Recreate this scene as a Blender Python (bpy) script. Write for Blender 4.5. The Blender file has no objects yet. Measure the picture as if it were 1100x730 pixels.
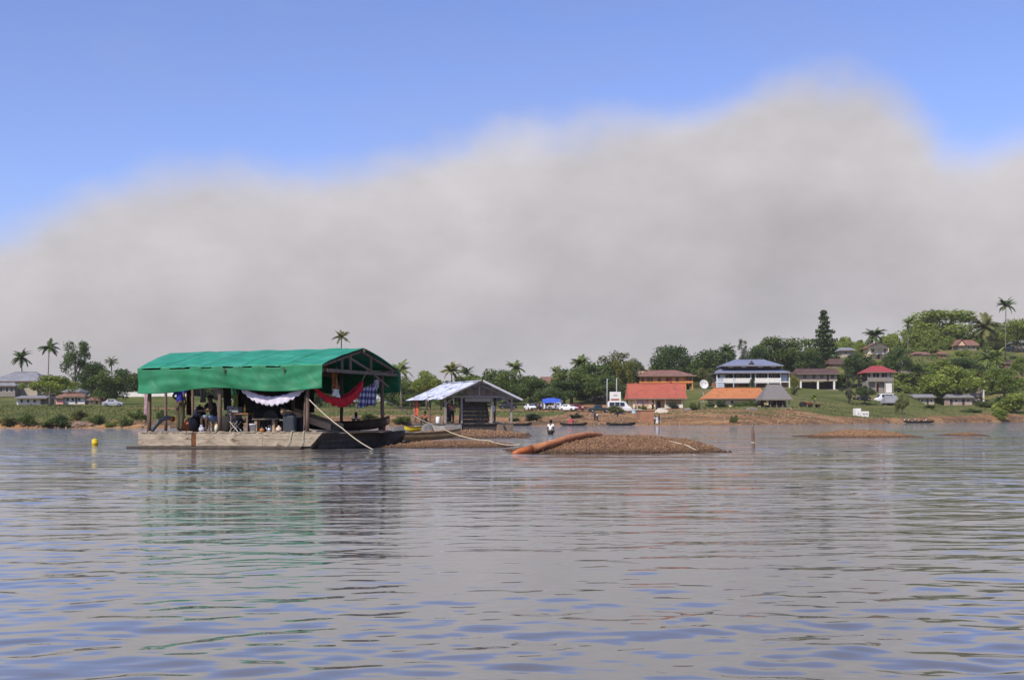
import bpy, bmesh, math, random
import numpy as np
from mathutils import Vector, Matrix, noise as mnoise

random.seed(7)
RNG = np.random.default_rng(7)
SC = bpy.context.scene
COL = SC.collection
PI = math.pi

# ------------------------------------------------------------------ camera
F, PX0, PY0, CH, ROLL = 1400.0, 550.0, 451.5, 0.9, 0.0036
cam_d = bpy.data.cameras.new('camera')
cam = bpy.data.objects.new('camera', cam_d)
COL.objects.link(cam)
cam.location = (0, 0, CH)
cam.rotation_euler = (PI / 2, ROLL, 0)
cam_d.sensor_width = 36.0
cam_d.lens = 36.0 * F / 1100.0
cam_d.shift_y = (PY0 - 365.0) / 1100.0
cam_d.clip_start = 0.1
cam_d.clip_end = 9000
SC.camera = cam

# ------------------------------------------------------------------ sky and sun
SUN_AZ, SUN_EL = math.radians(216), math.radians(47)      # azimuth from +Y towards +X
world = bpy.data.worlds.new('World')
SC.world = world
world.use_nodes = True
wn, wl = world.node_tree.nodes, world.node_tree.links
wn.clear()


def wnode(kind, **kw):
    n = wn.new(kind)
    for k, v in kw.items():
        setattr(n, k, v)
    return n


def wmath(op, a, b=None, c=None, clamp=False):
    n = wn.new('ShaderNodeMath')
    n.operation = op
    n.use_clamp = clamp
    for i, v in enumerate((a, b, c)):
        if v is None:
            continue
        if isinstance(v, (int, float)):
            n.inputs[i].default_value = v
        else:
            wl.new(v, n.inputs[i])
    return n.outputs[0]


sky = wnode('ShaderNodeTexSky', sky_type='NISHITA')
sky.sun_disc = False
sky.sun_elevation = SUN_EL
sky.sun_rotation = SUN_AZ
sky.altitude = 100
sky.air_density = 1.0
sky.dust_density = 0.4
sky.ozone_density = 4.0
tc = wnode('ShaderNodeTexCoord')
sep = wnode('ShaderNodeSeparateXYZ')
wl.new(tc.outputs['Generated'], sep.inputs[0])
wx, wy, wz = sep.outputs
az = wmath('ARCTAN2', wx, wy)
hyp = wmath('SQRT', wmath('ADD', wmath('MULTIPLY', wx, wx), wmath('MULTIPLY', wy, wy)))
elev = wmath('DIVIDE', wz, wmath('MAXIMUM', hyp, 1e-4))
# outline of the cloud bank: bearing -> height of its top edge
ramp = wnode('ShaderNodeValToRGB')
ramp.color_ramp.interpolation = 'B_SPLINE'
EDGE = [(-250, 235), (-120, 262), (0, 248), (60, 216), (130, 196), (200, 182), (300, 180), (385, 182), (435, 168), (480, 148),
        (560, 136), (640, 128), (700, 130), (755, 128), (790, 110), (820, 90), (880, 78), (940, 86), (975, 106),
        (1000, 136), (1022, 156), (1060, 162), (1110, 142), (1230, 150), (1350, 190)]
el = ramp.color_ramp.elements
while len(el) < len(EDGE):
    el.new(0.5)
for e, (px, py) in zip(el, EDGE):
    a = math.atan((px - PX0) / F)
    e.position = (a + 0.62) / 1.24
    v = (PY0 - py) / F * math.cos(a) * 2.5
    e.color = (v, v, v, 1)
wl.new(wmath('DIVIDE', wmath('ADD', az, 0.62), 1.24, clamp=True), ramp.inputs[0])
top = wmath('DIVIDE', ramp.outputs[0], 2.5)


def wnoise(scale, detail, rough, sx=1.0, sz=1.0, off=0.0):
    mp = wnode('ShaderNodeMapping')
    mp.inputs['Scale'].default_value = (sx, sx, sz)
    mp.inputs['Location'].default_value = (off, off * 0.7, off * 0.3)
    wl.new(tc.outputs['Generated'], mp.inputs[0])
    n = wnode('ShaderNodeTexNoise')
    n.inputs['Scale'].default_value = scale
    n.inputs['Detail'].default_value = detail
    n.inputs['Roughness'].default_value = rough
    wl.new(mp.outputs[0], n.inputs['Vector'])
    return n.outputs['Fac']


n1 = wmath('SUBTRACT', wnoise(22, 6, 0.55, 1, 1.2), 0.5)
n2 = wmath('SUBTRACT', wnoise(7, 3, 0.5, 1, 1.3, 3.1), 0.5)
edge = wmath('ADD', wmath('SUBTRACT', top, elev), wmath('ADD', wmath('MULTIPLY', n1, 0.030), wmath('MULTIPLY', n2, 0.035)))
mr = wnode('ShaderNodeMapRange', interpolation_type='SMOOTHSTEP')
mr.inputs['From Min'].default_value = -0.020
mr.inputs['From Max'].default_value = 0.024
wl.new(edge, mr.inputs['Value'])
mask = mr.outputs[0]
# body of the cloud: pale warm grey on top, a little darker and more violet below, soft mottling
depth = wnode('ShaderNodeMapRange')
depth.inputs['From Min'].default_value = 0.0
depth.inputs['From Max'].default_value = 0.22
wl.new(edge, depth.inputs['Value'])
cr = wnode('ShaderNodeValToRGB')
cr.color_ramp.interpolation = 'EASE'
CL = [(0.0, (0.620, 0.612, 0.680)), (0.16, (0.605, 0.580, 0.600)), (0.45, (0.535, 0.510, 0.525)), (0.75, (0.495, 0.474, 0.497)), (1.0, (0.590, 0.570, 0.598))]
while len(cr.color_ramp.elements) < len(CL):
    cr.color_ramp.elements.new(0.5)
for e, (p, c) in zip(cr.color_ramp.elements, CL):
    e.position = p
    e.color = (*c, 1)
wl.new(depth.outputs[0], cr.inputs[0])
mott = wmath('ADD', wmath('MULTIPLY', wmath('SUBTRACT', wnoise(5, 5, 0.55, 1, 2.2, 1.7), 0.5), 0.40), 1.0)
# smaller billows
mott = wmath('ADD', mott, wmath('MULTIPLY', wmath('SUBTRACT', wnoise(12, 7, 0.55, 1, 1.5, 5.5), 0.5), 0.42))
mott2 = wmath('MULTIPLY', mott, 10.0)
cm = wnode('ShaderNodeVectorMath', operation='SCALE')
wl.new(cr.outputs[0], cm.inputs[0])
wl.new(mott2, cm.inputs['Scale'])
tint = wnode('ShaderNodeVectorMath', operation='MULTIPLY')
tint.inputs[1].default_value = (1.46, 1.33, 1.72)
wl.new(sky.outputs[0], tint.inputs[0])
# thin veil high up
veil = wmath('MULTIPLY', wmath('SUBTRACT', wnoise(4, 4, 0.6, 1, 3.0, 8.2), 0.46, clamp=True), 0.7)
vm = wnode('ShaderNodeMix', data_type='RGBA')
wl.new(veil, vm.inputs['Factor'])
wl.new(tint.outputs[0], vm.inputs['A'])
vm.inputs['B'].default_value = (4.2, 4.3, 5.4, 1)
mx = wnode('ShaderNodeMix', data_type='RGBA')
wl.new(mask, mx.inputs['Factor'])
wl.new(vm.outputs['Result'], mx.inputs['A'])
wl.new(cm.outputs[0], mx.inputs['B'])
bg = wnode('ShaderNodeBackground')
bg.inputs['Strength'].default_value = 0.1
wl.new(mx.outputs['Result'], bg.inputs['Color'])
wout = wnode('ShaderNodeOutputWorld')
wl.new(bg.outputs[0], wout.inputs[0])

sun_d = bpy.data.lights.new('sun', 'SUN')
sun_d.energy = 4.8
sun_d.angle = math.radians(0.6)
sun_d.color = (1.0, 0.93, 0.82)
sun = bpy.data.objects.new('sun', sun_d)
COL.objects.link(sun)
sv = Vector((math.sin(SUN_AZ) * math.cos(SUN_EL), math.cos(SUN_AZ) * math.cos(SUN_EL), math.sin(SUN_EL)))
sun.rotation_euler = sv.to_track_quat('Z', 'Y').to_euler()
sun.location = (-30, -30, 40)

SC.view_settings.view_transform = 'Standard'
SC.view_settings.look = 'None'
SC.view_settings.exposure = 0.0
SC.view_settings.gamma = 1.0
SC.view_settings.use_curve_mapping = False
SC.render.engine = 'CYCLES'
SC.cycles.max_bounces = 6
SC.cycles.use_denoising = True


# ------------------------------------------------------------------ helpers
def y0(px):
    return PY0 - ROLL * (px - PX0)


def at(px, py, D):
    a, b = (px - PX0) / F, (PY0 - py) / F
    cr_, sr = math.cos(ROLL), math.sin(ROLL)
    return Vector((D * (a * cr_ + b * sr), D, CH + D * (-a * sr + b * cr_)))


def srgb(r, g, b):
    def f(v):
        v /= 255.0
        return v / 12.92 if v <= 0.04045 else ((v + 0.055) / 1.055) ** 2.4
    return (f(r), f(g), f(b))


MATS = {}


def mat(name, col, rough=0.8, var=0.22, scale=3.0, bump=0.0, bscale=20.0, spec=0.3, metal=0.0, stretch=(1, 1, 1), wave=None, stain=None, trans=0.0):
    """procedural material: base colour broken up by two noises; optional relief, corrugation, stains"""
    if name in MATS:
        return MATS[name]
    m = bpy.data.materials.new(name)
    m.use_nodes = True
    nt = m.node_tree
    N, L = nt.nodes, nt.links
    p = N['Principled BSDF']
    p.inputs['Roughness'].default_value = rough
    p.inputs['Specular IOR Level'].default_value = spec
    p.inputs['Metallic'].default_value = metal
    t = N.new('ShaderNodeTexCoord')
    mp = N.new('ShaderNodeMapping')
    mp.inputs['Scale'].default_value = stretch
    L.new(t.outputs['Object'], mp.inputs[0])
    n = N.new('ShaderNodeTexNoise')
    n.inputs['Scale'].default_value = scale
    n.inputs['Detail'].default_value = 6
    n.inputs['Roughness'].default_value = 0.65
    L.new(mp.outputs[0], n.inputs['Vector'])
    r = N.new('ShaderNodeValToRGB')
    r.color_ramp.elements[0].position = 0.3
    r.color_ramp.elements[1].position = 0.7
    r.color_ramp.elements[0].color = (*[max(0.0, c * (1 - var)) for c in col], 1)
    r.color_ramp.elements[1].color = (*[min(1.0, c * (1 + var)) for c in col], 1)
    L.new(n.outputs['Fac'], r.inputs[0])
    out = r.outputs[0]
    if stain:
        scol, sscale, thr = stain
        sn = N.new('ShaderNodeTexNoise')
        sn.inputs['Scale'].default_value = sscale
        sn.inputs['Detail'].default_value = 7
        sn.inputs['Roughness'].default_value = 0.7
        L.new(mp.outputs[0], sn.inputs['Vector'])
        sr = N.new('ShaderNodeMapRange')
        sr.inputs['From Min'].default_value = thr
        sr.inputs['From Max'].default_value = thr + 0.12
        L.new(sn.outputs['Fac'], sr.inputs['Value'])
        sm = N.new('ShaderNodeMix')
        sm.data_type = 'RGBA'
        L.new(sr.outputs[0], sm.inputs['Factor'])
        L.new(out, sm.inputs['A'])
        sm.inputs['B'].default_value = (*scol, 1)
        out = sm.outputs['Result']
    L.new(out, p.inputs['Base Color'])
    if wave:
        w = N.new('ShaderNodeTexWave')
        w.inputs['Scale'].default_value = wave
        w.bands_direction = 'X'
        L.new(t.outputs['Object'], w.inputs['Vector'])
        b = N.new('ShaderNodeBump')
        b.inputs['Strength'].default_value = 0.7
        b.inputs['Distance'].default_value = 0.05
        L.new(w.outputs['Fac'], b.inputs['Height'])
        L.new(b.outputs[0], p.inputs['Normal'])
    elif bump:
        bn = N.new('ShaderNodeTexNoise')
        bn.inputs['Scale'].default_value = bscale
        bn.inputs['Detail'].default_value = 5
        L.new(mp.outputs[0], bn.inputs['Vector'])
        b = N.new('ShaderNodeBump')
        b.inputs['Strength'].default_value = bump
        b.inputs['Distance'].default_value = 0.02
        L.new(bn.outputs['Fac'], b.inputs['Height'])
        L.new(b.outputs[0], p.inputs['Normal'])
    if trans:
        p.inputs['Transmission Weight'].default_value = 0
        tr = N.new('ShaderNodeBsdfTranslucent')
        L.new(out, tr.inputs['Color'])
        ms = N.new('ShaderNodeMixShader')
        ms.inputs[0].default_value = trans
        L.new(p.outputs[0], ms.inputs[1])
        L.new(tr.outputs[0], ms.inputs[2])
        L.new(ms.outputs[0], N['Material Output'].inputs['Surface'])
    MATS[name] = m
    return m


class MB:
    def __init__(s):
        s.v, s.f = [], []

    def add(s, vs, fs):
        o = len(s.v)
        s.v += [tuple(v) for v in vs]
        s.f += [tuple(i + o for i in f) for f in fs]
        return s

    def box(s, x0, x1, yy0, y1, z0, z1):
        vs = [(x, y, z) for z in (z0, z1) for y in (yy0, y1) for x in (x0, x1)]
        return s.add(vs, [(0, 2, 3, 1), (4, 5, 7, 6), (0, 1, 5, 4), (2, 6, 7, 3), (0, 4, 6, 2), (1, 3, 7, 5)])

    def beam(s, p, q, w, h=None, jit=0.0):
        p, q = Vector(p), Vector(q)
        h = h or w
        d = (q - p).normalized()
        up = Vector((0, 0, 1)) if abs(d.z) < 0.9 else Vector((0, 1, 0))
        a = d.cross(up).normalized()
        b = a.cross(d).normalized()
        vs = []
        for c in (p, q):
            for sa, sb in ((-1, -1), (1, -1), (1, 1), (-1, 1)):
                vs.append(c + a * sa * w / 2 + b * sb * h / 2)
        return s.add(vs, [(0, 1, 2, 3), (7, 6, 5, 4), (0, 4, 5, 1), (1, 5, 6, 2), (2, 6, 7, 3), (3, 7, 4, 0)])

    def tube(s, pts, rad, n=8, cap=True):
        pts = [Vector(p) for p in pts]
        if isinstance(rad, (int, float)):
            rad = [rad] * len(pts)
        vs, fs = [], []
        prev = None
        for i, p in enumerate(pts):
            d = (pts[min(i + 1, len(pts) - 1)] - pts[max(i - 1, 0)]).normalized()
            if prev is None:
                up = Vector((0, 0, 1)) if abs(d.z) < 0.9 else Vector((1, 0, 0))
                a = d.cross(up).normalized()
            else:
                a = (prev - d * prev.dot(d)).normalized()
            prev = a
            b = d.cross(a)
            for k in range(n):
                t = 2 * PI * k / n
                vs.append(p + (a * math.cos(t) + b * math.sin(t)) * rad[i])
        for i in range(len(pts) - 1):
            for k in range(n):
                k2 = (k + 1) % n
                fs.append((i * n + k, i * n + k2, (i + 1) * n + k2, (i + 1) * n + k))
        if cap:
            fs.append(tuple(range(n - 1, -1, -1)))
            fs.append(tuple((len(pts) - 1) * n + k for k in range(n)))
        return s.add(vs, fs)

    def lathe(s, prof, n=14, c=(0, 0, 0)):
        """profile of (radius, z) turned round z"""
        vs, fs = [], []
        for r, z in prof:
            for k in range(n):
                t = 2 * PI * k / n
                vs.append((c[0] + r * math.cos(t), c[1] + r * math.sin(t), c[2] + z))
        for i in range(len(prof) - 1):
            for k in range(n):
                k2 = (k + 1) % n
                fs.append((i * n + k, i * n + k2, (i + 1) * n + k2, (i + 1) * n + k))
        fs.append(tuple(range(n - 1, -1, -1)))
        fs.append(tuple((len(prof) - 1) * n + k for k in range(n)))
        return s.add(vs, fs)

    def grid(s, fn, nu, nv, skip=None):
        vs = [fn(i / nu, j / nv) for j in range(nv + 1) for i in range(nu + 1)]
        fs = []
        for j in range(nv):
            for i in range(nu):
                if skip and skip(i / nu, j):
                    continue
                a = j * (nu + 1) + i
                fs.append((a, a + 1, a + nu + 2, a + nu + 1))
        return s.add(vs, fs)

    def build(s, name, m, parent=None, smooth=False, solid=0.0, bevel=0.0):
        me = bpy.data.meshes.new(name)
        me.from_pydata(s.v, [], s.f)
        me.update()
        if smooth:
            me.polygons.foreach_set('use_smooth', [True] * len(me.polygons))
        if m:
            me.materials.append(m)
        o = bpy.data.objects.new(name, me)
        COL.objects.link(o)
        if parent:
            o.parent = parent
        if solid:
            md = o.modifiers.new('thickness', 'SOLIDIFY')
            md.thickness = solid
            md.offset = 0
        if bevel:
            md = o.modifiers.new('edges', 'BEVEL')
            md.width = bevel
            md.segments = 1
        return o


def npmesh(name, v, f, m, parent=None, smooth=False):
    """fast mesh from numpy arrays; f is (n,3) or (n,4)"""
    me = bpy.data.meshes.new(name)
    v = np.asarray(v, dtype=np.float32)
    f = np.asarray(f, dtype=np.int32)
    k = f.shape[1]
    me.vertices.add(len(v))
    me.vertices.foreach_set('co', v.ravel())
    me.loops.add(len(f) * k)
    me.loops.foreach_set('vertex_index', f.ravel())
    me.polygons.add(len(f))
    me.polygons.foreach_set('loop_start', np.arange(0, len(f) * k, k, dtype=np.int32))
    if smooth:
        me.polygons.foreach_set('use_smooth', np.ones(len(f), dtype=bool))
    me.update(calc_edges=True)
    if m:
        me.materials.append(m)
    if name is None:
        return me
    o = bpy.data.objects.new(name, me)
    COL.objects.link(o)
    if parent:
        o.parent = parent
    return o


def tag(o, label, cat, group=None, kind=None):
    o['label'] = label
    if cat:
        o['category'] = cat
    if group:
        o['group'] = group
    if kind:
        o['kind'] = kind
    return o


def thing(name, label, cat, loc=(0, 0, 0), rz=0.0, group=None):
    o = bpy.data.objects.new(name, None)
    o.empty_display_size = 0.3
    COL.objects.link(o)
    o.location = loc
    o.rotation_euler = (0, 0, rz)
    return tag(o, label, cat, group)


def fbm(x, y, s=1.0, o=3):
    v, a, t = 0.0, 1.0, 0.0
    for i in range(o):
        v += a * mnoise.noise((x * s, y * s, 3.3 + i * 5.1))
        t += a
        a *= 0.5
        s *= 2.1
    return v / t

# ------------------------------------------------------------------ where the ground lies
SH_PX = [-700, 0, 150, 300, 450, 600, 700, 800, 900, 1000, 1090, 1800]
SH_D = [230, 195, 192, 215, 240, 222, 228, 223, 272, 315, 360, 420]


def shore(px):
    return float(np.interp(px, SH_PX, SH_D))


COLS = [
    (0, [(-15, -1.5), (0, 0), (2, .9), (8, 1.6), (80, 4.7), (125, 7), (200, 9), (400, 12)]),
    (150, [(-15, -1.5), (0, 0), (3, .9), (10, 1.5), (80, 4.3), (125, 6), (200, 8), (400, 11)]),
    (300, [(-15, -1.5), (0, 0), (3, 1.0), (30, 2.0), (60, 3.2), (100, 4), (200, 6), (400, 10)]),
    (450, [(-15, -1.2), (0, 0), (6, .9), (20, 1.8), (55, 3.2), (100, 4.2), (200, 7), (400, 10)]),
    (600, [(-15, -1.0), (0, 0), (5, .7), (25, 1.5), (60, 3.0), (110, 5.0), (200, 8), (400, 12)]),
    (680, [(-15, -1.0), (0, 0), (8, .6), (40, 2.0), (75, 3.3), (115, 5.5), (160, 8.5), (250, 12), (400, 15)]),
    (760, [(-15, -1.0), (0, 0), (6, .7), (40, 2.6), (65, 3.5), (90, 4.2), (125, 8.5), (165, 10.7), (230, 14), (400, 16)]),
    (850, [(-15, -1.0), (0, 0), (8, .8), (50, 3.0), (100, 6.5), (150, 10), (220, 17), (400, 24)]),
    (930, [(-15, -1.2), (0, 0), (5, .9), (60, 4.3), (80, 6.4), (110, 10), (190, 23), (280, 30), (400, 32)]),
    (1010, [(-15, -1.5), (0, 0), (3, 1.0), (30, 2.4), (65, 3.9), (92, 5.2), (118, 13), (170, 24), (210, 30), (300, 36), (400, 37)]),
    (1090, [(-15, -1.5), (0, 0), (4, 1.4), (40, 5), (120, 15), (190, 32), (240, 38), (400, 40)]),
]
CPX = [c[0] for c in COLS]

# building plots: name -> (px centre, base y, distance, half width px, depth m)
PLOT = {
    'grey_roof': (20, 426, 320, 24, 9), 'shed_l': (34, 435, 275, 17, 5), 'pink': (76, 434, 285, 15, 7), 'cabin': (101, 434.5, 285, 6, 5),
    'longwall': (165, 425.5, 305, 40, 1), 'brown_roof': (590, 416, 380, 11, 9),
    'red': (706.5, 438.5, 295, 31, 8), 'orange': (716, 419, 350, 31, 10), 'cream_c': (689, 412, 385, 9, 8), 'blue': (809, 416.5, 390, 41, 12),
    'low': (790, 437.5, 312, 34, 9), 'thatch': (835, 438, 300, 16, 8), 'stilt': (879, 418.5, 400, 23, 8), 'smallred': (899, 394, 430, 8, 6),
    'cream_hill': (942, 386, 480, 13, 9), 'cream_hill2': (910, 384, 470, 8, 7), 'red2': (946, 422, 380, 16, 8), 'shed_g': (958, 435.5, 350, 8, 4),
    'pale': (973, 401, 440, 7, 6), 'sheds1': (989, 435.5, 400, 15, 5), 'sheds2': (1035, 435.5, 405, 17, 5), 'gablegrey': (1051, 431, 418, 8, 6),
    'pinkhill': (991, 386.5, 500, 9, 7), 'orangehill': (1013, 386, 505, 4, 6), 'gablehill': (1038, 376, 530, 11, 9),
    'r1': (1084, 380, 540, 8, 6), 'r2': (1089, 396, 500, 8, 6), 'r3': (1096, 412, 470, 8, 6), 'r4': (1096, 374, 545, 7, 6),
}
PADS = []
for k, (px, yb, D, hw, dep) in PLOT.items():
    p = at(px, yb, D)
    PADS.append((p.x, D + dep / 2, max(hw * D / F, 2), dep / 2, p.z))


def ground(x, y):
    px = PX0 + F * x / max(y, 1)
    t = y - shore(px)
    pc = min(max(px, CPX[0]), CPX[-1] - 0.01)
    i = max(0, min(len(CPX) - 2, int(np.searchsorted(CPX, pc, side='right')) - 1))
    u = (pc - CPX[i]) / (CPX[i + 1] - CPX[i])
    u = u * u * (3 - 2 * u)

    def prof(c):
        return float(np.interp(t, [q[0] for q in c], [q[1] for q in c]))
    z = prof(COLS[i][1]) * (1 - u) + prof(COLS[i + 1][1]) * u
    if t > 2:
        z += 0.35 * fbm(x, y, 0.05, 3) * min(1, t / 20) + 0.12 * fbm(x, y, 0.4, 2) * min(1, t / 6)
    elif t > -6:
        z += 0.25 * fbm(x, y, 0.16, 3)
    if 0 < t < 26:
        z += (0.38 * fbm(x, y * 1.5, 0.33, 4) + .15 * abs(fbm(x * 1.6, y, .8, 2))) * math.sin(PI * t / 26) ** .6
    ws = wz_ = 0.0
    for (cx, cy, hx, hy, cz) in PADS:
        dx, dy = max(0, abs(x - cx) - hx - 1), max(0, abs(y - cy) - hy - 1)
        d2 = dx * dx + dy * dy
        if d2 < 400:
            w = math.exp(-d2 / 40.0)
            ws += w
            wz_ += w * cz
    if ws > 1e-4:
        k = min(1, ws)
        z = z * (1 - k) + k * wz_ / ws
    return z


def ground_hit(px, py, dmin=None):
    """where the line of sight through a pixel meets the bank"""
    d = (dmin or shore(px) - 8)
    while d < 640:
        p = at(px, py, d)
        if p.z <= max(ground(p.x, p.y), 0.0):
            return Vector((p.x, p.y, max(ground(p.x, p.y), 0)))
        d += 1.0
    p = at(px, py, 300)
    return Vector((p.x, p.y, ground(p.x, p.y)))


def on_ground(px, D):
    x = (px - PX0) / F * D
    return Vector((x, D, ground(x, D)))


# soil share over (bearing, distance from the water)
SOIL_PX = [-100, 100, 200, 300, 430, 520, 590, 625, 700, 760, 850, 890, 930, 980, 1010, 1080, 1110]
SOIL_W = [3.5, 3.5, 7, 20, 24, 24, 30, 62, 56, 58, 46, 22, 8, 8, 14, 15, 4]


def soil(px, t, x, y):
    w = float(np.interp(px, SOIL_PX, SOIL_W))
    n = fbm(x, y, 0.045, 4)
    s = 1 / (1 + math.exp(-(w * (1 + 0.5 * n) - t) / 3.0))
    # dirt road behind the grass strip, left of the landing
    if 150 < px < 640:
        c = 62 + 14 * fbm(x * 0.3, 0, 0.05, 2)
        s = max(s, 0.95 * math.exp(-((t - c) / 9.0) ** 2))
    # the track going up between the cars
    if 600 < px < 700:
        s = max(s, math.exp(-(((px - 640 + (t - 70) * 0.25) / 30.0) ** 2)) * (1 if t < 118 else 0))
    if 690 < px < 900 and 8 < t < 62:
        g = fbm(x * 0.25, y * 1.6, 0.09, 3)
        s = min(s, 1 - 0.8 * max(0, min(1, (g - 0.02) * 5)))
    return s


def make_terrain():
    us = np.concatenate([np.linspace(-700, -60, 26), np.linspace(-40, 1140, 296), np.linspace(1170, 1800, 26)])
    ts = np.concatenate([[-15, -10, -6, -4, -2.5], np.linspace(-1.5, 12, 16), np.linspace(13.5, 90, 40), np.linspace(94, 300, 44), [320, 360, 420, 600, 1000]])
    V, S = [], []
    for t in ts:
        for u in us:
            d = shore(u) + t
            x = (u - PX0) / F * d
            if t <= 300:
                V.append((x, d, ground(x, d)))
                S.append(soil(u, t, x, d))
            else:
                V.append((x, d, max(2.0, ground(x, shore(u) + 300) * max(0.2, 1 - (t - 300) / 800))))
                S.append(0.0)
    nu = len(us)
    i, j = np.meshgrid(np.arange(nu - 1), np.arange(len(ts) - 1))
    a = (j * nu + i).ravel()
    Fc = np.stack([a, a + 1, a + nu + 1, a + nu], 1)
    m = bpy.data.materials.new('bank_soil_and_grass')
    m.use_nodes = True
    N, L = m.node_tree.nodes, m.node_tree.links
    p = N['Principled BSDF']
    p.inputs['Roughness'].default_value = 0.95
    p.inputs['Specular IOR Level'].default_value = 0.1
    att = N.new('ShaderNodeAttribute')
    att.attribute_name = 'soil'
    t = N.new('ShaderNodeTexCoord')

    def nz(s, d, st=(1, 1, 1)):
        mp = N.new('ShaderNodeMapping')
        mp.inputs['Scale'].default_value = st
        L.new(t.outputs['Object'], mp.inputs[0])
        n = N.new('ShaderNodeTexNoise')
        n.inputs['Scale'].default_value = s
        n.inputs['Detail'].default_value = d
        n.inputs['Roughness'].default_value = 0.65
        L.new(mp.outputs[0], n.inputs['Vector'])
        return n.outputs['Fac']

    def rampn(src, stops):
        r = N.new('ShaderNodeValToRGB')
        while len(r.color_ramp.elements) < len(stops):
            r.color_ramp.elements.new(.5)
        for e, (q, c) in zip(r.color_ramp.elements, stops):
            e.position = q
            e.color = (*c, 1)
        L.new(src, r.inputs[0])
        return r.outputs[0]
    soilc = rampn(nz(0.22, 12, (0.5, 1, 1.6)), [(.34, (.085, .058, .036)), (.43, (.160, .098, .054)), (.50, (.225, .122, .058)), (.56, (.33, .175, .075)), (.62, (.34, .225, .115)), (.70, (.20, .15, .09))])
    grass = rampn(nz(0.11, 8, (0.4, 1, 1)), [(.30, (.040, .052, .018)), (.42, (.075, .090, .026)), (.52, (.115, .125, .036)), (.60, (.160, .140, .055)), (.70, (.20, .135, .065))])
    add = N.new('ShaderNodeMath')
    add.operation = 'ADD'
    L.new(att.outputs['Fac'], add.inputs[0])
    s2 = N.new('ShaderNodeMath')
    s2.operation = 'MULTIPLY_ADD'
    L.new(nz(0.7, 6), s2.inputs[0])
    s2.inputs[1].default_value = 0.9
    s2.inputs[2].default_value = -0.45
    L.new(s2.outputs[0], add.inputs[1])
    mr = N.new('ShaderNodeMapRange')
    mr.inputs['From Min'].default_value = .38
    mr.inputs['From Max'].default_value = .62
    L.new(add.outputs[0], mr.inputs['Value'])
    mx = N.new('ShaderNodeMix')
    mx.data_type = 'RGBA'
    L.new(mr.outputs[0], mx.inputs['Factor'])
    L.new(grass, mx.inputs['A'])
    L.new(soilc, mx.inputs['B'])
    L.new(mx.outputs['Result'], p.inputs['Base Color'])
    b = N.new('ShaderNodeBump')
    b.inputs['Strength'].default_value = 0.8
    b.inputs['Distance'].default_value = 0.25
    L.new(nz(0.9, 8), b.inputs['Height'])
    L.new(b.outputs[0], p.inputs['Normal'])
    o = npmesh('terrain', V, Fc, m, smooth=True)
    a = o.data.attributes.new('soil', 'FLOAT', 'POINT')
    a.data.foreach_set('value', np.array(S, dtype=np.float32))
    tag(o, 'grassy river bank with orange laterite soil rising to the village', None, kind='structure')


make_terrain()


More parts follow.
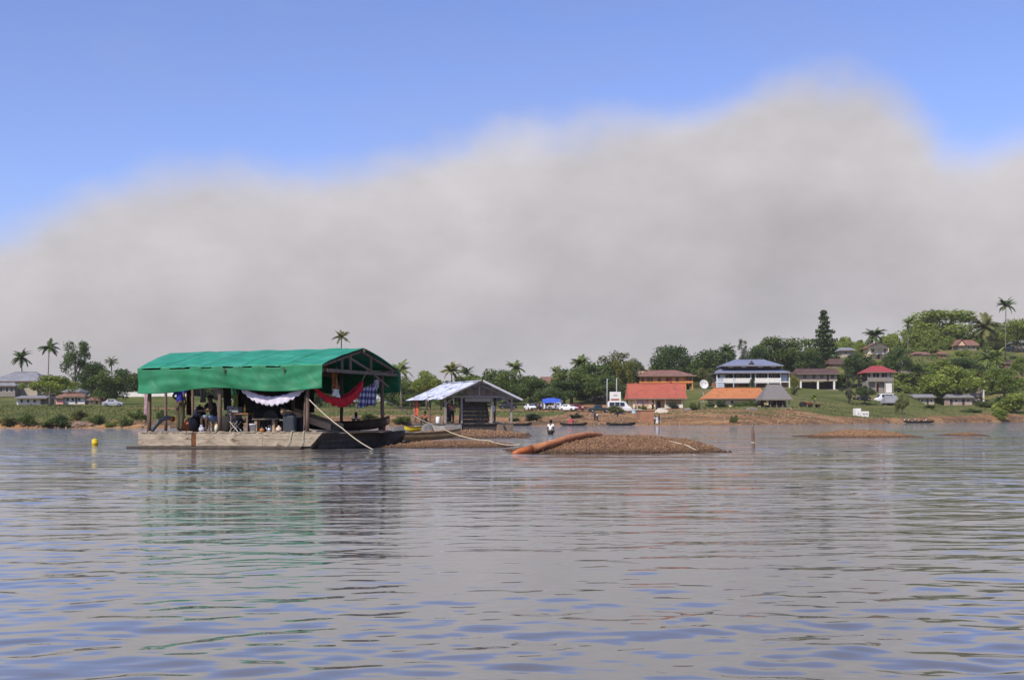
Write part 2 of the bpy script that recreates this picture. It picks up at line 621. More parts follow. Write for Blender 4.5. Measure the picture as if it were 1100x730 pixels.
# ------------------------------------------------------------------ the river
def make_river():
    rows = [-400, -150, -60, -25, -10, -4, 0.0]
    y = 1.0
    while y < 70:
        rows.append(y)
        y *= 1.0048
    while y < 520:
        rows.append(y)
        y *= 1.018
    rows += [700, 900, 1200, 1500]
    rows = np.array(rows)
    nc = 560
    cu = np.linspace(-1, 1, nc)
    cu = np.concatenate([[-6, -5, -4, -3, -2.2, -1.5, -1.15], cu, [1.15, 1.5, 2.2, 3, 4, 5, 6]])
    hw = np.where(rows > 0, 0.52 * np.abs(rows) + 3.5, 6 + 0.5 * np.abs(rows))
    hw[-4:] = 300
    X = cu[None, :] * hw[:, None]
    Y = np.repeat(rows[:, None], len(cu), 1)
    dy = np.gradient(rows)
    dx = 2 * hw / nc
    rng = np.random.default_rng(21)
    # short wavelets riding on a few longer, lower ones
    Z = np.zeros_like(X)
    lams = np.concatenate([np.geomspace(0.13, 0.42, 44), np.geomspace(0.42, 1.1, 34), np.geomspace(1.1, 7.0, 14)])
    patch = 0.0
    for k in range(7):
        th = rng.uniform(0, 2 * PI)
        lam = rng.uniform(3, 14)
        patch = patch + np.sin(2 * PI / lam * (X * math.cos(th) * 0.45 + Y * math.sin(th)) + rng.uniform(0, 6.28))
    patch = np.clip(0.85 + 0.30 * patch, 0.22, 1.8)
    for lam in lams:
        th = rng.normal(math.radians(80), math.radians(26)) if rng.random() < .64 else rng.normal(math.radians(124), math.radians(16))
        k = 2 * PI / lam
        slope = 0.0076 if lam < 0.34 else 0.0047 if lam < 1.1 else 0.0016
        a = slope / k
        # drop the waves that the sheet is too coarse for
        w = np.clip((lam / np.maximum(dy, 0.5 * dx) - 2.6) / 2.6, 0, 1)[:, None]
        Z += a * w * np.sin(k * (X * math.cos(th) + Y * math.sin(th)) + rng.uniform(0, 6.28)) * (patch if lam < 1.1 else 1.0)
    Z[:, :7] = 0
    Z[:, -7:] = 0
    nu = len(cu)
    i, j = np.meshgrid(np.arange(nu - 1), np.arange(len(rows) - 1))
    a = (j * nu + i).ravel()
    Fc = np.stack([a, a + 1, a + nu + 1, a + nu], 1)
    m = bpy.data.materials.new('muddy_river_water')
    m.use_nodes = True
    N, L = m.node_tree.nodes, m.node_tree.links
    p = N['Principled BSDF']
    p.inputs['Base Color'].default_value = (0.130, 0.124, 0.114, 1)
    p.inputs['Roughness'].default_value = 0.035
    p.inputs['IOR'].default_value = 1.5
    t = N.new('ShaderNodeTexCoord')

    def nz(s, d, st, rough=0.5):
        mp = N.new('ShaderNodeMapping')
        mp.inputs['Scale'].default_value = st
        mp.inputs['Rotation'].default_value = (0, 0, 0.12)
        L.new(t.outputs['Object'], mp.inputs[0])
        n = N.new('ShaderNodeTexNoise')
        n.inputs['Scale'].default_value = s
        n.inputs['Detail'].default_value = d
        n.inputs['Roughness'].default_value = rough
        L.new(mp.outputs[0], n.inputs['Vector'])
        return n.outputs['Fac']

    def bump(h, dist, prev=None, strength=1.0):
        b = N.new('ShaderNodeBump')
        if isinstance(strength, float):
            b.inputs['Strength'].default_value = strength
        else:
            L.new(strength, b.inputs['Strength'])
        b.inputs['Distance'].default_value = dist
        L.new(h, b.inputs['Height'])
        if prev:
            L.new(prev, b.inputs['Normal'])
        return b.outputs[0]
    gust = N.new('ShaderNodeMapRange')
    gust.inputs['From Min'].default_value = 0.36
    gust.inputs['From Max'].default_value = 0.64
    gust.inputs['To Min'].default_value = 0.25
    gust.inputs['To Max'].default_value = 1.0
    L.new(nz(0.06, 4, (0.5, 1.5, 1)), gust.inputs['Value'])
    # beyond the finely modelled water the sheet carries its wavelets as relief
    sy = N.new('ShaderNodeSeparateXYZ')
    L.new(t.outputs['Object'], sy.inputs[0])

    def far(a, b, k0, k1):
        q = N.new('ShaderNodeMapRange')
        q.inputs['From Min'].default_value = a
        q.inputs['From Max'].default_value = b
        q.inputs['To Min'].default_value = k0
        q.inputs['To Max'].default_value = k1
        L.new(sy.outputs[1], q.inputs['Value'])
        g = N.new('ShaderNodeMath')
        g.operation = 'MULTIPLY'
        L.new(q.outputs[0], g.inputs[0])
        L.new(gust.outputs[0], g.inputs[1])
        return g.outputs[0]
    b1 = bump(nz(2.4, 3, (0.42, 1, 1)), 0.065, None, far(6, 26, .45, 1.0))
    b2 = bump(nz(0.8, 3, (0.38, 1, 1)), 0.36, b1, far(9, 40, .04, 1.0))
    b2 = bump(nz(0.22, 3, (0.3, 1, 1)), 0.9, b2, far(30, 110, .0, 1.0))
    L.new(b2, p.inputs['Normal'])
    o = npmesh('river', np.stack([X, Y, Z], -1).reshape(-1, 3), Fc, m, smooth=True)
    tag(o, 'rippled grey river water reflecting clouds and blue sky', None, kind='structure')


make_river()

# ------------------------------------------------------------------ gravel
gravel_m = mat('river_gravel', (.150, .080, .042), .95, .45, 9, bump=1.0, bscale=30)
stone_m = mat('pebbles', (.205, .118, .064), .9, .8, 11, stain=((.52, .42, .28), 13, .60))
ogravel_m = mat('orange_gravel', (.30, .165, .080), .95, .35, 5, bump=1.0, bscale=25)


def wet_foot(m):
    """gravel standing in the water is soaked up to a hand above it"""
    N, L = m.node_tree.nodes, m.node_tree.links
    p = N['Principled BSDF']
    src = p.inputs['Base Color'].links[0].from_socket
    g = N.new('ShaderNodeNewGeometry')
    s = N.new('ShaderNodeSeparateXYZ')
    L.new(g.outputs['Position'], s.inputs[0])
    r = N.new('ShaderNodeMapRange')
    r.inputs['From Min'].default_value = .02
    r.inputs['From Max'].default_value = .14
    r.inputs['To Min'].default_value = .38
    r.inputs['To Max'].default_value = 1.0
    L.new(s.outputs[2], r.inputs['Value'])
    v = N.new('ShaderNodeVectorMath')
    v.operation = 'SCALE'
    L.new(src, v.inputs[0])
    L.new(r.outputs[0], v.inputs['Scale'])
    L.new(v.outputs[0], p.inputs['Base Color'])


for m_ in (gravel_m, stone_m, ogravel_m):
    wet_foot(m_)


def stones(n, pick, r0, r1, rng):
    base = np.array([(1, 0, 0), (-1, 0, 0), (0, 1, 0), (0, -1, 0), (0, 0, 1), (0, 0, -1)], float)
    tri = np.array([(0, 2, 4), (2, 1, 4), (1, 3, 4), (3, 0, 4), (2, 0, 5), (1, 2, 5), (3, 1, 5), (0, 3, 5)])
    V, T = [], []
    for i in range(n):
        x, y, z = pick(rng)
        r = r0 + (r1 - r0) * rng.random() ** 2.5
        s = r * rng.uniform(.6, 1.25, 3)
        a = rng.uniform(0, 6.28)
        c, sn = math.cos(a), math.sin(a)
        b = base * s * rng.uniform(.8, 1.2, (6, 1))
        b = np.stack([b[:, 0] * c - b[:, 1] * sn, b[:, 0] * sn + b[:, 1] * c, b[:, 2] * .8], 1)
        V.append(b + (x, y, z))
        T.append(tri + 6 * i)
    return np.concatenate(V), np.concatenate(T)


def gravel_bar(label, x0, x1, ya, yb, crest, m, nst, rng, stone_r=(.018, .06), skew=0.0, rough=.05):
    """crest: list of (fraction along x, height); ya..yb across"""
    cf, cz = [c[0] for c in crest], [c[1] for c in crest]

    def h(x, y):
        u = (x - x0) / (x1 - x0)
        v = (y - ya - skew * (u - .5)) / (yb - ya) * 2 - 1
        e = 1 - abs(v) ** 1.7
        z = float(np.interp(u, cf, cz))
        e = max(-1.0, e)
        return z * (e if e > 0 else 0) + (0.22 * e if e < 0 else 0) - .05 + rough * (1.4 * fbm(x, y, .9, 4) + .5 * fbm(x, y, 4, 3))
    nx, ny = 130, 60
    mb = MB()
    my = 0.12 * (yb - ya) + abs(skew)
    mb.grid(lambda u, v: (x0 + (x1 - x0) * u, ya - my + (yb - ya + 2 * my) * v, h(x0 + (x1 - x0) * u, ya - my + (yb - ya + 2 * my) * v)), nx, ny)
    o = mb.build('gravel_bar', m, smooth=True)
    tag(o, label, None, kind='structure')

    def pick(r):
        while True:
            x, y = r.uniform(x0, x1), r.uniform(ya - my, yb + my)
            z = h(x, y)
            if z > -0.01:
                return x, y, z
    v, t = stones(nst, pick, *stone_r, rng)
    s = npmesh('loose_stones', v, t, stone_m, o)
    s['kind'] = 'stuff'
    return h


rng_g = np.random.default_rng(5)
mound_h = gravel_bar('heaped mound of brown gravel under the rusty pipe', -0.7, 6.35, 35.3, 41.5,
                     [(0, -.08), (.10, .06), (.22, .24), (.34, .47), (.55, .50), (.70, .46), (.82, .36), (.92, .16), (1, -.08)], gravel_m, 12000, rng_g, (.016, .060), rough=.08)
gravel_bar('low gravel tongue in front of the small barge beside the rope', at(411, 480, 46).x, at(566, 480, 46).x, 42.5, 50.5,
           [(0, .05), (.15, .20), (.5, .22), (.8, .16), (1, -.05)], gravel_m, 6500, rng_g, (.02, .06), rough=.07)
gravel_bar('flat gravel shoal that the small roofed barge rests on', at(428, 470, 78).x, at(582, 470, 78).x, 66, 93,
           [(0, .02), (.2, .26), (.5, .36), (.75, .24), (1, -.08)], gravel_m, 4500, rng_g, (.04, .12), rough=.09)
gravel_bar('long orange gravel bar lying in open water before the right bank', at(838, 466, 67).x, at(990, 466, 67).x, 63.5, 72,
           [(0, -.08), (.25, .10), (.5, .40), (.7, .38), (.85, .20), (1, -.08)], ogravel_m, 4500, rng_g, (.02, .07), rough=.05)
gravel_bar('short low gravel bar near the right edge of the river', at(1008, 466, 70).x, at(1072, 466, 70).x, 68, 73,
           [(0, -.08), (.3, .16), (.6, .17), (1, -.08)], ogravel_m, 1200, rng_g, (.02, .06), rough=.05)

# ------------------------------------------------------------------ the big dredging barge
class Frame:
    def __init__(s, px, D, deg):
        o = at(px, 470, D)
        s.O = Vector((o.x, D, 0))
        s.rz = math.radians(deg)
        s.ex = Vector((math.cos(s.rz), math.sin(s.rz), 0))
        s.ey = Vector((-math.sin(s.rz), math.cos(s.rz), 0))

    def loc(s, px, py, b):
        """pixel + depth inside the barge -> local (x, z)"""
        C = Vector((0, 0, CH))
        d = at(px, py, 1.0) - C
        k = (b - (C - s.O).dot(s.ey)) / d.dot(s.ey)
        P = C + d * k - s.O
        return P.dot(s.ex), P.z

    def w(s, x, y, z):
        return s.O + s.ex * x + s.ey * y + Vector((0, 0, z))


A = Frame(347, 41.6, -20)
LX, WY, DECK = 7.0, 5.67, 0.55
wood_grey = mat('weathered_wood', (.20, .155, .115), .9, .35, 4, bump=.6, bscale=30, stretch=(1, 1, .15))
wood_dark = mat('dark_wet_wood', (.080, .064, .050), .8, .4, 5, bump=.5, bscale=20)
wood_light = mat('pale_plank_wood', (.34, .25, .16), .9, .3, 3, bump=.5, bscale=25, stretch=(.2, 1, 1))
hull_m = mat('scuffed_hull_boards', (.34, .28, .205), .92, .38, 3.2, bump=.9, bscale=14, stretch=(.5, 1, 1.6), stain=((.12, .085, .055), 3.4, .54))
post_m = mat('round_pole_wood', (.17, .115, .085), .9, .4, 5, bump=.5, bscale=18, stretch=(1, 1, .2))
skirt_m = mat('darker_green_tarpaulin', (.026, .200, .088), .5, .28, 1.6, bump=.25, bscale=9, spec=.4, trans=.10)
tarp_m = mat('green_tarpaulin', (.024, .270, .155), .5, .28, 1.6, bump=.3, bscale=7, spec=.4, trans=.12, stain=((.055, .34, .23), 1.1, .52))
rust_m = mat('rust_streak', (.13, .05, .022), .9, .4, 9)

bA = thing('dredging_barge', 'big dredging barge under a green tarpaulin roof on wooden posts', 'barge', A.O, A.rz)

# near pontoon: long box hull, right end undercut, built of boards
def hull_board(x0, x1, z0, z1, yf, cut):
    mb = MB()
    c0, c1 = cut(z0), cut(z1)
    vs = [(x0, yf, z0), (x1 + c0, yf, z0), (x1 + c1, yf, z1), (x0, yf, z1), (x0, yf + .06, z0), (x1 + c0, yf + .06, z0), (x1 + c1, yf + .06, z1), (x0, yf + .06, z1)]
    mb.add(vs, [(0, 1, 2, 3), (5, 4, 7, 6), (0, 4, 5, 1), (3, 2, 6, 7), (0, 3, 7, 4), (1, 5, 6, 2)])
    return mb


cutf = lambda z: -0.55 * max(0, (.55 - z)) / .55
core = MB()
core.add([(-LX + .05, .05, -.35), (-.75, .05, -.35), (-.05, .05, DECK - .03), (-LX + .05, .05, DECK - .03),
          (-LX + .05, 1.25, -.35), (-.75, 1.25, -.35), (-.05, 1.25, DECK - .03), (-LX + .05, 1.25, DECK - .03)],
         [(0, 1, 2, 3), (5, 4, 7, 6), (0, 4, 5, 1), (3, 2, 6, 7), (0, 3, 7, 4), (1, 5, 6, 2)])
pont = core.build('pontoon', wood_dark, bA)
xs = [-LX, -4.9, -4.72, -2.2, 0.0]
for (z0, z1) in ((.10, .325), (.331, DECK)):
    for i in range(4):
        if i == 1:
            continue
        x1 = xs[i + 1] - (.006 if i < 3 else 0)
        o = hull_board(xs[i], x1, z0 + random.uniform(-.004, .004), z1, -.01 + random.uniform(-.012, .008), cutf if i == 3 else (lambda z: 0)).build('hull_board', hull_m, pont)
hull_board(xs[1], xs[2] - .006, .10, DECK, -.004, lambda z: 0).build('rust_strap', rust_m, pont)
MB().box(-LX - .42, -.75, -.12, .05, .0, .085).build('rubbing_strake', wood_dark, bA, bevel=.015)
# worn, broken top edge of the hull
lip = MB()
for i in range(46):
    x = -LX + .1 + i * .152 + random.uniform(-.05, .05)
    lip.box(x, x + random.uniform(.06, .2), -.035, .06, DECK - .02, DECK + random.uniform(.0, .045))
lip.build('worn_edge', hull_m, bA)['kind'] = 'stuff'
# far pontoon with an upswept dark bow
fp = MB()
def bow(u, v):
    x = -LX + .3 + u * (LX + .22)
    k = max(0, (u - .84) / .16)
    half = .62 * (1 - .75 * k * k)
    zb = -.35 + .72 * k * k
    zt = DECK - .12 + .14 * k
    a = v * 4
    if a <= 1:
        return (x, 4.95 - half, zt + (zb - zt) * a)
    if a <= 2:
        return (x, 4.95 - half + 2 * half * (a - 1), zb)
    if a <= 3:
        return (x, 4.95 + half, zb + (zt - zb) * (a - 2))
    return (x, 4.95 + half - 2 * half * (a - 3), zt)
fp.grid(bow, 40, 24)
fp.f.append(tuple(40 + 41 * j for j in range(25)))
fp.build('far_pontoon', wood_dark, bA)
# end boards between the two pontoons
for z0, z1, ox in ((.02, .20, -.30), (.205, .38, -.22), (.385, .50, -.16)):
    MB().box(ox - .05, ox + random.uniform(-.01, .01), .3, 4.5, z0, z1).build('end_board', wood_dark, bA)
MB().box(-.26, .16, 2.35, 4.55, DECK - .035, DECK + .03).build('end_step', wood_light, bA, bevel=.01)
# deck boards
dk = MB().box(-LX + .08, -.12, 0, .262, 0, .045).build('deck_board', wood_grey, bA)
dk.location = (0, .03, DECK - .035)
for i in range(1, 20):
    c = dk.copy()
    COL.objects.link(c)
    c.location = (random.uniform(-.04, .04), .03 + i * .27, DECK - .035 + random.uniform(-.004, .004))

# posts
EAVE, RIDGE, SK = 2.66, 3.36, 1.90


def pole(name, x, y, z0, z1, r, lean=(0, 0), par=bA, m=post_m):
    pts = [(x + lean[0] * k + random.uniform(-.012, .012), y + lean[1] * k, z0 + (z1 - z0) * k) for k in (0, .25, .5, .75, 1)]
    return MB().tube(pts, [r * q for q in (1.08, 1.02, 1, .96, .92)], 8).build(name, m, par, smooth=True)


for px in (160.5, 236, 330):
    x, _ = A.loc(px, 450, .16)
    pole('post', x, .16, DECK, EAVE - .05, .067 if px != 330 else .06, (.02, 0))
x, _ = A.loc(326.8, 450, .28)
pole('post', x, .28, DECK, 1.75, .035, (.03, 0))
for px, b, r in ((315, 3.4, .06), (367, 5.0, .06), (410.5, 5.0, .07), (207, 4.8, .05), (178, 5.1, .055), (282, 5.2, .05)):
    x, _ = A.loc(px, 450, b)
    pole('post', x, b, DECK, EAVE - .05 if b > 4 else 2.9, r)
# beams
for y, z in ((.2, EAVE - .13), (5.0, EAVE - .03), (WY / 2, RIDGE - .07)):
    MB().beam((-LX - .15, y, z), (.10, y, z), .09, .10).build('purlin', post_m, bA)
for x in (-LX + .2, -4.6, -2.4, -.08):
    MB().beam((x, -.05, EAVE - .12), (x, WY + .3 if x > -1 else WY - .1, EAVE - .10), .08, .11).build('tie_beam', wood_grey if x > -1 else post_m, bA)
    for ya in (.0, WY):
        MB().beam((x, ya, EAVE), (x, WY / 2, RIDGE - .09), .06, .08).build('rafter', post_m, bA)
    if x > -1:
        for yy in (1.45, 2.05, 3.6):
            zt = EAVE + (RIDGE - EAVE) * (1 - abs(yy - WY / 2) / (WY / 2)) - .06
            MB().beam((x + .01, yy, EAVE - .08), (x + .01, yy, zt), .07, .07).build('king_post', wood_grey, bA)
        MB().beam((x + .02, 1.95, RIDGE - .35), (x + .02, 3.5, EAVE - .02), .06, .07).build('brace', wood_grey, bA)
        MB().beam((x + .02, 3.8, EAVE - .15), (x + .02, 4.95, EAVE - .55), .05, .06).build('brace', wood_grey, bA)
        MB().beam((x - .2, 2.9, RIDGE - .05), (x - .1, 4.2, RIDGE - .30), .05, .06).build('brace', wood_grey, bA)

# tarpaulin: convex roof sheet, two hanging skirts
XL, XR = -LX + .03, .03


def roof(u, v):
    x = XL + (XR - XL) * u
    y = -.06 + (WY + .12) * v
    k = abs(v - .5) * 2
    z = RIDGE + .015 - (RIDGE - EAVE - .035) * (k * .72 + .28 * k * k)
    # cloth sags between rafters and has a long crease or two
    z -= .04 * math.sin(PI * ((u * 5) % 1)) * math.sin(PI * min(1, 2 * v if v < .5 else 2 - 2 * v))
    z += .030 * fbm(x * .9, y * 1.2, 1.3, 4) + .010 * math.sin(x * 4.7 + y * 2.2) - .02 * math.exp(-((x + y * .5 + 3.0) / .08) ** 2) - .02 * math.exp(-((x - y * .3 + 1.6) / .07) ** 2) - .018 * math.exp(-((x + y * .2 + 5.2) / .06) ** 2)
    if u < .13 and v < .5:
        z -= .02 * (1 - u / .13)
    return (x - .72 * (1 - k) * max(0, 1 - u / .06), y, z)


def skirt(side):
    def fn(u, v):
        x = XL + (XR - XL) * u
        y = (-.06 if side < 0 else WY + .06)
        sw = .035 * math.sin(x * 3.1 + v * 2.4) + .02 * math.sin(x * 7.3 - v * 3.0 + 1.0) + .05 * fbm(x, v * 1.5 + side, .9, 3)
        # sharp drag folds running down to the right
        for (fa, fb, fx) in ((1.9, .9, -6.6), (1.2, .8, -5.6), (2.4, 1.0, -4.3), (1.6, .9, -3.4), (2.0, .7, -2.5), (1.4, 1.1, -1.9), (1.7, .8, -1.2), (1.5, .9, -.6)):
            q = (x - fx - fb * (v ** 1.5) * .8)
            sw += -.018 * math.exp(-(q / .07) ** 2) * math.sin(PI * min(1, v * 1.15))
        # slack folds hanging in shallow swags
        sw += .05 * math.sin(3.2 * v + 2.2 * math.sin(x * 1.15)) * v + .016 * math.sin(13 * v + 5.0 * math.sin(x * .9 + .4)) * (1 - v) * 2
        bot = SK + .05 * math.sin(x * 1.3 + .6) + .03 * fbm(x, 2.0, 1.1, 2)
        if side < 0:
            bot += .05 * math.exp(-((x + 4.0) / 1.3) ** 2) - .04 * math.exp(-((x + 6.0) / 1.0) ** 2)
        return (x, y + side * (.02 + sw * v * 1.0), EAVE + .045 - (EAVE + .03 - bot) * v)
    return fn


MB().grid(roof, 96, 28).build('canopy', tarp_m, bA, smooth=True, solid=.012)
for x_ in (-6.1, -4.4, -2.9, -1.3):
    u_ = (x_ - XL) / (XR - XL)

    def strip(a, b, u_=u_):
        p = roof(u_ + (a - .5) * .009 + .012 * (b - .5), .01 + .49 * b)
        return (p[0], p[1], p[2] + .012)
    MB().grid(strip, 2, 24).build('seam', skirt_m, bA, smooth=True)
SLOT = [(.02, .13), (.18, .29), (.35, .41), (.47, .53), (.56, .63), (.70, .78)]
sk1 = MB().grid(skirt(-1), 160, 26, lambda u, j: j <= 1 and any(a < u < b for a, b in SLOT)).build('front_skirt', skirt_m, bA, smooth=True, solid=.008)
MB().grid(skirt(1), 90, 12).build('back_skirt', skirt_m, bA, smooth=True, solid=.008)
# the left end is closed with a flap of the same sheet
MB().grid(lambda u, v: (XL + .02 + .03 * math.sin(u * 17 + v * 3), WY * u, (EAVE + .04 + (RIDGE - EAVE - .02) * (1 - abs(2 * u - 1))) * (1 - v) + 2.15 * v), 40, 10).build('end_flap', skirt_m, bA, smooth=True, solid=.008)
for u in (.485, .80):
    x = XL + (XR - XL) * u
    MB().add([(x, -.15, EAVE - .02), (x + .09, -.15, EAVE - .03), (x + .02, -.14, EAVE - .22)], [(0, 1, 2)]).build('torn_flap', wood_dark, sk1, solid=.01)


# --- loose things on the barge (each its own object)
def put(name, label, cat, px, py, b, rz=0.0, z=None, group=None):
    x, zz = A.loc(px, py, b)
    return thing(name, label, cat, A.w(x, b, z if z is not None else DECK + .015), A.rz + rz, group)


def sz(b=0.5):
    return (A.O.y + b) / F      # metres per pixel there


def hammock(label, p0, p1, sag, b0, b1, width, m_cloth, m_edge, n_scallop):
    """p0,p1 pixel ends, sag in m"""
    xa, za = A.loc(*p0, b0)
    xb, zb = A.loc(*p1, b1)
    a, c = A.w(xa, b0, za), A.w(xb, b1, zb)
    t = thing('hammock', label, 'hammock', a)
    d = c - a
    side = Vector((d.y, -d.x, 0)).normalized()
    if side.y > 0:
        side = -side

    def fn(u, v):
        s = math.sin(PI * u)
        open_ = .03 + width * s ** .6
        P = d * u + Vector((0, 0, -sag * (4 * u * (1 - u)) ** .92))
        ang = (v - .5) * PI * .95
        P = P + side * (math.sin(ang) * open_ * .5) * -1 + Vector((0, 0, open_ * .55 * (1 - math.cos(ang))))
        P.z += .012 * math.sin(u * 60 + v * 9) * s
        return P
    MB().grid(fn, 70, 14).build('sling', m_cloth, t, smooth=True, solid=.008)

    def fr(u, v):
        q = Vector(fn(u, 0.0))
        drop = v * (.10 + .15 * math.sin(PI * u) ** .5) * (1 + .28 * abs(math.sin(PI * u * n_scallop)))
        return q + Vector((0, 0, -drop)) + side * (.02 + .03 * v + .02 * math.sin(u * 55) * v)
    MB().grid(fr, 110, 5).build('fringe', m_edge, t, smooth=True, solid=.006)
    for P, out in ((Vector((0, 0, 0)), -1), (d, 1)):
        MB().tube([P, P + d.normalized() * .25 * out + Vector((0, 0, .35))], .012, 6).build('cord', wood_light, t)
    return t


white_cloth = mat('white_lace_cloth', (.72, .66, .74), .9, .12, 10, trans=.2)
pink_cloth = mat('pink_cloth', (.62, .16, .24), .9, .3, 6)
red_cloth = mat('red_cloth', (.50, .012, .022), .85, .3, 5, bump=.5, bscale=8, trans=.15)
red_edge = mat('bright_red_fringe', (.60, .02, .03), .85, .25, 4, trans=.15)
hammock('white and pink hammock slung under the green tarpaulin', (260, 414), (331, 412), .50, .30, .18, .20, pink_cloth, white_cloth, 13)
hammock('red hammock hanging at the open gable end', (336, 415), (389, 409), .64, .45, 2.6, .30, red_cloth, red_edge, 8)


def sheet_thing(name, label, cat, corners, m, nu=14, nv=16, wav=.03, b=0.5, solid=.006, dy=.1, sub=None):
    """hanging cloth: four pixel corners (tl, tr, br, bl), each with depth b"""
    P = []
    for c in corners:
        bb = c[2] if len(c) > 2 else b
        x, z = A.loc(c[0], c[1], bb)
        P.append(A.w(x, bb, z))
    t0 = (P[0] + P[1]) / 2
    t = tag(bpy.data.objects.new(name, None), label, cat)
    COL.objects.link(t)
    t.location = t0
    n = (P[1] - P[0]).cross(P[3] - P[0]).normalized()

    def fn(u, v):
        q = (P[0] * (1 - u) + P[1] * u) * (1 - v) + (P[3] * (1 - u) + P[2] * u) * v - t0
        return q + n * wav * math.sin(u * 11 + v * 2.0) * (.4 + v) + n * wav * .6 * math.sin(u * 23 + v * 5) * v
    MB().grid(fn, nu, nv).build('cloth', m, t, smooth=True, solid=solid)
    ln = MB().tube([P[0] - t0 + Vector((0, 0, .14)), P[0] - t0, P[1] - t0, P[1] - t0 + Vector((0, 0, .14))], .008, 5).build('cord', wood_light, t)
    return t


# blue and white check
ck = bpy.data.materials.new('blue_check_cloth')
ck.use_nodes = True
N, L = ck.node_tree.nodes, ck.node_tree.links
uvt = N.new('ShaderNodeTexCoord')
spx = N.new('ShaderNodeSeparateXYZ')
L.new(uvt.outputs['Object'], spx.inputs[0])


def stripes(src, period):
    a = N.new('ShaderNodeMath')
    a.operation = 'PINGPONG'
    a.inputs[1].default_value = period
    L.new(src, a.inputs[0])
    g = N.new('ShaderNodeMath')
    g.operation = 'GREATER_THAN'
    g.inputs[1].default_value = period * .5
    L.new(a.outputs[0], g.inputs[0])
    return g.outputs[0]


ysum = N.new('ShaderNodeMath')
ysum.operation = 'ADD'
L.new(spx.outputs[1], ysum.inputs[0])
L.new(spx.outputs[0], ysum.inputs[1])
sa, sb = stripes(ysum.outputs[0], .15), stripes(spx.outputs[2], .11)
sm = N.new('ShaderNodeMath')
sm.operation = 'ADD'
L.new(sa, sm.inputs[0])
L.new(sb, sm.inputs[1])
hf = N.new('ShaderNodeMath')
hf.operation = 'MULTIPLY'
hf.inputs[1].default_value = .5
L.new(sm.outputs[0], hf.inputs[0])
rr = N.new('ShaderNodeValToRGB')
rr.color_ramp.interpolation = 'CONSTANT'
rr.color_ramp.elements[0].color = (.035, .035, .10, 1)
rr.color_ramp.elements[1].color = (.55, .55, .62, 1)
rr.color_ramp.elements[1].position = .9
e = rr.color_ramp.elements.new(.4)
e.color = (.15, .15, .30, 1)
L.new(hf.outputs[0], rr.inputs[0])
L.new(rr.outputs[0], N['Principled BSDF'].inputs['Base Color'])
N['Principled BSDF'].inputs['Roughness'].default_value = .9

sheet_thing('checked_cloth', 'blue and white checked cloth hung by the gable post', 'cloth', [(388, 418, 3.4), (405, 410, 4.6), (404, 434, 4.6), (384, 438.5, 3.4)], ck, wav=.025)
sheet_thing('white_towel', 'small white towel hanging beside the checked cloth', 'towel', [(402, 408.5, 4.4), (407, 406.5, 4.7), (406.5, 416.5, 4.7), (402.5, 417.5, 4.4)], white_cloth, 8, 8, .02)
brown_pr = mat('brown_print', (.30, .10, .025), .9, .5, 12, stain=((.55, .48, .38), 9, .56))
sheet_thing('patterned_shirt', 'orange and brown shirt hanging from the tie beam', 'shirt', [(356, 399, 1.0), (362, 398, 1.0), (363, 417.5, 1.0), (355.5, 418, 1.0)], brown_pr, 10, 14, .05)
sheet_thing('white_rag', 'white rag dangling over the red hammock', 'rag', [(357, 417, .95), (364.5, 418, .95), (365, 427, .95), (355.5, 424, .95)], mat('white_rag', (.75, .73, .70), .9, .1, 5), 10, 10, .06)
dkc = mat('black_cloth', (.015, .015, .018), .95, .4, 6)
sheet_thing('dark_red_curtain', 'dark red cloth hanging behind the person in blue', 'cloth', [(199, 414, 2.4), (206, 414, 2.4), (205, 446, 2.4), (200.5, 445, 2.4)], mat('maroon_cloth', (.075, .022, .020), .95, .3, 5), 10, 16, .05)
sheet_thing('pink_towel', 'pale pink towel hanging on the leftmost post', 'towel', [(154.5, 418, .35), (158.8, 418, .35), (158, 447, .35), (154.8, 445, .35)], mat('faded_pink_cloth', (.42, .30, .33), .95, .25, 7), 8, 16, .03)
sheet_thing('black_trousers', 'black trousers hung up left of the white hammock', 'clothing', [(253, 414, 1.3), (262, 414, 1.3), (261, 437, 1.3), (255, 436, 1.3)], dkc, 10, 16, .05)
sheet_thing('dark_jacket', 'dark jacket hanging beside the middle front post', 'clothing', [(239, 414, 1.4), (249, 414, 1.4), (248, 441, 1.4), (240, 440, 1.4)], mat('charcoal_cloth', (.035, .032, .030), .95, .4, 6), 10, 16, .05)
sheet_thing('plastic_sheet', 'pale plastic sheet bunched under the tarpaulin by the middle post', 'plastic sheet', [(227, 414, 1.2), (235.5, 413, 1.0), (234, 425, 1.0), (232, 424, 1.2)], mat('milky_plastic', (.45, .46, .42), .5, .2, 5), 10, 10, .05)
sheet_thing('green_cloth', 'small green cloth hanging above the grey box', 'cloth', [(250, 424, 1.2), (256, 424, 1.2), (256, 437, 1.2), (250.5, 437, 1.2)], mat('olive_cloth', (.18, .23, .05), .9, .25, 6), 8, 10, .03)
sheet_thing('hanging_net', 'grey net bag hanging in front of the far bank', 'bag', [(214, 416, 2.2), (221, 416, 2.2), (220.5, 432, 2.2), (215, 432, 2.2)], mat('pale_grey_net', (.30, .30, .29), .9, .4, 14), 8, 10, .05)

sheet_thing('brown_sheet', 'dark brown sheet hung across the barge behind the white hammock', 'cloth', [(256, 404, 4.3), (338, 402, 4.3), (337, 443, 4.3), (258, 446, 4.3)], mat('dark_brown_sheet', (.030, .022, .018), .9, .4, 3), 30, 12, .06)
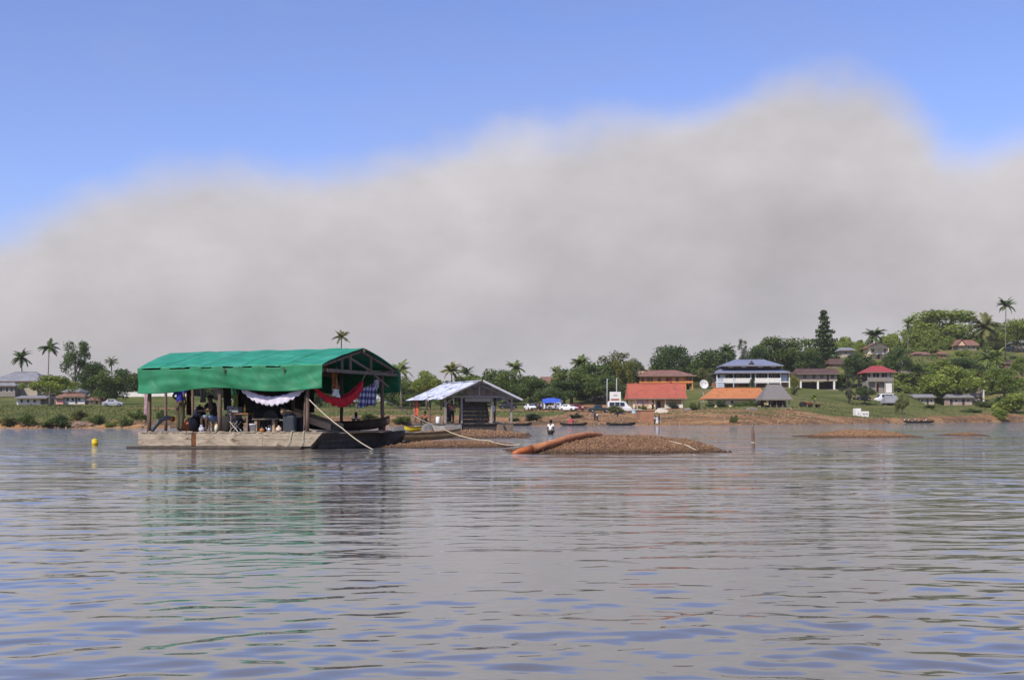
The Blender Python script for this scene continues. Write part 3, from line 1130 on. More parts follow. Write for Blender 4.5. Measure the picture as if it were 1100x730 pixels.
# cans, buckets and boxes
bucket_m = mat('white_plastic', (.72, .76, .78), .5, .06, 4)
t = put('plastic_bucket', 'white and pale blue plastic bucket standing at the deck edge', 'bucket', 271.7, 463.5, .3)
MB().lathe([(.085, 0), (.105, .2), (.117, .23), (.122, .232), (.122, .262), (.115, .262), (.10, .05)], 18).build('shell', bucket_m, t, smooth=True)
MB().lathe([(.1005, .10), (.1085, .19), (.1085, .19), (.1005, .10)], 18).build('print_band', mat('pale_blue_print', (.25, .52, .66), .5, .3, 12), t)
MB().tube([(.12 * math.cos(k), -.015 + -.02, .24 - .10 * math.sin(k)) for k in np.linspace(0, PI, 9)], .006, 5).build('handle', mat('wire', (.25, .25, .25), .5), t)
t = put('jerry_can', 'large dark grey plastic jerry can near the right front post', 'jerry can', 311.5, 463.5, .55, .12)
mb = MB()
mb.grid(lambda u, v: ((.21 + .0) * (abs(math.cos(2 * PI * u)) ** .45) * (1 if math.cos(2 * PI * u) > 0 else -1) * (1 - .25 * max(0, v - .85) / .15),
                      .15 * (abs(math.sin(2 * PI * u)) ** .45) * (1 if math.sin(2 * PI * u) > 0 else -1) * (1 - .25 * max(0, v - .85) / .15), .58 * v), 32, 14)
mb.f.append(tuple(14 * 33 + i for i in range(32)))
can_m = mat('dark_grey_plastic', (.040, .047, .055), .5, .2, 4)
mb.build('tank', can_m, t, smooth=True)
MB().lathe([(.05, .57), (.05, .62), (.045, .63)], 12, (.09, 0, 0)).build('cap', mat('black_plastic', (.02, .02, .02), .5), t)
MB().tube([(-.12, 0, .56), (-.10, 0, .64), (.0, 0, .64), (.02, 0, .57)], .016, 6).build('handle', can_m, t)
t = put('jerry_can', 'blue black jerry can half behind the large grey one', 'jerry can', 323, 463, .95, .1)
MB().box(-.17, .17, -.12, .12, 0, .46).build('tank', mat('blue_black_plastic', (.012, .015, .024), .5), t, bevel=.05)
MB().lathe([(.04, .45), (.04, .50), (.03, .51)], 10, (.08, 0, 0)).build('cap', MATS['black_plastic'], t)
t = put('cooking_pot', 'small orange pot on the deck right of the bucket', 'pot', 281.5, 463.5, .35)
MB().lathe([(.05, 0), (.075, .03), (.078, .09), (.070, .095)], 14).build('bowl', mat('orange_enamel', (.55, .19, .03), .45), t, smooth=True)
MB().lathe([(.08, .095), (.03, .12), (.012, .13), (.012, .15)], 14).build('lid', mat('dull_tin', (.16, .13, .11), .5), t, smooth=True)
t = put('kettle', 'small grey kettle beside the orange pot', 'kettle', 289.5, 463.5, .4)
MB().lathe([(.07, 0), (.085, .05), (.06, .12), (.02, .14)], 14).build('body', mat('aluminium', (.33, .35, .40), .35, metal=.6), t, smooth=True)
MB().tube([(-.07, 0, .06), (-.12, 0, .12), (-.14, 0, .14)], [.018, .012, .01], 6).build('spout', MATS['aluminium'], t)
MB().tube([(-.04, 0, .12), (-.03, 0, .20), (.04, 0, .20), (.05, 0, .12)], .007, 5).build('handle', MATS['aluminium'], t)
t = put('bread_bag', 'crumpled white and orange bag under the low bench', 'bag', 299.5, 463.5, .4)
MB().lathe([(.03, 0), (.10, .03), (.11, .09), (.06, .15), (.02, .16), (.04, .20)], 10).build('sack', mat('orange_white_bag', (.60, .42, .30), .7, .5, 14, stain=((.75, .72, .68), 8, .5)), t, smooth=True)
t = put('drink_bottle', 'yellow bottle standing on the small brown table', 'bottle', 263, 445, .9, 0, DECK + .62)
MB().lathe([(.035, 0), (.038, .16), (.015, .22), (.015, .27)], 10).build('body', mat('yellow_plastic', (.62, .42, .05), .4), t, smooth=True)
MB().lathe([(.018, .27), (.018, .30)], 10).build('cap', mat('brown_cap', (.22, .09, .03), .5), t)
t = put('side_table', 'small brown wooden table with a bottle on it', 'table', 260, 463, .9)
MB().box(-.36, .36, -.22, .22, .57, .62).build('table_top', mat('brown_board', (.23, .11, .05), .8, .3, 5), t)
for sx in (-.31, .31):
    for sy in (-.17, .17):
        MB().box(sx - .025, sx + .025, sy - .025, sy + .025, 0, .57).build('leg', post_m, t)
t = put('speaker_box', 'pale grey control box with holes behind the small table', 'box', 252, 450, 1.35, 0, DECK + .44)
bx = MB().box(-.22, .22, -.14, .14, 0, .44).build('case', mat('pale_grey_metal', (.32, .33, .33), .6, .15, 4), t, bevel=.01)
for hx, hz in ((-.14, .32), (.02, .35), (-.10, .2), (-.16, .08)):
    MB().lathe([(.022, 0), (.022, .012)], 10).build('port', dkc, t).matrix_local = Matrix.Translation((hx, -.142, hz)) @ Matrix.Rotation(PI / 2, 4, 'X')
t = put('crate', 'dark crate under the pale grey control box', 'crate', 252, 463, 1.35)
for z in (0, .15, .30):
    MB().box(-.25, .25, -.16, -.13, z, z + .12).build('slat', wood_dark, t)
    MB().box(-.25, .25, .13, .16, z, z + .12).build('slat', wood_dark, t)
for sx in (-.24, .21):
    MB().box(sx, sx + .03, -.13, .13, 0, .44).build('side', wood_dark, t)
# folded chair frame
t = put('folding_chair', 'folded chair with pale crossed tubes leaning under the table', 'chair', 253, 463.5, .5)
pt = mat('pale_tube', (.42, .43, .42), .4, metal=.4)
for sy in (-.12, .12):
    MB().tube([(-.17, sy, 0), (.15, sy, .34)], .013, 6).build('leg', pt, t)
    MB().tube([(.17, sy, 0), (-.15, sy, .34)], .013, 6).build('leg', pt, t)
MB().box(-.16, .18, -.13, .13, .345, .375).build('seat', mat('navy_canvas', (.02, .03, .07), .9), t)
# low bench
t = put('low_bench', 'low plank bench right of the bucket', 'bench', 289, 463, .85)
MB().box(-.55, .55, -.16, .16, .40, .43).build('seat', wood_grey, t)
for sx in (-.45, .22):
    MB().box(sx - .05, sx + .05, -.10, .10, 0, .40).build('leg', wood_light, t)
# engine heap covered with black plastic
t = put('engine', 'dark diesel pump engine under black plastic behind the bench', 'engine', 293, 463, 2.0)
bk = mat('black_plastic_sheet', (.020, .021, .023), .45, .4, 5, bump=.8, bscale=7, spec=.5)
MB().grid(lambda u, v: ((u - .5) * 1.9, (v - .5) * 1.1, .30 + .62 * (1 - abs(2 * u - 1) ** 2.5) * (1 - abs(2 * v - 1) ** 3) + .09 * fbm(u * 5, v * 4, 1.6, 3)), 40, 24).build('cover', bk, t, smooth=True, solid=.01)
MB().box(-.8, .8, -.42, .42, .0, .34).build('skid', wood_dark, t, bevel=.03)
MB().lathe([(.3, -.06), (.3, .06)], 20).build('flywheel', mat('greasy_iron', (.03, .028, .026), .5, metal=.5), t).matrix_local = Matrix.Translation((.25, -.5, .42)) @ Matrix.Rotation(PI / 2, 4, 'X')
MB().tube([(-.3, .1, .8), (-.3, .1, 1.35), (-.2, .1, 1.45)], .04, 8).build('exhaust', MATS['greasy_iron'], t)
# black sacks and bags
def sack(label, px, py, b, w, h, m, name='sack'):
    t = put(name, label, 'sack' if name == 'sack' else 'bag', px, py, b)
    r = random.Random(int(px * 10))
    ph = [r.uniform(0, 6) for _ in range(4)]
    def fn(u, v):
        a = 2 * PI * u
        rr_ = w * (math.sin(PI * (.12 + .80 * v)) ** .55) * (1 + .10 * math.sin(3 * a + ph[0] + 4 * v) + .06 * math.sin(5 * a + ph[1]))
        return (rr_ * math.cos(a), rr_ * .75 * math.sin(a), h * v + .02 * math.sin(4 * a + ph[2]))
    mb = MB().grid(fn, 22, 12)
    mb.f.append(tuple(range(21, -1, -1)))
    mb.f.append(tuple(12 * 23 + i for i in range(22)))
    mb.build('bulge', m, t, smooth=True)
    MB().lathe([(.05, h - .02), (.03, h + .02), (.06, h + .07)], 8).build('knot', m, t, smooth=True)
sack('tall black sack right of the standing person', 214.5, 462, 1.5, .24, .85, bk)
sack('squat black sack left of the tall black one', 208.5, 462.5, 1.2, .20, .5, bk)
sack('dark sack pushed against the middle front post', 243, 463, .8, .19, .52, MATS['charcoal_cloth'])
sack('small pale bag at the feet of the seated person', 216.5, 463.5, .35, .10, .16, mat('pale_bag', (.42, .43, .50), .7), 'bag')
sack('orange bundle behind the standing person', 203, 462.5, 1.7, .20, .42, mat('orange_plastic', (.48, .12, .03), .7, .4, 6), 'bundle')
t = put('milk_jug', 'cream coloured jug beside the middle front post', 'jug', 232.5, 463.5, .2)
MB().lathe([(.055, 0), (.06, .14), (.05, .19), (.022, .23), (.022, .26)], 12).build('body', mat('cream_plastic', (.68, .66, .48), .5), t, smooth=True)
MB().tube([(.05, 0, .08), (.10, 0, .12), (.08, 0, .19), (.03, 0, .20)], .010, 5).build('handle', MATS['cream_plastic'], t)
# grey suction hose
x0, _ = A.loc(161, 460, 1.0)
t = thing('suction_hose', 'thick grey suction hose arching behind the leftmost post', 'hose', A.w(x0, 1.0, DECK), A.rz)
MB().tube([(.05 + .85 * k, .02 * k, .02 + .46 * math.sin(PI * .5 * min(1, k * 1.35)) - .05 * max(0, k - .7)) for k in np.linspace(0, 1, 14)], [.075] * 14, 12).build('pipe', mat('grey_rubber', (.10, .11, .115), .7, .25, 8), t, smooth=True)
MB().tube([(.88, .02, .45), (.95, .02, .44)], .095, 12).build('coupling', MATS['orange_plastic'], t)
# sluice: sloping wooden trough
t = put('sluice_box', 'long sloping wooden sluice trough running down to the right end', 'sluice box', 346, 463, 1.7, 0)
def slope_board(y0_, y1_, z0_, z1_, m, name, dz=0.05):
    mb = MB()
    vs = [(-1.3, y0_, z0_ + .62), (.55, y0_, z0_ + .08), (.55, y1_, z1_ + .08), (-1.3, y1_, z1_ + .62)]
    vs += [(v[0], v[1], v[2] - dz) for v in vs]
    mb.add(vs, [(0, 1, 2, 3), (7, 6, 5, 4), (0, 4, 5, 1), (1, 5, 6, 2), (2, 6, 7, 3), (3, 7, 4, 0)])
    return mb.build(name, m, t)
slope_board(-.42, .42, .02, .02, wood_dark, 'bed')
slope_board(-.47, -.42, .17, .17, wood_light, 'side_board', .22)
slope_board(.42, .47, .17, .17, wood_light, 'side_board', .22)
for k in (-1.0, .3):
    MB().beam((k, 0, 0), (k, 0, .42 - .29 * (k + .75)), .08).build('trestle', wood_grey, t)


# ------------------------------------------------------------------ dugout canoes
def canoe(name, label, loc, rz, Lc, Wc, Hc, m, thwarts=2, group=None, m_in=None, pitch=0.0):
    t = thing(name, label, 'canoe', loc, rz, group)
    t.rotation_euler = (0, pitch, rz)
    mb = MB()
    nu, nv = 30, 10

    def sec(u, v, k):
        s = 2 * u - 1
        half = Wc / 2 * max(.02, 1 - abs(s) ** 2.6) * k
        zt = Hc * (.78 + .42 * abs(s) ** 3)
        zb = (.0 if k == 1 else .05) + Hc * .55 * abs(s) ** 4
        a = PI * v
        return (s * Lc / 2, -half * math.cos(a), zt - (zt - zb) * math.sin(a) ** .7)
    mb.grid(lambda u, v: sec(u, v, 1.0), nu, nv)
    mb.grid(lambda u, v: sec(u, v, .86), nu, nv)
    n1 = (nu + 1) * (nv + 1)
    for e in (0, nv):
        for i in range(nu):
            a = e * (nu + 1) + i
            mb.f.append((a, a + 1, n1 + a + 1, n1 + a))
    mb.build('hull', m, t, smooth=True)
    for i in range(thwarts):
        x = (i + 1) / (thwarts + 1) * Lc - Lc / 2
        w = Wc / 2 * (1 - abs(2 * x / Lc) ** 2.6) * .9
        MB().box(x - .09, x + .09, -w, w, Hc * .66, Hc * .66 + .03).build('thwart', wood_grey, t)
    return t


x, _ = A.loc(378, 458, 3.4)
canoe('dugout_canoe', 'dark dugout canoe hauled onto the right end of the big barge', A.w(x - .35, 3.4, DECK + .03), A.rz + .05, 3.5, .62, .42, mat('dark_dugout', (.065, .046, .034), .85, .4, 4, bump=.5, bscale=14), 2)
canoe('dugout_canoe', 'brown canoe drawn up behind the bow of the big barge', Vector((at(433, 470, 52).x, 52, .12)), .06, 4.6, .7, .4, mat('brown_dugout', (.21, .145, .085), .9, .3, 4, bump=.4, bscale=14), 2)
# little lantern and red can
t = put('lantern', 'small black and blue lantern standing behind the dark canoe', 'lantern', 382.5, 447, 4.2, 0, DECK + .45)
MB().lathe([(.06, 0), (.06, .05)], 10).build('base', mat('blue_tin', (.06, .30, .50), .4), t)
MB().lathe([(.045, .05), (.06, .11), (.045, .17)], 10).build('chimney', MATS['black_plastic'], t, smooth=True)
MB().lathe([(.05, .17), (.065, .18), (.03, .22)], 10).build('cap', MATS['black_plastic'], t)
t = put('fuel_drum', 'short wooden stand that carries the small lantern', 'stand', 382.5, 460, 4.2)
t.name = 'lantern_stand'
MB().box(-.12, .12, -.12, .12, .38, .43).build('top', wood_grey, t)
for sx in (-.09, .09):
    MB().box(sx - .02, sx + .02, -.09, .09, 0, .38).build('leg', wood_grey, t)
xr, _ = A.loc(417, 458, 5.3)
t = thing('jerry_can', 'red jerry can standing on the dark bow of the big barge', 'jerry can', A.w(xr - .15, 5.1, DECK - .02), A.rz + .4)
mb = MB().box(-.13, .13, -.10, .10, 0, .30)
mb.build('tank', mat('red_plastic', (.42, .025, .02), .5, .2, 4), t, bevel=.04)
MB().lathe([(.03, .30), (.03, .34)], 10, (.06, 0, 0)).build('cap', MATS['black_plastic'], t)
MB().tube([(-.09, 0, .29), (-.07, 0, .36), (.0, 0, .36), (.02, 0, .30)], .014, 6).build('handle', MATS['red_plastic'], t)


# ------------------------------------------------------------------ ropes
rope_m = mat('pale_rope', (.52, .46, .34), .9, .2, 20)


def rope(label, pts, r=.016, n=24, sag=0.0):
    t = thing('rope', label, 'rope', pts[0])
    P = [p - pts[0] for p in pts]
    out = []
    for i in range(len(P) - 1):
        for k in range(n):
            u = k / n
            q = P[i].lerp(P[i + 1], u)
            q.z -= sag * 4 * u * (1 - u)
            out.append(q)
    out.append(P[-1])
    MB().tube(out, r, 6).build('strand', rope_m, t, smooth=True)


xa, za = A.loc(333.5, 429, .2)
rope('pale mooring rope slanting from the right front post into the water', [A.w(xa, .12, za), at(368, 460, 41.3), Vector((at(401, 480, 41).x, 41.0, 0.0))], .017, 12, .05)
xa, za = A.loc(411, 428, 5.0)
rope('long rope running from the barge gable post across the gravel to the pipe', [A.w(xa, 5.0, za), at(482, 463.3, 47.0), at(525, 473.0, 46.0), at(558, 477.2, 42.0)], .018, 14, .07)
xa, _ = A.loc(314, 464, .0)
for (pxa, pxb, lab) in ((314, 306, 'left short rope looped over the hull edge below the jerry can'), (326.5, 322, 'right short rope looped over the hull edge below the jerry can')):
    xa, _ = A.loc(pxa, 464, -.05)
    xb, _ = A.loc(pxb, 481, -.05)
    rope(lab, [A.w(xa, .1, DECK + .05), A.w(xa - .01, -.06, DECK + .03), A.w((xa + xb) / 2 + .05, -.07, .30), A.w(xb, -.08, .0)], .013, 5)

# ------------------------------------------------------------------ the rusty pipe on the gravel mound
t = thing('dredge_pipe', 'rusty orange pipe arching from the water onto the gravel mound', 'pipe', at(600, 478, 36.6))
P = []
for px, py, D in ((551, 487.0, 35.6), (560, 484.6, 35.8), (572, 481.5, 36.0), (585, 478.0, 36.2), (598, 474.4, 36.5), (611, 470.4, 36.9), (623, 467.6, 37.4), (633, 466.3, 37.8), (641, 466.6, 38.2), (647, 468.5, 38.5)):
    P.append(at(px, py, D) - t.location)
pipe_m = mat('rusty_iron_pipe', (.42, .175, .080), .8, .3, 6, bump=.5, bscale=25, stain=((.22, .13, .09), 4, .55))
MB().tube(P[2:], [.104, .098, .094, .090, .086, .082, .078, .075], 16).build('pipe', pipe_m, t, smooth=True)
MB().tube(P[:3], [.05, .095, .108], 16).build('mouth', mat('wet_orange_rust', (.42, .12, .035), .45, .25, 6), t, smooth=True)
MB().tube([P[2] - (P[3] - P[2]) * .03, P[2] + (P[3] - P[2]) * .12], .118, 16).build('flange', pipe_m, t)
MB().tube([P[-1] - (P[-1] - P[-2]) * .2, P[-1] + Vector((.02, 0, -.02))], .10, 16).build('flange', pipe_m, t)
rope('thin pale line lying down the right slope of the gravel mound', [Vector((at(720, 470, 37).x, 37.2, mound_h(at(720, 470, 37).x, 37.2) + .03)), Vector((at(737, 476, 36.4).x, 36.4, mound_h(at(737, 476, 36.4).x, 36.4) + .03)), Vector((at(751, 483, 36).x, 35.9, .02))], .014, 8)

# mooring post in the river, float drum
t = thing('mooring_post', 'weathered wooden post standing alone in the open river', 'post', Vector((at(809, 481, 41.3).x, 41.3, 0)))
MB().tube([(0, 0, -.5), (.01, 0, .1), (0, 0, .45), (-.025, 0, .70)], [.055, .052, .048, .042], 9).build('stake', post_m, t, smooth=True)
MB().tube([(.006, 0, .16), (.006, 0, .19)], .068, 9).build('rope_turn', rope_m, t)
t = thing('float_drum', 'yellow plastic float bobbing left of the big barge', 'float', Vector((at(102, 478, 50).x, 50, -.05)))
MB().lathe([(.09, 0), (.115, .02), (.115, .13), (.122, .14), (.122, .16), (.115, .17), (.115, .27), (.10, .295), (.04, .30)], 16).build('drum', mat('yellow_float', (.66, .46, .02), .5, .12, 6), t, smooth=True)
MB().lathe([(.03, .30), (.03, .33)], 8).build('cap', MATS['yellow_float'], t)

# ------------------------------------------------------------------ the smaller barge behind
Bf = Frame(478, 93, 27)
W2, L2, DK2 = 5.45, 5.7, .72
conc = mat('stained_grey_hull', (.33, .30, .26), .9, .25, 1.8, bump=.5, bscale=12, stain=((.10, .085, .07), 1.5, .58))
bB = thing('small_barge', 'smaller barge hut with a mottled tin roof on the gravel shoal', 'barge', Bf.O, Bf.rz)
core = MB().box(.05, W2 - .05, .05, L2, -.3, DK2 - .05).build('pontoon', wood_dark, bB)
for i in range(4):
    MB().box(.0, .06, .08 + i * (L2 - .1) / 4, .05 + (i + 1) * (L2 - .1) / 4, .0, DK2 - .02).build('hull_panel', conc, core)
for a, b, m in ((.0, .85, conc), (.87, 1.30, conc), (4.15, 5.45, mat('brown_hull', (.26, .19, .13), .9, .25, 2))):
    MB().box(a, b, -.03, .05, -.1, DK2 - .02).build('hull_panel', m, core)
for i in range(7):
    w = (W2 + .2) / 7
    MB().box(-.1 + i * w, -.1 + (i + 1) * w - .015, -.05, L2 + .05, DK2 - .05, DK2 + random.uniform(0, .012)).build('deck_board', wood_dark if i % 2 else wood_grey, bB)
E2, R2 = 2.55, 3.75
pw = mat('grey_post_wood', (.34, .30, .26), .9, .25, 5, stretch=(1, 1, .2))
for x, y in ((.08, .08), (1.35, .08), (3.75, .08), (W2 - .08, .08), (.08, L2 / 2), (.08, L2 - .1), (W2 - .08, L2 - .1), (W2 / 2, L2 - .1), (W2 - .08, L2 / 2)):
    MB().beam((x, y, DK2), (x, y, E2 + .05), .11, .11).build('post', pw if y < 1 else post_m, bB)
for y in (.08, L2 / 2, L2 - .1):
    MB().beam((-.1, y, E2 + .08), (W2 + .1, y, E2 + .08), .09, .13).build('tie_beam', pw, bB)
    for sx in (-.28, W2 + .28):
        MB().beam((sx, y, E2 - .10), (W2 / 2, y, R2 - .05), .07, .10).build('rafter', pw, bB)
MB().beam((W2 / 2, .05, E2 + .1), (W2 / 2, .05, R2 - .1), .11).build('king_post', pw, bB)
MB().beam((W2 / 2 + .15, .0, R2 - .3), (W2 - .6, .0, E2 + .15), .07, .09).build('brace', pw, bB)
MB().beam((.12, .08, E2 - .45), (.75, .08, E2 + .02), .08).build('brace', pw, bB)
MB().beam((W2 - .12, .08, E2 - .45), (W2 - .9, .08, E2 + .02), .08).build('brace', pw, bB)
MB().box(1.45, 4.2, .02, .06, E2 + .16, E2 + .62).build('gable_board', wood_grey, bB)
MB().box(1.6, 3.65, .02, .05, E2 - .28, E2 - .02).build('gable_board', mat('plywood', (.36, .30, .22), .9, .2, 3), bB)
tin = mat('mottled_tin_roof', (.62, .65, .74), .5, .15, 2.0, spec=.4, stain=((.17, .18, .30), 1.7, .50))
for sgn in (-1, 1):
    xe = -.45 if sgn < 0 else W2 + .45
    nsh = 7
    y_a, y_b = -.6, L2 + .6
    for i in range(nsh):
        a = y_a + (y_b - y_a) * i / nsh
        b = y_a + (y_b - y_a) * (i + 1) / nsh + .05
        lift = .02 * (i % 2)
        mb = MB()
        mb.grid(lambda u, v: (xe + (W2 / 2 - xe) * u, a + (b - a) * v, E2 - .12 + (R2 - E2 + .12) * u + lift + .012 * math.sin(v * 8 * PI) + .03 * fbm(u * 3, i + v, 1.0, 2) - .03 * math.sin(PI * u)), 8, 16)
        mb.build('roof_sheet', tin, bB, smooth=True, solid=.01)
    MB().beam((xe, -.63, E2 - .14), (W2 / 2, -.63, R2 + .02), .05, .13).build('verge_board', mat('white_trim', (.72, .72, .72), .6, .1) if sgn > 0 else wood_dark, bB)
MB().beam((W2 / 2, -.62, R2 + .045), (W2 / 2, L2 + .6, R2 + .045), .22, .04).build('ridge_cap', tin, bB)
# big plank washing table standing in the gable
t = thing('washing_sluice', 'tall dark plank sluice standing in the gable of the small barge', 'sluice', Bf.w(2.6, -.1, .15), Bf.rz)
for i in range(8):
    z = .0 + i * .29
    MB().box(-1.02, 1.02, .30 + .09 * i, .36 + .09 * i, z, z + .27).build('plank', wood_dark, t)
for sx in (-1.06, 1.06):
    MB().beam((sx, .22, 0), (sx, 1.0, 2.35), .10, .12).build('side_rail', wood_dark, t)
for sx in (-.9, .9):
    MB().beam((sx, 1.3, 0.5), (sx, 1.05, 2.2), .09).build('prop', wood_dark, t)


def putB(name, label, cat, x, y, z, rz=0):
    return thing(name, label, cat, Bf.w(x, y, z), Bf.rz + rz)


t = putB('water_drum', 'white plastic drum standing on the left deck of the small barge', 'drum', .35, 2.0, DK2 + .01)
MB().lathe([(.15, 0), (.165, .03), (.165, .40), (.13, .45), (.05, .46)], 14).build('body', bucket_m, t, smooth=True)
MB().lathe([(.05, .46), (.05, .49)], 10).build('cap', bucket_m, t)
t = putB('pump_engine', 'dark pump with pipes beside the washing sluice', 'pump', .75, 1.1, DK2 + .012)
MB().box(-.35, .35, -.25, .25, 0, .12).build('skid', wood_dark, t, bevel=.02)
MB().lathe([(.22, .12), (.25, .3), (.2, .55), (.1, .62)], 14).build('casing', MATS['greasy_iron'], t, smooth=True)
MB().tube([(0, 0, .5), (.1, -.1, .9), (.15, -.1, 1.3)], .06, 8).build('pipe', MATS['greasy_iron'], t)
MB().tube([(-.2, 0, .3), (-.5, -.1, .35)], .05, 8).build('pipe', pt, t)
t = putB('control_box', 'small white switch box on the right post of the small barge', 'box', 4.0, .4, DK2 + .85)
MB().box(-.13, .13, -.08, .08, 0, .42).build('case', bucket_m, t, bevel=.01)
MB().box(-.09, .09, -.095, -.085, .06, .34).build('lid', pt, t)
MB().box(-.03, .03, -.04, .04, -.84, -.002).build('stand', pw, t)
t = putB('black_hose', 'black hose drooping over the right deck edge of the small barge', 'hose', 3.75, .3, DK2 + .06)
MB().tube([(.0, 0, .0), (.3, -.1, .05), (.6, -.2, .0), (.9, -.33, -.1), (1.0, -.40, -.5)], .06, 8).build('pipe', MATS['grey_rubber'], t, smooth=True)
MB().tube([(-.08, .02, 0), (.02, -.01, .005)], .075, 8).build('coupling', pt, t)
sheet_m = mat('orange_red_cloth', (.48, .10, .05), .9, .3, 5)
t = putB('red_cloth', 'red orange cloth hanging at the rear left post of the small barge', 'cloth', .05, L2 - .3, 2.4)
MB().grid(lambda u, v: (.05 * math.sin(u * 9 + v * 3), (u - .5) * .75, -1.15 * v), 10, 12).build('cloth', sheet_m, t, smooth=True, solid=.01)
MB().tube([(0, -.4, .01), (0, .4, .01)], .01, 5).build('cord', rope_m, t)
# yellow canoe bow on the gravel
canoe('small_skiff', 'short yellow skiff pulled up on the gravel beside the small barge', Vector((at(449, 463, 83).x, 83, .22)), .25, 1.7, .6, .42, mat('yellow_paint', (.62, .46, .03), .6, .2, 3), 1, pitch=-.1)
t = thing('boulder', 'grey boulder between the yellow skiff and the small barge', 'rock', Vector((at(459.5, 464, 82).x, 82, .1)))
bm = bmesh.new()
bmesh.ops.create_icosphere(bm, subdivisions=3, radius=.5)
for v in bm.verts:
    n = mnoise.noise(v.co * 2.3) * .22
    v.co = Vector((v.co.x * .95, v.co.y * .8, v.co.z * 1.25)) * (1 + n)
me = bpy.data.meshes.new('stone')
bm.to_mesh(me)
me.materials.append(mat('grey_rock', (.16, .15, .14), .9, .4, 3, bump=.8, bscale=6))
o = bpy.data.objects.new('stone', me)
COL.objects.link(o)
o.parent = t

# ------------------------------------------------------------------ buildings of the village
ROOFS = {
    'red': mat('red_painted_tin_roof', (.43, .115, .072), .6, .14, .6, wave=3.0, stain=((.27, .085, .06), .8, .54)),
    'rust': mat('rusty_brown_roof', (.27, .135, .100), .7, .25, .7, wave=3.0, stain=((.15, .08, .06), .9, .52)),
    'orange': mat('orange_tin_roof', (.54, .205, .075), .55, .14, .5, wave=3.0, stain=((.30, .10, .05), .9, .55)),
    'blue': mat('blue_grey_tin_roof', (.215, .240, .335), .5, .12, .5, wave=3.0, stain=((.15, .15, .20), .9, .56)),
    'grey': mat('grey_tin_roof', (.27, .27, .285), .55, .18, .6, wave=3.0, stain=((.15, .12, .10), .9, .55)),
    'thatch': mat('grey_palm_thatch', (.175, .160, .150), .95, .3, 2.5, bump=1.0, bscale=10, stretch=(3, 3, .4)),
    'brown': mat('dark_brown_roof', (.115, .066, .056), .7, .25, .7, wave=3.0),
    'crim': mat('crimson_roof', (.35, .060, .062), .6, .14, .6, wave=3.0),
}
WALL = {
    'cream': mat('cream_wall', (.70, .58, .36), .85, .08, .8, stain=((.45, .36, .24), .7, .66)),
    'white': mat('white_wall', (.70, .67, .62), .85, .08, .8, stain=((.42, .38, .33), .7, .64)),
    'orange': mat('orange_wall', (.62, .235, .075), .85, .10, .8),
    'peach': mat('peach_wall', (.66, .44, .30), .85, .10, .8),
    'pink': mat('pink_wall', (.60, .30, .26), .85, .10, .8),
    'greywood': mat('grey_board_wall', (.24, .21, .18), .9, .22, 1.5, stretch=(6, 1, .3)),
    'beige': mat('beige_wall', (.40, .34, .26), .9, .12, .8, stain=((.24, .20, .16), .7, .62)),
    'blueg': mat('pale_blue_wall', (.42, .46, .55), .8, .08, .8),
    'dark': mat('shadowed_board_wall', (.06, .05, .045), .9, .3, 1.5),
    'brick': mat('brown_wall', (.33, .165, .095), .9, .2, .9),
}
GLASS = mat('dark_window_glass', (.02, .022, .026), .15, .2, 2, spec=.6)
SHUT = mat('brown_shutter', (.12, .05, .03), .8, .2, 3)
TRIM = mat('white_paint_trim', (.74, .72, .68), .7, .06, 2)
DIRT = mat('plinth_concrete', (.30, .27, .24), .9, .2, 1.0)


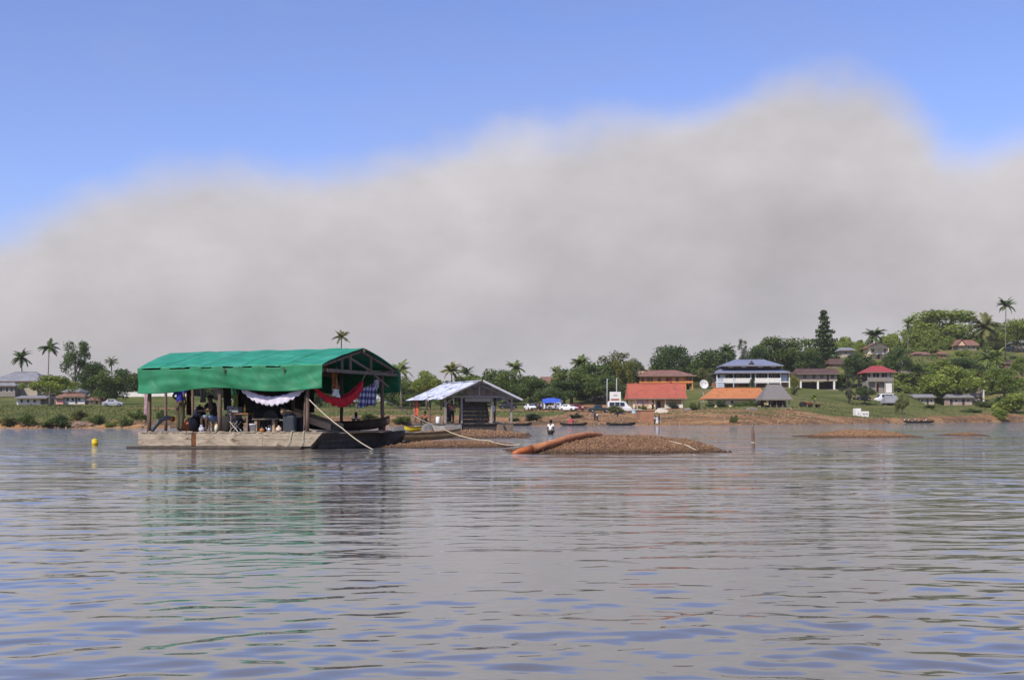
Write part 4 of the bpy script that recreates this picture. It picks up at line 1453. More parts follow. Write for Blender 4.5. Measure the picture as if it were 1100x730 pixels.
class House:
    def __init__(s, plot, name, label, cat='house'):
        s.pc, s.yb, s.D, hw, dep = PLOT[plot]
        s.k = s.D / F
        s.o = thing(name, label, cat, at(s.pc, s.yb, s.D))
        s.n = 0

    def X(s, px):
        return (px - s.pc) * s.k

    def Z(s, py):
        return (s.yb - py) * s.k

    def box(s, name, x0, x1, yt, yb_, d0, d1, m, par=None):
        return MB().box(s.X(x0), s.X(x1), d0, d1, s.Z(yb_), s.Z(yt)).build(name, m, par or s.o)

    def plinth(s, x0, x1, d0, d1, drop=1.2):
        return MB().box(s.X(x0) - .1, s.X(x1) + .1, d0 - .12, d1 + .1, -drop, .12).build('plinth', DIRT, s.o)

    def hip(s, x0, x1, ye, xr0, xr1, yr, d0, d1, m, name='roof', th=.22, par=None, dm=None):
        ze, zr, dm = s.Z(ye), s.Z(yr), dm if dm is not None else (d0 + d1) / 2
        a, b, c, d = s.X(x0), s.X(x1), s.X(xr0), s.X(xr1)
        vs = [(a, d0, ze), (b, d0, ze), (b, d1, ze), (a, d1, ze), (c, dm, zr), (d, dm, zr), (a, d0, ze - th), (b, d0, ze - th), (b, d1, ze - th), (a, d1, ze - th)]
        fs = [(0, 1, 5, 4), (1, 2, 5), (2, 3, 4, 5), (3, 0, 4), (0, 6, 7, 1), (1, 7, 8, 2), (2, 8, 9, 3), (3, 9, 6, 0), (6, 9, 8, 7)]
        o = MB().add(vs, fs).build(name, m, par or s.o)
        MB().beam((c, dm, zr + .03), (d, dm, zr + .03), .3, .08).build('ridge_cap', m, o)
        MB().box(a, b, d0 - .06, d0 - .005, ze - th - .03, ze - .02).build('fascia', wood_grey, o)
        return o

    def gable_y(s, x0, x1, ye, yr, d0, d1, m, th=.18, wall=None, xr=None):
        """gable end towards the river"""
        a, b, ze, zr = s.X(x0), s.X(x1), s.Z(ye), s.Z(yr)
        c = s.X(xr) if xr else (a + b) / 2
        vs = []
        for y in (d0, d1):
            vs += [(a, y, ze), (c, y, zr), (b, y, ze), (b, y, ze - th), (c, y, zr - th), (a, y, ze - th)]
        fs = [(0, 1, 4, 5), (1, 2, 3, 4), (11, 10, 7, 6), (10, 9, 8, 7), (0, 6, 7, 1), (1, 7, 8, 2), (2, 8, 9, 3), (5, 4, 10, 11), (4, 3, 9, 10), (0, 5, 11, 6)]
        o = MB().add(vs, fs).build('roof', m, s.o)
        if wall:
            i = .25
            MB().add([(a + 1.2 * i, d0 + .5, ze - th), (b - 1.2 * i, d0 + .5, ze - th), (c, d0 + .5, zr - th - .02), (a + 1.2 * i, d0 + .62, ze - th), (b - 1.2 * i, d0 + .62, ze - th), (c, d0 + .62, zr - th - .02)],
                     [(0, 1, 2), (5, 4, 3), (0, 3, 4, 1), (1, 4, 5, 2), (2, 5, 3, 0)]).build('gable_wall', wall, s.o)
        return o

    def win(s, x0, x1, yt, yb_, d, pane=None, frame=None, name='window'):
        a, b, z1, z0 = s.X(x0), s.X(x1), s.Z(yt), s.Z(yb_)
        f = .07
        mb = MB()
        mb.box(a - f, a, d - .06, d, z0 - f, z1 + f).box(b, b + f, d - .06, d, z0 - f, z1 + f).box(a, b, d - .06, d, z1, z1 + f).box(a, b, d - .09, d, z0 - f, z0)
        if b - a > 1.0:
            mb.box((a + b) / 2 - .03, (a + b) / 2 + .03, d - .05, d, z0, z1)
        o = mb.build(name, frame or TRIM, s.o)
        MB().box(a, b, d - .03, d - .004, z0, z1).build('pane', pane or GLASS, o)
        return o

    def post(s, px, yt, yb_, d, w, m=None, name='post'):
        x = s.X(px)
        return MB().box(x - w / 2, x + w / 2, d - w / 2, d + w / 2, s.Z(yb_), s.Z(yt)).build(name, m or TRIM, s.o)


# --- red roofed building at the landing
h = House('red', 'store_building', 'cream building with a wide red roof above the landing', 'building')
h.plinth(676, 736, 0, 8, 2.4)
h.box('back_wall', 678, 736, 428, 438.5, 2.6, 8, WALL['cream'])
h.box('front_wall', 680, 700.5, 427.5, 438.5, 0.3, 2.6, WALL['cream'])
h.hip(674.5, 738, 427.6, 675.5, 737, 411, -.45, 9, ROOFS['red'])
h.win(701.5, 705, 429.5, 434.5, 2.58)
h.box('counter', 716, 734, 434.2, 438.5, .4, .7, WALL['white'])
for px in (703.5, 715, 733):
    h.post(px, 428.3, 438.5, .5, .32, WALL['cream'], 'column')
mural = mat('mural_paint', (.40, .32, .30), .8, .9, 1.6)
mn = mural.node_tree
r_ = [n for n in mn.nodes if n.type == 'VALTORGB'][0].color_ramp
r_.interpolation = 'CONSTANT'
for e, (p_, c_) in zip(list(r_.elements) + [r_.elements.new(.44), r_.elements.new(.5), r_.elements.new(.56)], ((.3, (.55, .20, .06)), (.62, (.16, .30, .50)), (.44, (.62, .45, .30)), (.5, (.30, .40, .55)), (.56, (.60, .12, .08)))):
    e.position = p_
    e.color = (*c_, 1)
h.box('mural', 684.5, 697, 428.8, 436.5, .26, .295, mural)
h.box('door', 707, 711, 430.2, 438.5, 2.54, 2.595, SHUT)
# brown quay block in front
t = thing('quay_block', 'brown concrete quay block below the red roofed building', 'quay', Vector((at(695.5, 456, 236).x, 236, -.3)))
k = 236 / F
MB().box(-7.6 * k, 7.8 * k, 0, 9, 0, (456.6 - 441) * k + .3).build('wall', WALL['brick'], t, bevel=.05)
MB().box(-8.2 * k, 8.4 * k, -.12, 9, (456.6 - 441) * k + .3, (456.6 - 440.2) * k + .3).build('coping', mat('worn_concrete', (.33, .22, .15), .9, .2, 1.0), t)
MB().box(-7.9 * k, 8.0 * k, -.2, 9, -.2, .45).build('footing', DIRT, t)

# --- orange two storey building
h = House('orange', 'lodge', 'orange two storey lodge with a rusty hipped roof', 'building')
h.plinth(688, 744, 0, 10, 1.5)
h.box('ground_floor', 688, 736, 411, 419, .8, 10, WALL['orange'])
h.box('upper_floor', 687.5, 735.5, 403.5, 411, 0.6, 10, WALL['orange'])
h.box('balcony', 735.5, 745, 408.3, 411.2, 0.6, 9, WALL['orange'])
h.box('recess_wall', 735.5, 742, 403.5, 408.3, 4.5, 9, WALL['brick'])
for px in (737, 744.2):
    h.post(px, 403.3, 419, .9, .3, WALL['orange'], 'column')
h.hip(685, 748, 403.2, 700, 729, 396.6, -.3, 12, ROOFS['rust'])
for a in (689.5, 695.5, 699.5, 707.2, 716, 726.5):
    h.win(a, a + (2.6 if a != 699.5 else 1.6), 405.6, 409, .59, GLASS if a != 716 else SHUT, SHUT)
h.box('door', 719.5, 722, 405, 410.8, .55, .595, mat('red_door', (.38, .07, .04), .7))
h.box('dark_bay', 738, 743.8, 413, 419, 6.0, 6.2, WALL['dark'])
h = House('cream_c', 'cream_house', 'cream gabled house peeping out left of the orange lodge', 'house')
h.plinth(682, 696, 0, 8, 1.5)
h.box('wall', 682, 697, 399, 412, 0, 8, WALL['peach'])
h.gable_y(679, 699, 399.6, 394.3, -.8, 9, ROOFS['rust'], wall=WALL['peach'])
h.win(684, 686.5, 401.5, 404.5, -.01)

# --- big blue grey house
h = House('blue', 'large_house', 'large blue grey house with two tier roof and balconies', 'house')
h.plinth(770, 849, 0, 12, 2)
h.box('ground_floor', 771, 848, 410, 416.5, 2.2, 12, WALL['brick'])
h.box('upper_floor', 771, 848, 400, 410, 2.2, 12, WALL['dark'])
h.box('balcony_floor', 769.5, 848.5, 409.6, 410.6, -.2, 2.4, TRIM)
h.hip(768.5, 849.5, 400.2, 779, 839, 394.0, -1.0, 13.2, ROOFS['blue'], 'lower_roof', dm=6.1)
h.box('clerestory', 780, 838, 391.8, 395.0, 2.4, 9.8, WALL['dark'])
for a in (784, 798, 816, 830):
    h.win(a, a + 5, 392.9, 394.1, 2.39, WALL['white'], WALL['blueg'])
r = h.hip(775.5, 843, 392.3, 793, 825, 385.0, 1.0, 11.2, ROOFS['blue'], 'upper_roof')
zz = h.Z
MB().add([(h.X(804.5), 1.6, zz(391)), (h.X(812.5), 1.6, zz(391)), (h.X(808.5), 1.6, zz(385.6)), (h.X(808.5), 6.0, zz(385.6)), (h.X(804.5), 5.0, zz(391)), (h.X(812.5), 5.0, zz(391))],
         [(0, 1, 2), (0, 2, 3, 4), (1, 5, 3, 2)]).build('dormer', ROOFS['blue'], r)
MB().add([(h.X(805.6), 1.57, zz(390.7)), (h.X(811.4), 1.57, zz(390.7)), (h.X(808.5), 1.57, zz(386.8))], [(0, 1, 2)]).build('dormer_face', WALL['dark'], r, solid=.03)
for a, b in ((769.8, 776.5), (776.8, 789.5), (789.8, 806.8), (811, 825), (825.3, 838)):
    h.box('parapet', a, b, 405.9, 409.6, -.12, 0, WALL['blueg'] if a < 775 else WALL['white'])
h.box('side_bay', 774.5, 779.5, 401.8, 406, .9, 2.3, WALL['white'])
h.box('side_bay', 840, 846, 401.8, 409.6, .9, 2.3, WALL['blueg'])
h.box('side_bay', 846.2, 849, 401.5, 409.6, 1.6, 2.3, WALL['beige'])
for px in (770.2, 788, 806.5, 811.5, 825, 838.5, 848):
    h.post(px, 400.3, 416.5, -.02, .28, TRIM if px not in (788,) else WALL['blueg'], 'column')
for a in (781, 793, 799, 814, 820, 829, 834):
    h.win(a, a + 2.5, 402.4, 408, 2.19, GLASS, WALL['blueg'])
for a in (781.5, 795, 813, 828):
    h.box('garage_door', a, a + 10, 411.6, 416.5, 2.1, 2.19, SHUT)
h.box('stair_wall', 769.5, 778, 410.8, 416.5, -.1, .1, WALL['blueg'])
h.box('lintel', 779, 838.5, 410.6, 411.4, -.1, .15, TRIM)
h.box('pillar', 807.8, 810.4, 410.6, 416.5, -.3, .6, WALL['cream'])

# --- low orange roofed house, thatched shelter
h = House('low', 'low_house', 'low cream house under a bright orange tin roof', 'house')
h.plinth(766, 824, 0, 9, 1.6)
h.box('wall', 766, 822, 427.3, 437.5, 0, 8.5, WALL['cream'])
h.hip(757, 826, 427.6, 770, 820, 416, -1.0, 9.6, ROOFS['orange'])
h.win(776.5, 779.5, 430, 433.5, -.005)
h.win(785, 788, 430, 433.5, -.005)
h.box('door', 770.5, 773, 429.6, 437.4, -.05, -.005, SHUT)
h = House('thatch', 'thatched_shelter', 'open shelter with a steep grey thatched roof', 'shelter')
h.plinth(820, 850, 0, 8, 1.5)
h.hip(818.8, 851.2, 428.6, 828, 842.5, 412, -.5, 8.5, ROOFS['thatch'])
for px in (821.5, 828, 834.5, 841, 848):
    for d in (.3, 7.6):
        h.post(px, 428.8, 438, d, .2, wood_grey)
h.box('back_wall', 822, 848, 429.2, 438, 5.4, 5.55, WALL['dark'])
h.box('notice_board', 823.2, 825.6, 429.5, 434.5, .02, .1, WALL['cream'])
h.box('counter', 829, 847, 434.5, 438, 2.4, 2.7, wood_grey)

# --- long stilt house
h = House('stilt', 'stilt_house', 'long beige house on white stilts with a brown roof', 'house')
h.plinth(858, 900, 0, 8, 1.5)
h.box('wall', 857.5, 899.5, 400.6, 409.2, .2, 7.6, WALL['beige'])
h.hip(855.5, 902.5, 401.2, 857.5, 901, 395.2, -.9, 8.6, ROOFS['brown'])
for px in (860.5, 879, 896.5):
    h.post(px, 409.2, 418.5, .5, .5, TRIM, 'stilt')
    h.post(px, 409.2, 418.5, 7.2, .5, TRIM, 'stilt')
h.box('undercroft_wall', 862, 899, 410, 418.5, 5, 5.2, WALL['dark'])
for a in (863.5, 873, 881.5, 893):
    h.win(a, a + 3, 402.7, 405.8, .19, GLASS, SHUT)
h.box('door', 888.3, 890.5, 402.4, 408.8, .15, .195, SHUT)
h = House('smallred', 'brown_house', 'small dark house above the stilt house', 'house')
h.plinth(891, 907, 0, 6, 1.5)
h.box('wall', 892, 906, 389, 394, 0, 6, WALL['brick'])
h.hip(890, 908, 390, 893, 905, 384.5, -.8, 7, ROOFS['brown'])
h.win(896, 899, 391, 393, -.005)
h = House('cream_hill', 'hill_house', 'cream gabled house high on the hill under a palm', 'house')
h.plinth(931, 955, 0, 9, 2.5)
h.box('wall', 932, 955, 373, 386, 0, 8.5, WALL['cream'])
h.gable_y(929, 956.5, 373.6, 367.2, -1.2, 9.5, ROOFS['rust'], wall=WALL['cream'], xr=945)
h.box('veranda', 933, 954, 379.6, 380.4, -1.4, 0, TRIM)
for px in (933.5, 940.5, 947.5, 953.5):
    h.post(px, 373.9, 386, -1.2, .25, WALL['cream'], 'column')
h.win(936, 939, 374.8, 378, -.005)
h.win(949, 952, 374.8, 378, -.005)
h.box('door', 942.5, 945, 381, 386, -.05, -.005, SHUT)
h = House('cream_hill2', 'hill_house', 'pale roofed house left of the cream hill house', 'house')
h.plinth(904, 918, 0, 7, 2)
h.box('wall', 904, 917, 375.6, 384, 0, 7, WALL['beige'])
h.hip(901.5, 919.5, 376, 905, 917, 372.6, -.9, 8, ROOFS['grey'])
h.win(907, 910, 377.4, 380.4, -.005)
h = House('red2', 'town_house', 'two storey grey house with a crimson hipped roof', 'house')
h.plinth(932, 962, 0, 8, 2)
h.box('ground_floor', 934, 950, 409.5, 422, 1.2, 7.8, WALL['greywood'])
h.box('white_bay', 951, 958.5, 410.5, 422, .3, 7.8, WALL['white'])
h.box('upper_floor', 934, 959, 399, 409.5, 1.4, 7.8, WALL['dark'])
h.box('balcony', 932, 960, 405.2, 409.6, -.1, .0, WALL['greywood'])
h.box('balcony_floor', 932, 960, 409.0, 409.8, .01, 1.4, TRIM)
h.hip(929.5, 963.5, 399.4, 941, 951, 392, -.8, 8.8, ROOFS['crim'])
for px in (932.5, 941, 950.5, 959.5):
    h.post(px, 399.4, 422, .1, .22, WALL['greywood'], 'post')
h.win(936.5, 939, 400.8, 405, 1.39, WALL['white'])
h.win(946, 948.5, 400.8, 405, 1.39, WALL['white'])
h.win(954.5, 957.5, 400.8, 405, 1.39, WALL['white'])
h.box('door', 942.5, 945.2, 411.5, 422, 1.15, 1.195, SHUT)
h = House('shed_g', 'tool_shed', 'small grey shed with a steep tin roof near the bank', 'shed')
h.plinth(951, 965, 0, 4, 1)
h.box('wall', 952, 964.5, 431.6, 435.5, .6, 3.6, WALL['dark'])
h.hip(950.3, 966.2, 432.0, 952.5, 965, 424.5, -.8, 4.6, ROOFS['grey'])
for px in (951.5, 965.2):
    h.post(px, 432, 435.5, -.5, .15, wood_grey)
h = House('pale', 'hill_cabin', 'pale tin roofed cabin between the hillside trees', 'house')
h.plinth(967, 979, 0, 6, 2)
h.box('wall', 968, 979, 392, 401, 0, 6, WALL['greywood'])
h.hip(966, 980.5, 392.4, 969, 978, 387.8, -.8, 7, ROOFS['grey'])
h.win(970, 972.5, 394, 397, -.005)
h.win(975, 977.5, 394, 397, -.005)


def row_shed(plot, label, x0, x1, wallm, nd):
    h = House(plot, 'row_shed', label, 'shed')
    h.plinth(x0, x1, 0, 5, 1)
    h.box('wall', x0 + .5, x1 - .5, 426, 435.5, 0, 4.6, wallm)
    h.hip(x0 - 1, x1 + 1, 426.4, x0, x1, 423.2, -.9, 5.4, ROOFS['grey'])
    w = (x1 - x0) / nd
    for i in range(nd):
        a = x0 + w * i
        h.box('door', a + w * .12, a + w * .32, 428.5, 435.4, -.05, -.005, WALL['dark'])
        h.win(a + w * .5, a + w * .75, 428.5, 431.5, -.005)
    return h


row_shed('sheds1', 'low beige shed row under the bright green trees', 975, 1004, WALL['beige'], 3)
row_shed('sheds2', 'low pinkish shed row left of the grey gable shed', 1019, 1045, mat('pinkish_board', (.40, .30, .25), .9, .2, 1), 2)
h = House('gablegrey', 'gable_shed', 'tall grey board shed with a white corner post', 'shed')
h.plinth(1044, 1058, 0, 6, 1)
h.box('wall', 1045, 1057, 417, 431, 0, 5.6, WALL['greywood'])
h.box('annex', 1042, 1051, 425, 431, -1.8, -.02, WALL['beige'])
h.hip(1041.5, 1052, 425.3, 1043, 1051, 423.4, -2.2, -.05, ROOFS['grey'], 'annex_roof')
h.gable_y(1043, 1059, 417.4, 413, -.6, 6.4, ROOFS['grey'], wall=WALL['greywood'])
h.post(1056.6, 417.6, 431, -.05, .35, TRIM, 'corner_post')
h.box('door', 1052.5, 1055, 421, 431, -.05, -.005, WALL['dark'])
for plot, label, wm, rm, wd in (('pinkhill', 'peach coloured house on the hillside below the huge tree', 'peach', 'rust', 8.5), ('orangehill', 'narrow orange house on the hillside right of the peach one', 'orange', 'rust', 3.2),
                                ('r1', 'small grey roofed house near the top of the right hill', 'beige', 'grey', 6.5), ('r2', 'brown hillside house at the right edge', 'brick', 'brown', 7.5),
                                ('r3', 'orange house lowest at the right edge of the picture', 'peach', 'rust', 7), ('r4', 'cream house topmost at the right edge of the picture', 'cream', 'grey', 6)):
    h = House(plot, 'hillside_house', label, 'house')
    pc, yb_ = h.pc, h.yb
    h.plinth(pc - wd, pc + wd, 0, 6, 3.5)
    h.box('wall', pc - wd, pc + wd, yb_ - 6.5, yb_, 0, 6, WALL[wm])
    h.hip(pc - wd - 1.3, pc + wd + 1.3, yb_ - 6.2, pc - wd * .7, pc + wd * .7, yb_ - 9.2, -.9, 7, ROOFS[rm])
    for q in ((-.5, .5) if wd < 6 else (-.6, 0, .6)):
        h.win(pc + wd * q - .9, pc + wd * q + .9, yb_ - 4.8, yb_ - 2.4, -.005)
h = House('gablehill', 'thatched_house', 'house with a brown gable roof on top of the right hill', 'house')
h.plinth(1028, 1050, 0, 9, 3)
h.box('wall', 1029, 1049, 369.5, 376, 0, 8, WALL['beige'])
h.hip(1030, 1052, 370.6, 1036, 1049, 364.4, -1, 9, ROOFS['rust'])
h.gable_y(1026, 1037, 370.6, 364.2, -1.6, 5, ROOFS['rust'], wall=WALL['peach'])
h.win(1039, 1041.5, 371.4, 374, -.005)
h.win(1044.5, 1047, 371.4, 374, -.005)

# --- centre and left
h = House('brown_roof', 'brown_roof_house', 'house with a brown roof among the palms in the centre', 'house')
h.plinth(580, 601, 0, 9, 2)
h.box('wall', 582, 600, 411, 416, 0, 8.5, WALL['white'])
h.hip(578.5, 602, 411.6, 581, 600, 404.2, -1, 10, ROOFS['rust'])
h.win(588, 590.5, 412.6, 414.6, -.005)
h.win(594, 596.5, 412.6, 414.6, -.005)
h = House('grey_roof', 'villa', 'wide villa with a grey hipped roof at the left edge', 'house')
h.plinth(-8, 44, 0, 9, 2.5)
h.box('wall', -6, 40, 408.5, 426, 0, 8.5, WALL['beige'])
h.box('front_wing', -8, 22, 413.6, 426, -3.5, -.02, WALL['greywood'])
h.hip(-10, 24, 414.2, -6, 19, 411, -4.2, .3, ROOFS['grey'], 'wing_roof')
h.hip(-12, 45.5, 409, 8, 32, 398.6, -1, 10, ROOFS['grey'])
for a in (25, 31, 36):
    h.win(a, a + 3, 411, 416, -.005)
for a in (0, 6, 12, 17):
    h.win(a, a + 3, 416, 421, -3.505)
h = House('shed_l', 'white_shed', 'low white shed in front of the grey roofed villa', 'shed')
h.plinth(18, 51, 0, 5, 1.5)
h.box('wall', 18, 43, 426.8, 435, 0, 4.6, WALL['white'])
h.box('lean_to', 43.1, 50, 427.2, 435, .8, 4.6, WALL['greywood'])
h.hip(16.5, 52, 427, 18, 51, 424.8, -.9, 5.6, ROOFS['grey'])
for a in (22, 29, 36):
    h.win(a, a + 2.6, 429, 432, -.005, SHUT)
h = House('pink', 'pink_house', 'white and pink house right of the light green spreading tree', 'house')
h.plinth(61, 91, 0, 7, 1.5)
h.box('wall', 69, 91, 425, 434, 0, 6.5, WALL['white'])
h.box('upper_floor', 66, 82, 419.5, 425, 1.5, 6.5, WALL['white'])
h.box('pink_wing', 61, 69, 426, 434, -.6, 4, WALL['pink'])
h.hip(60, 70, 426.4, 61, 69, 423.6, -1.2, 4.6, ROOFS['rust'], 'wing_roof')
h.hip(64, 93, 425.2, 68, 88, 422.4, -.8, 1.4, ROOFS['rust'], 'porch_roof')
h.hip(64.5, 84, 420, 68, 80, 416.6, .8, 7.4, ROOFS['grey'])
for a in (71.5, 77, 84):
    h.win(a, a + 2.5, 427.5, 430.5, -.005)
h.box('door', 81, 83, 427, 433.9, -.05, -.005, SHUT)
h.win(70, 73, 420.8, 423.4, 1.495)
h = House('cabin', 'cabin', 'small peach cabin right of the white and pink house', 'house')
h.plinth(95, 107, 0, 5, 1.2)
h.box('wall', 95.5, 107, 428.4, 434.5, 0, 4.6, WALL['peach'])
h.hip(94, 108.5, 428.8, 96, 106.5, 425.8, -.7, 5.4, ROOFS['rust'])
h.win(97.5, 100, 430, 432, -.005)
h.box('door', 103, 105, 429.6, 434.4, -.05, -.005, SHUT)
# long white garden wall with piers
h = House('longwall', 'garden_wall', 'long white garden wall behind the green barge', 'wall')
w0, w1 = 127, 205
for i in range(9):
    a = w0 + (w1 - w0) * i / 9
    b = w0 + (w1 - w0) * (i + 1) / 9
    h.box('panel', a + .3, b - .3, 420.9, 426.4, .05, .25, WALL['white'])
    h.box('pier', a - .3, a + .3, 420.2, 426.6, 0, .3, TRIM)

# ------------------------------------------------------------------ trees, palms and shrubs
def leaf_mat(name, dark, lite, rough=.6):
    m = bpy.data.materials.new(name)
    m.use_nodes = True
    N, L = m.node_tree.nodes, m.node_tree.links
    p = N['Principled BSDF']
    p.inputs['Roughness'].default_value = rough
    p.inputs['Specular IOR Level'].default_value = .25
    a = N.new('ShaderNodeAttribute')
    a.attribute_name = 'tone'
    oi = N.new('ShaderNodeObjectInfo')
    ad = N.new('ShaderNodeMath')
    ad.operation = 'MULTIPLY_ADD'
    L.new(oi.outputs['Random'], ad.inputs[0])
    ad.inputs[1].default_value = .35
    L.new(a.outputs['Fac'], ad.inputs[2])
    r = N.new('ShaderNodeValToRGB')
    r.color_ramp.elements[0].color = (*dark, 1)
    r.color_ramp.elements[1].color = (*lite, 1)
    r.color_ramp.elements[0].position = .1
    r.color_ramp.elements[1].position = 1.1 if False else 1.0
    L.new(ad.outputs[0], r.inputs[0])
    L.new(r.outputs[0], p.inputs['Base Color'])
    tr = N.new('ShaderNodeBsdfTranslucent')
    L.new(r.outputs[0], tr.inputs['Color'])
    ms = N.new('ShaderNodeMixShader')
    ms.inputs[0].default_value = .33
    L.new(p.outputs[0], ms.inputs[1])
    L.new(tr.outputs[0], ms.inputs[2])
    L.new(ms.outputs[0], N['Material Output'].inputs['Surface'])
    return m


LEAF = {
    'dark': leaf_mat('dark_green_leaves', (0.032, 0.061, 0.022), (0.120, 0.168, 0.049)),
    'mid': leaf_mat('mid_green_leaves', (0.049, 0.088, 0.022), (0.183, 0.232, 0.056)),
    'lite': leaf_mat('light_green_leaves', (0.088, 0.137, 0.024), (0.275, 0.329, 0.067)),
    'bright': leaf_mat('bright_green_leaves', (0.122, 0.177, 0.027), (0.378, 0.427, 0.085)),
    'olive': leaf_mat('olive_leaves', (0.073, 0.090, 0.029), (0.232, 0.238, 0.076)),
    'yellow': leaf_mat('yellow_green_leaves', (0.098, 0.112, 0.017), (0.281, 0.275, 0.055)),
    'grey': leaf_mat('grey_green_leaves', (0.044, 0.056, 0.034), (0.104, 0.120, 0.067)),
}
BARK = mat('tree_bark', (.14, .115, .09), .95, .3, 4, bump=.5, bscale=8, stretch=(1, 1, .3))
PALE_BARK = mat('pale_bark', (.19, .17, .145), .95, .25, 4, bump=.4, bscale=8, stretch=(1, 1, .3))


def leaf_cloud(seed, clumps, leaves_per, leaf, fill=1.0):
    """clumps: list of (cx, cy, cz, rx, ry, rz) in unit crown space; returns mesh arrays"""
    r = np.random.default_rng(seed)
    C, tone, S = [], [], []
    for (cx, cy, cz, rx, ry, rz) in clumps:
        n = int(leaves_per * (rx * ry * rz / .016) ** .67) + 25
        d = r.normal(size=(n, 3))
        d /= np.linalg.norm(d, axis=1, keepdims=True)
        rad = (r.random(n) ** .38)
        rad *= 1 + .28 * np.sin(d[:, 0] * 7 + seed) * np.sin(d[:, 2] * 6 + cx * 9)
        C.append(np.array([cx, cy, cz]) + d * rad[:, None] * np.array([rx, ry, rz]))
        tone.append(np.clip(r.uniform(.0, .75) * .55 + r.random(n) * .45, 0, 1))
        S.append(leaf * r.uniform(.55, 1.35, n))
    C, tone, S = np.concatenate(C), np.concatenate(tone), np.concatenate(S)
    n = len(C)
    a = r.normal(size=(n, 3))
    a[:, 2] *= .6
    a /= np.linalg.norm(a, axis=1, keepdims=True)
    b = np.cross(a, r.normal(size=(n, 3)))
    b /= np.linalg.norm(b, axis=1, keepdims=True)
    V = np.stack([C - a * S[:, None], C + b * S[:, None] * .5, C + a * S[:, None], C - b * S[:, None] * .5], 1).reshape(-1, 3)
    Fc = np.arange(4 * n).reshape(-1, 4)
    return V, Fc, np.repeat(tone, 4)


def crown_mesh(kind, seed):
    r = random.Random(seed)
    cl = []
    leaf, per = .025, 640
    if kind == 'round':
        for i in range(26):
            th, ph = r.uniform(0, 2 * PI), math.acos(r.uniform(-.35, 1))
            k = r.uniform(.55, .80)
            s = r.uniform(.10, .185)
            cl.append((.5 * k * math.sin(ph) * math.cos(th), .5 * k * math.sin(ph) * math.sin(th), .42 + .50 * k * math.cos(ph), s, s, s * .8))
        cl += [(0, 0, .45, .27, .27, .25)]
    elif kind == 'lumpy':
        for i in range(17):
            th = r.uniform(0, 2 * PI)
            k = r.uniform(.1, .40)
            s = r.uniform(.09, .16)
            cl.append((k * math.cos(th), k * math.sin(th), r.uniform(.12, .92 - .5 * k), s * 1.15, s * 1.15, s * .75))
        cl += [(0, 0, .5, .15, .15, .25)]
    elif kind == 'umbrella':
        for i in range(24):
            th = r.uniform(0, 2 * PI)
            k = .46 * math.sqrt(r.random())
            cl.append((k * math.cos(th), k * math.sin(th), .80 - 1.5 * k * k + r.uniform(-.10, .05), r.uniform(.07, .13), r.uniform(.07, .13), r.uniform(.06, .11)))
    elif kind == 'cone':
        leaf, per = .030, 330
        for lv in range(13):
            z = .04 + lv / 12.5 * .93
            R = .46 * (1 - lv / 12.5) ** .8 + .03
            nb = 6 if lv < 9 else 3
            a0 = r.uniform(0, 6)
            for j in range(nb):
                if r.random() < .12:
                    continue
                th = a0 + 2 * PI * j / nb + r.uniform(-.3, .3)
                k = R * r.uniform(.5, .95)
                cl.append((k * .62 * math.cos(th), k * .62 * math.sin(th), z - .03 * k, .05 + k * .22, .05 + k * .22, .032))
            cl.append((0, 0, z, .06 + R * .2, .06 + R * .2, .05))
    elif kind == 'bush':
        leaf, per = .036, 420
        for i in range(13):
            th = r.uniform(0, 2 * PI)
            k = r.uniform(.05, .36)
            s = r.uniform(.13, .21)
            cl.append((k * math.cos(th), k * math.sin(th), r.uniform(.12, .72 - .8 * k), s, s, s * .95))
    elif kind == 'loose':
        leaf, per = .024, 430
        for i in range(19):
            th = r.uniform(0, 2 * PI)
            k = r.uniform(.08, .42)
            z = r.uniform(.05, .95)
            k *= 1.15 - .75 * z
            s = r.uniform(.06, .12)
            cl.append((k * math.cos(th), k * math.sin(th), z, s, s, s * .9))
        cl.append((0, 0, .4, .13, .13, .3))
    V, Fc, tone = leaf_cloud(seed, cl, per, leaf)
    me = bpy.data.meshes.new('crown_' + kind)
    me.from_pydata(V.tolist(), [], Fc.tolist())
    at_ = me.attributes.new('tone', 'FLOAT', 'POINT')
    at_.data.foreach_set('value', tone.astype(np.float32))
    return me, cl


CROWN = {}
for kind, n in (('round', 4), ('lumpy', 4), ('umbrella', 2), ('cone', 1), ('bush', 3), ('loose', 3)):
    CROWN[kind] = [crown_mesh(kind, 100 + 17 * i + len(kind) * 31) for i in range(n)]
COUNTER = {}


def w_low(px):
    return px > 1050


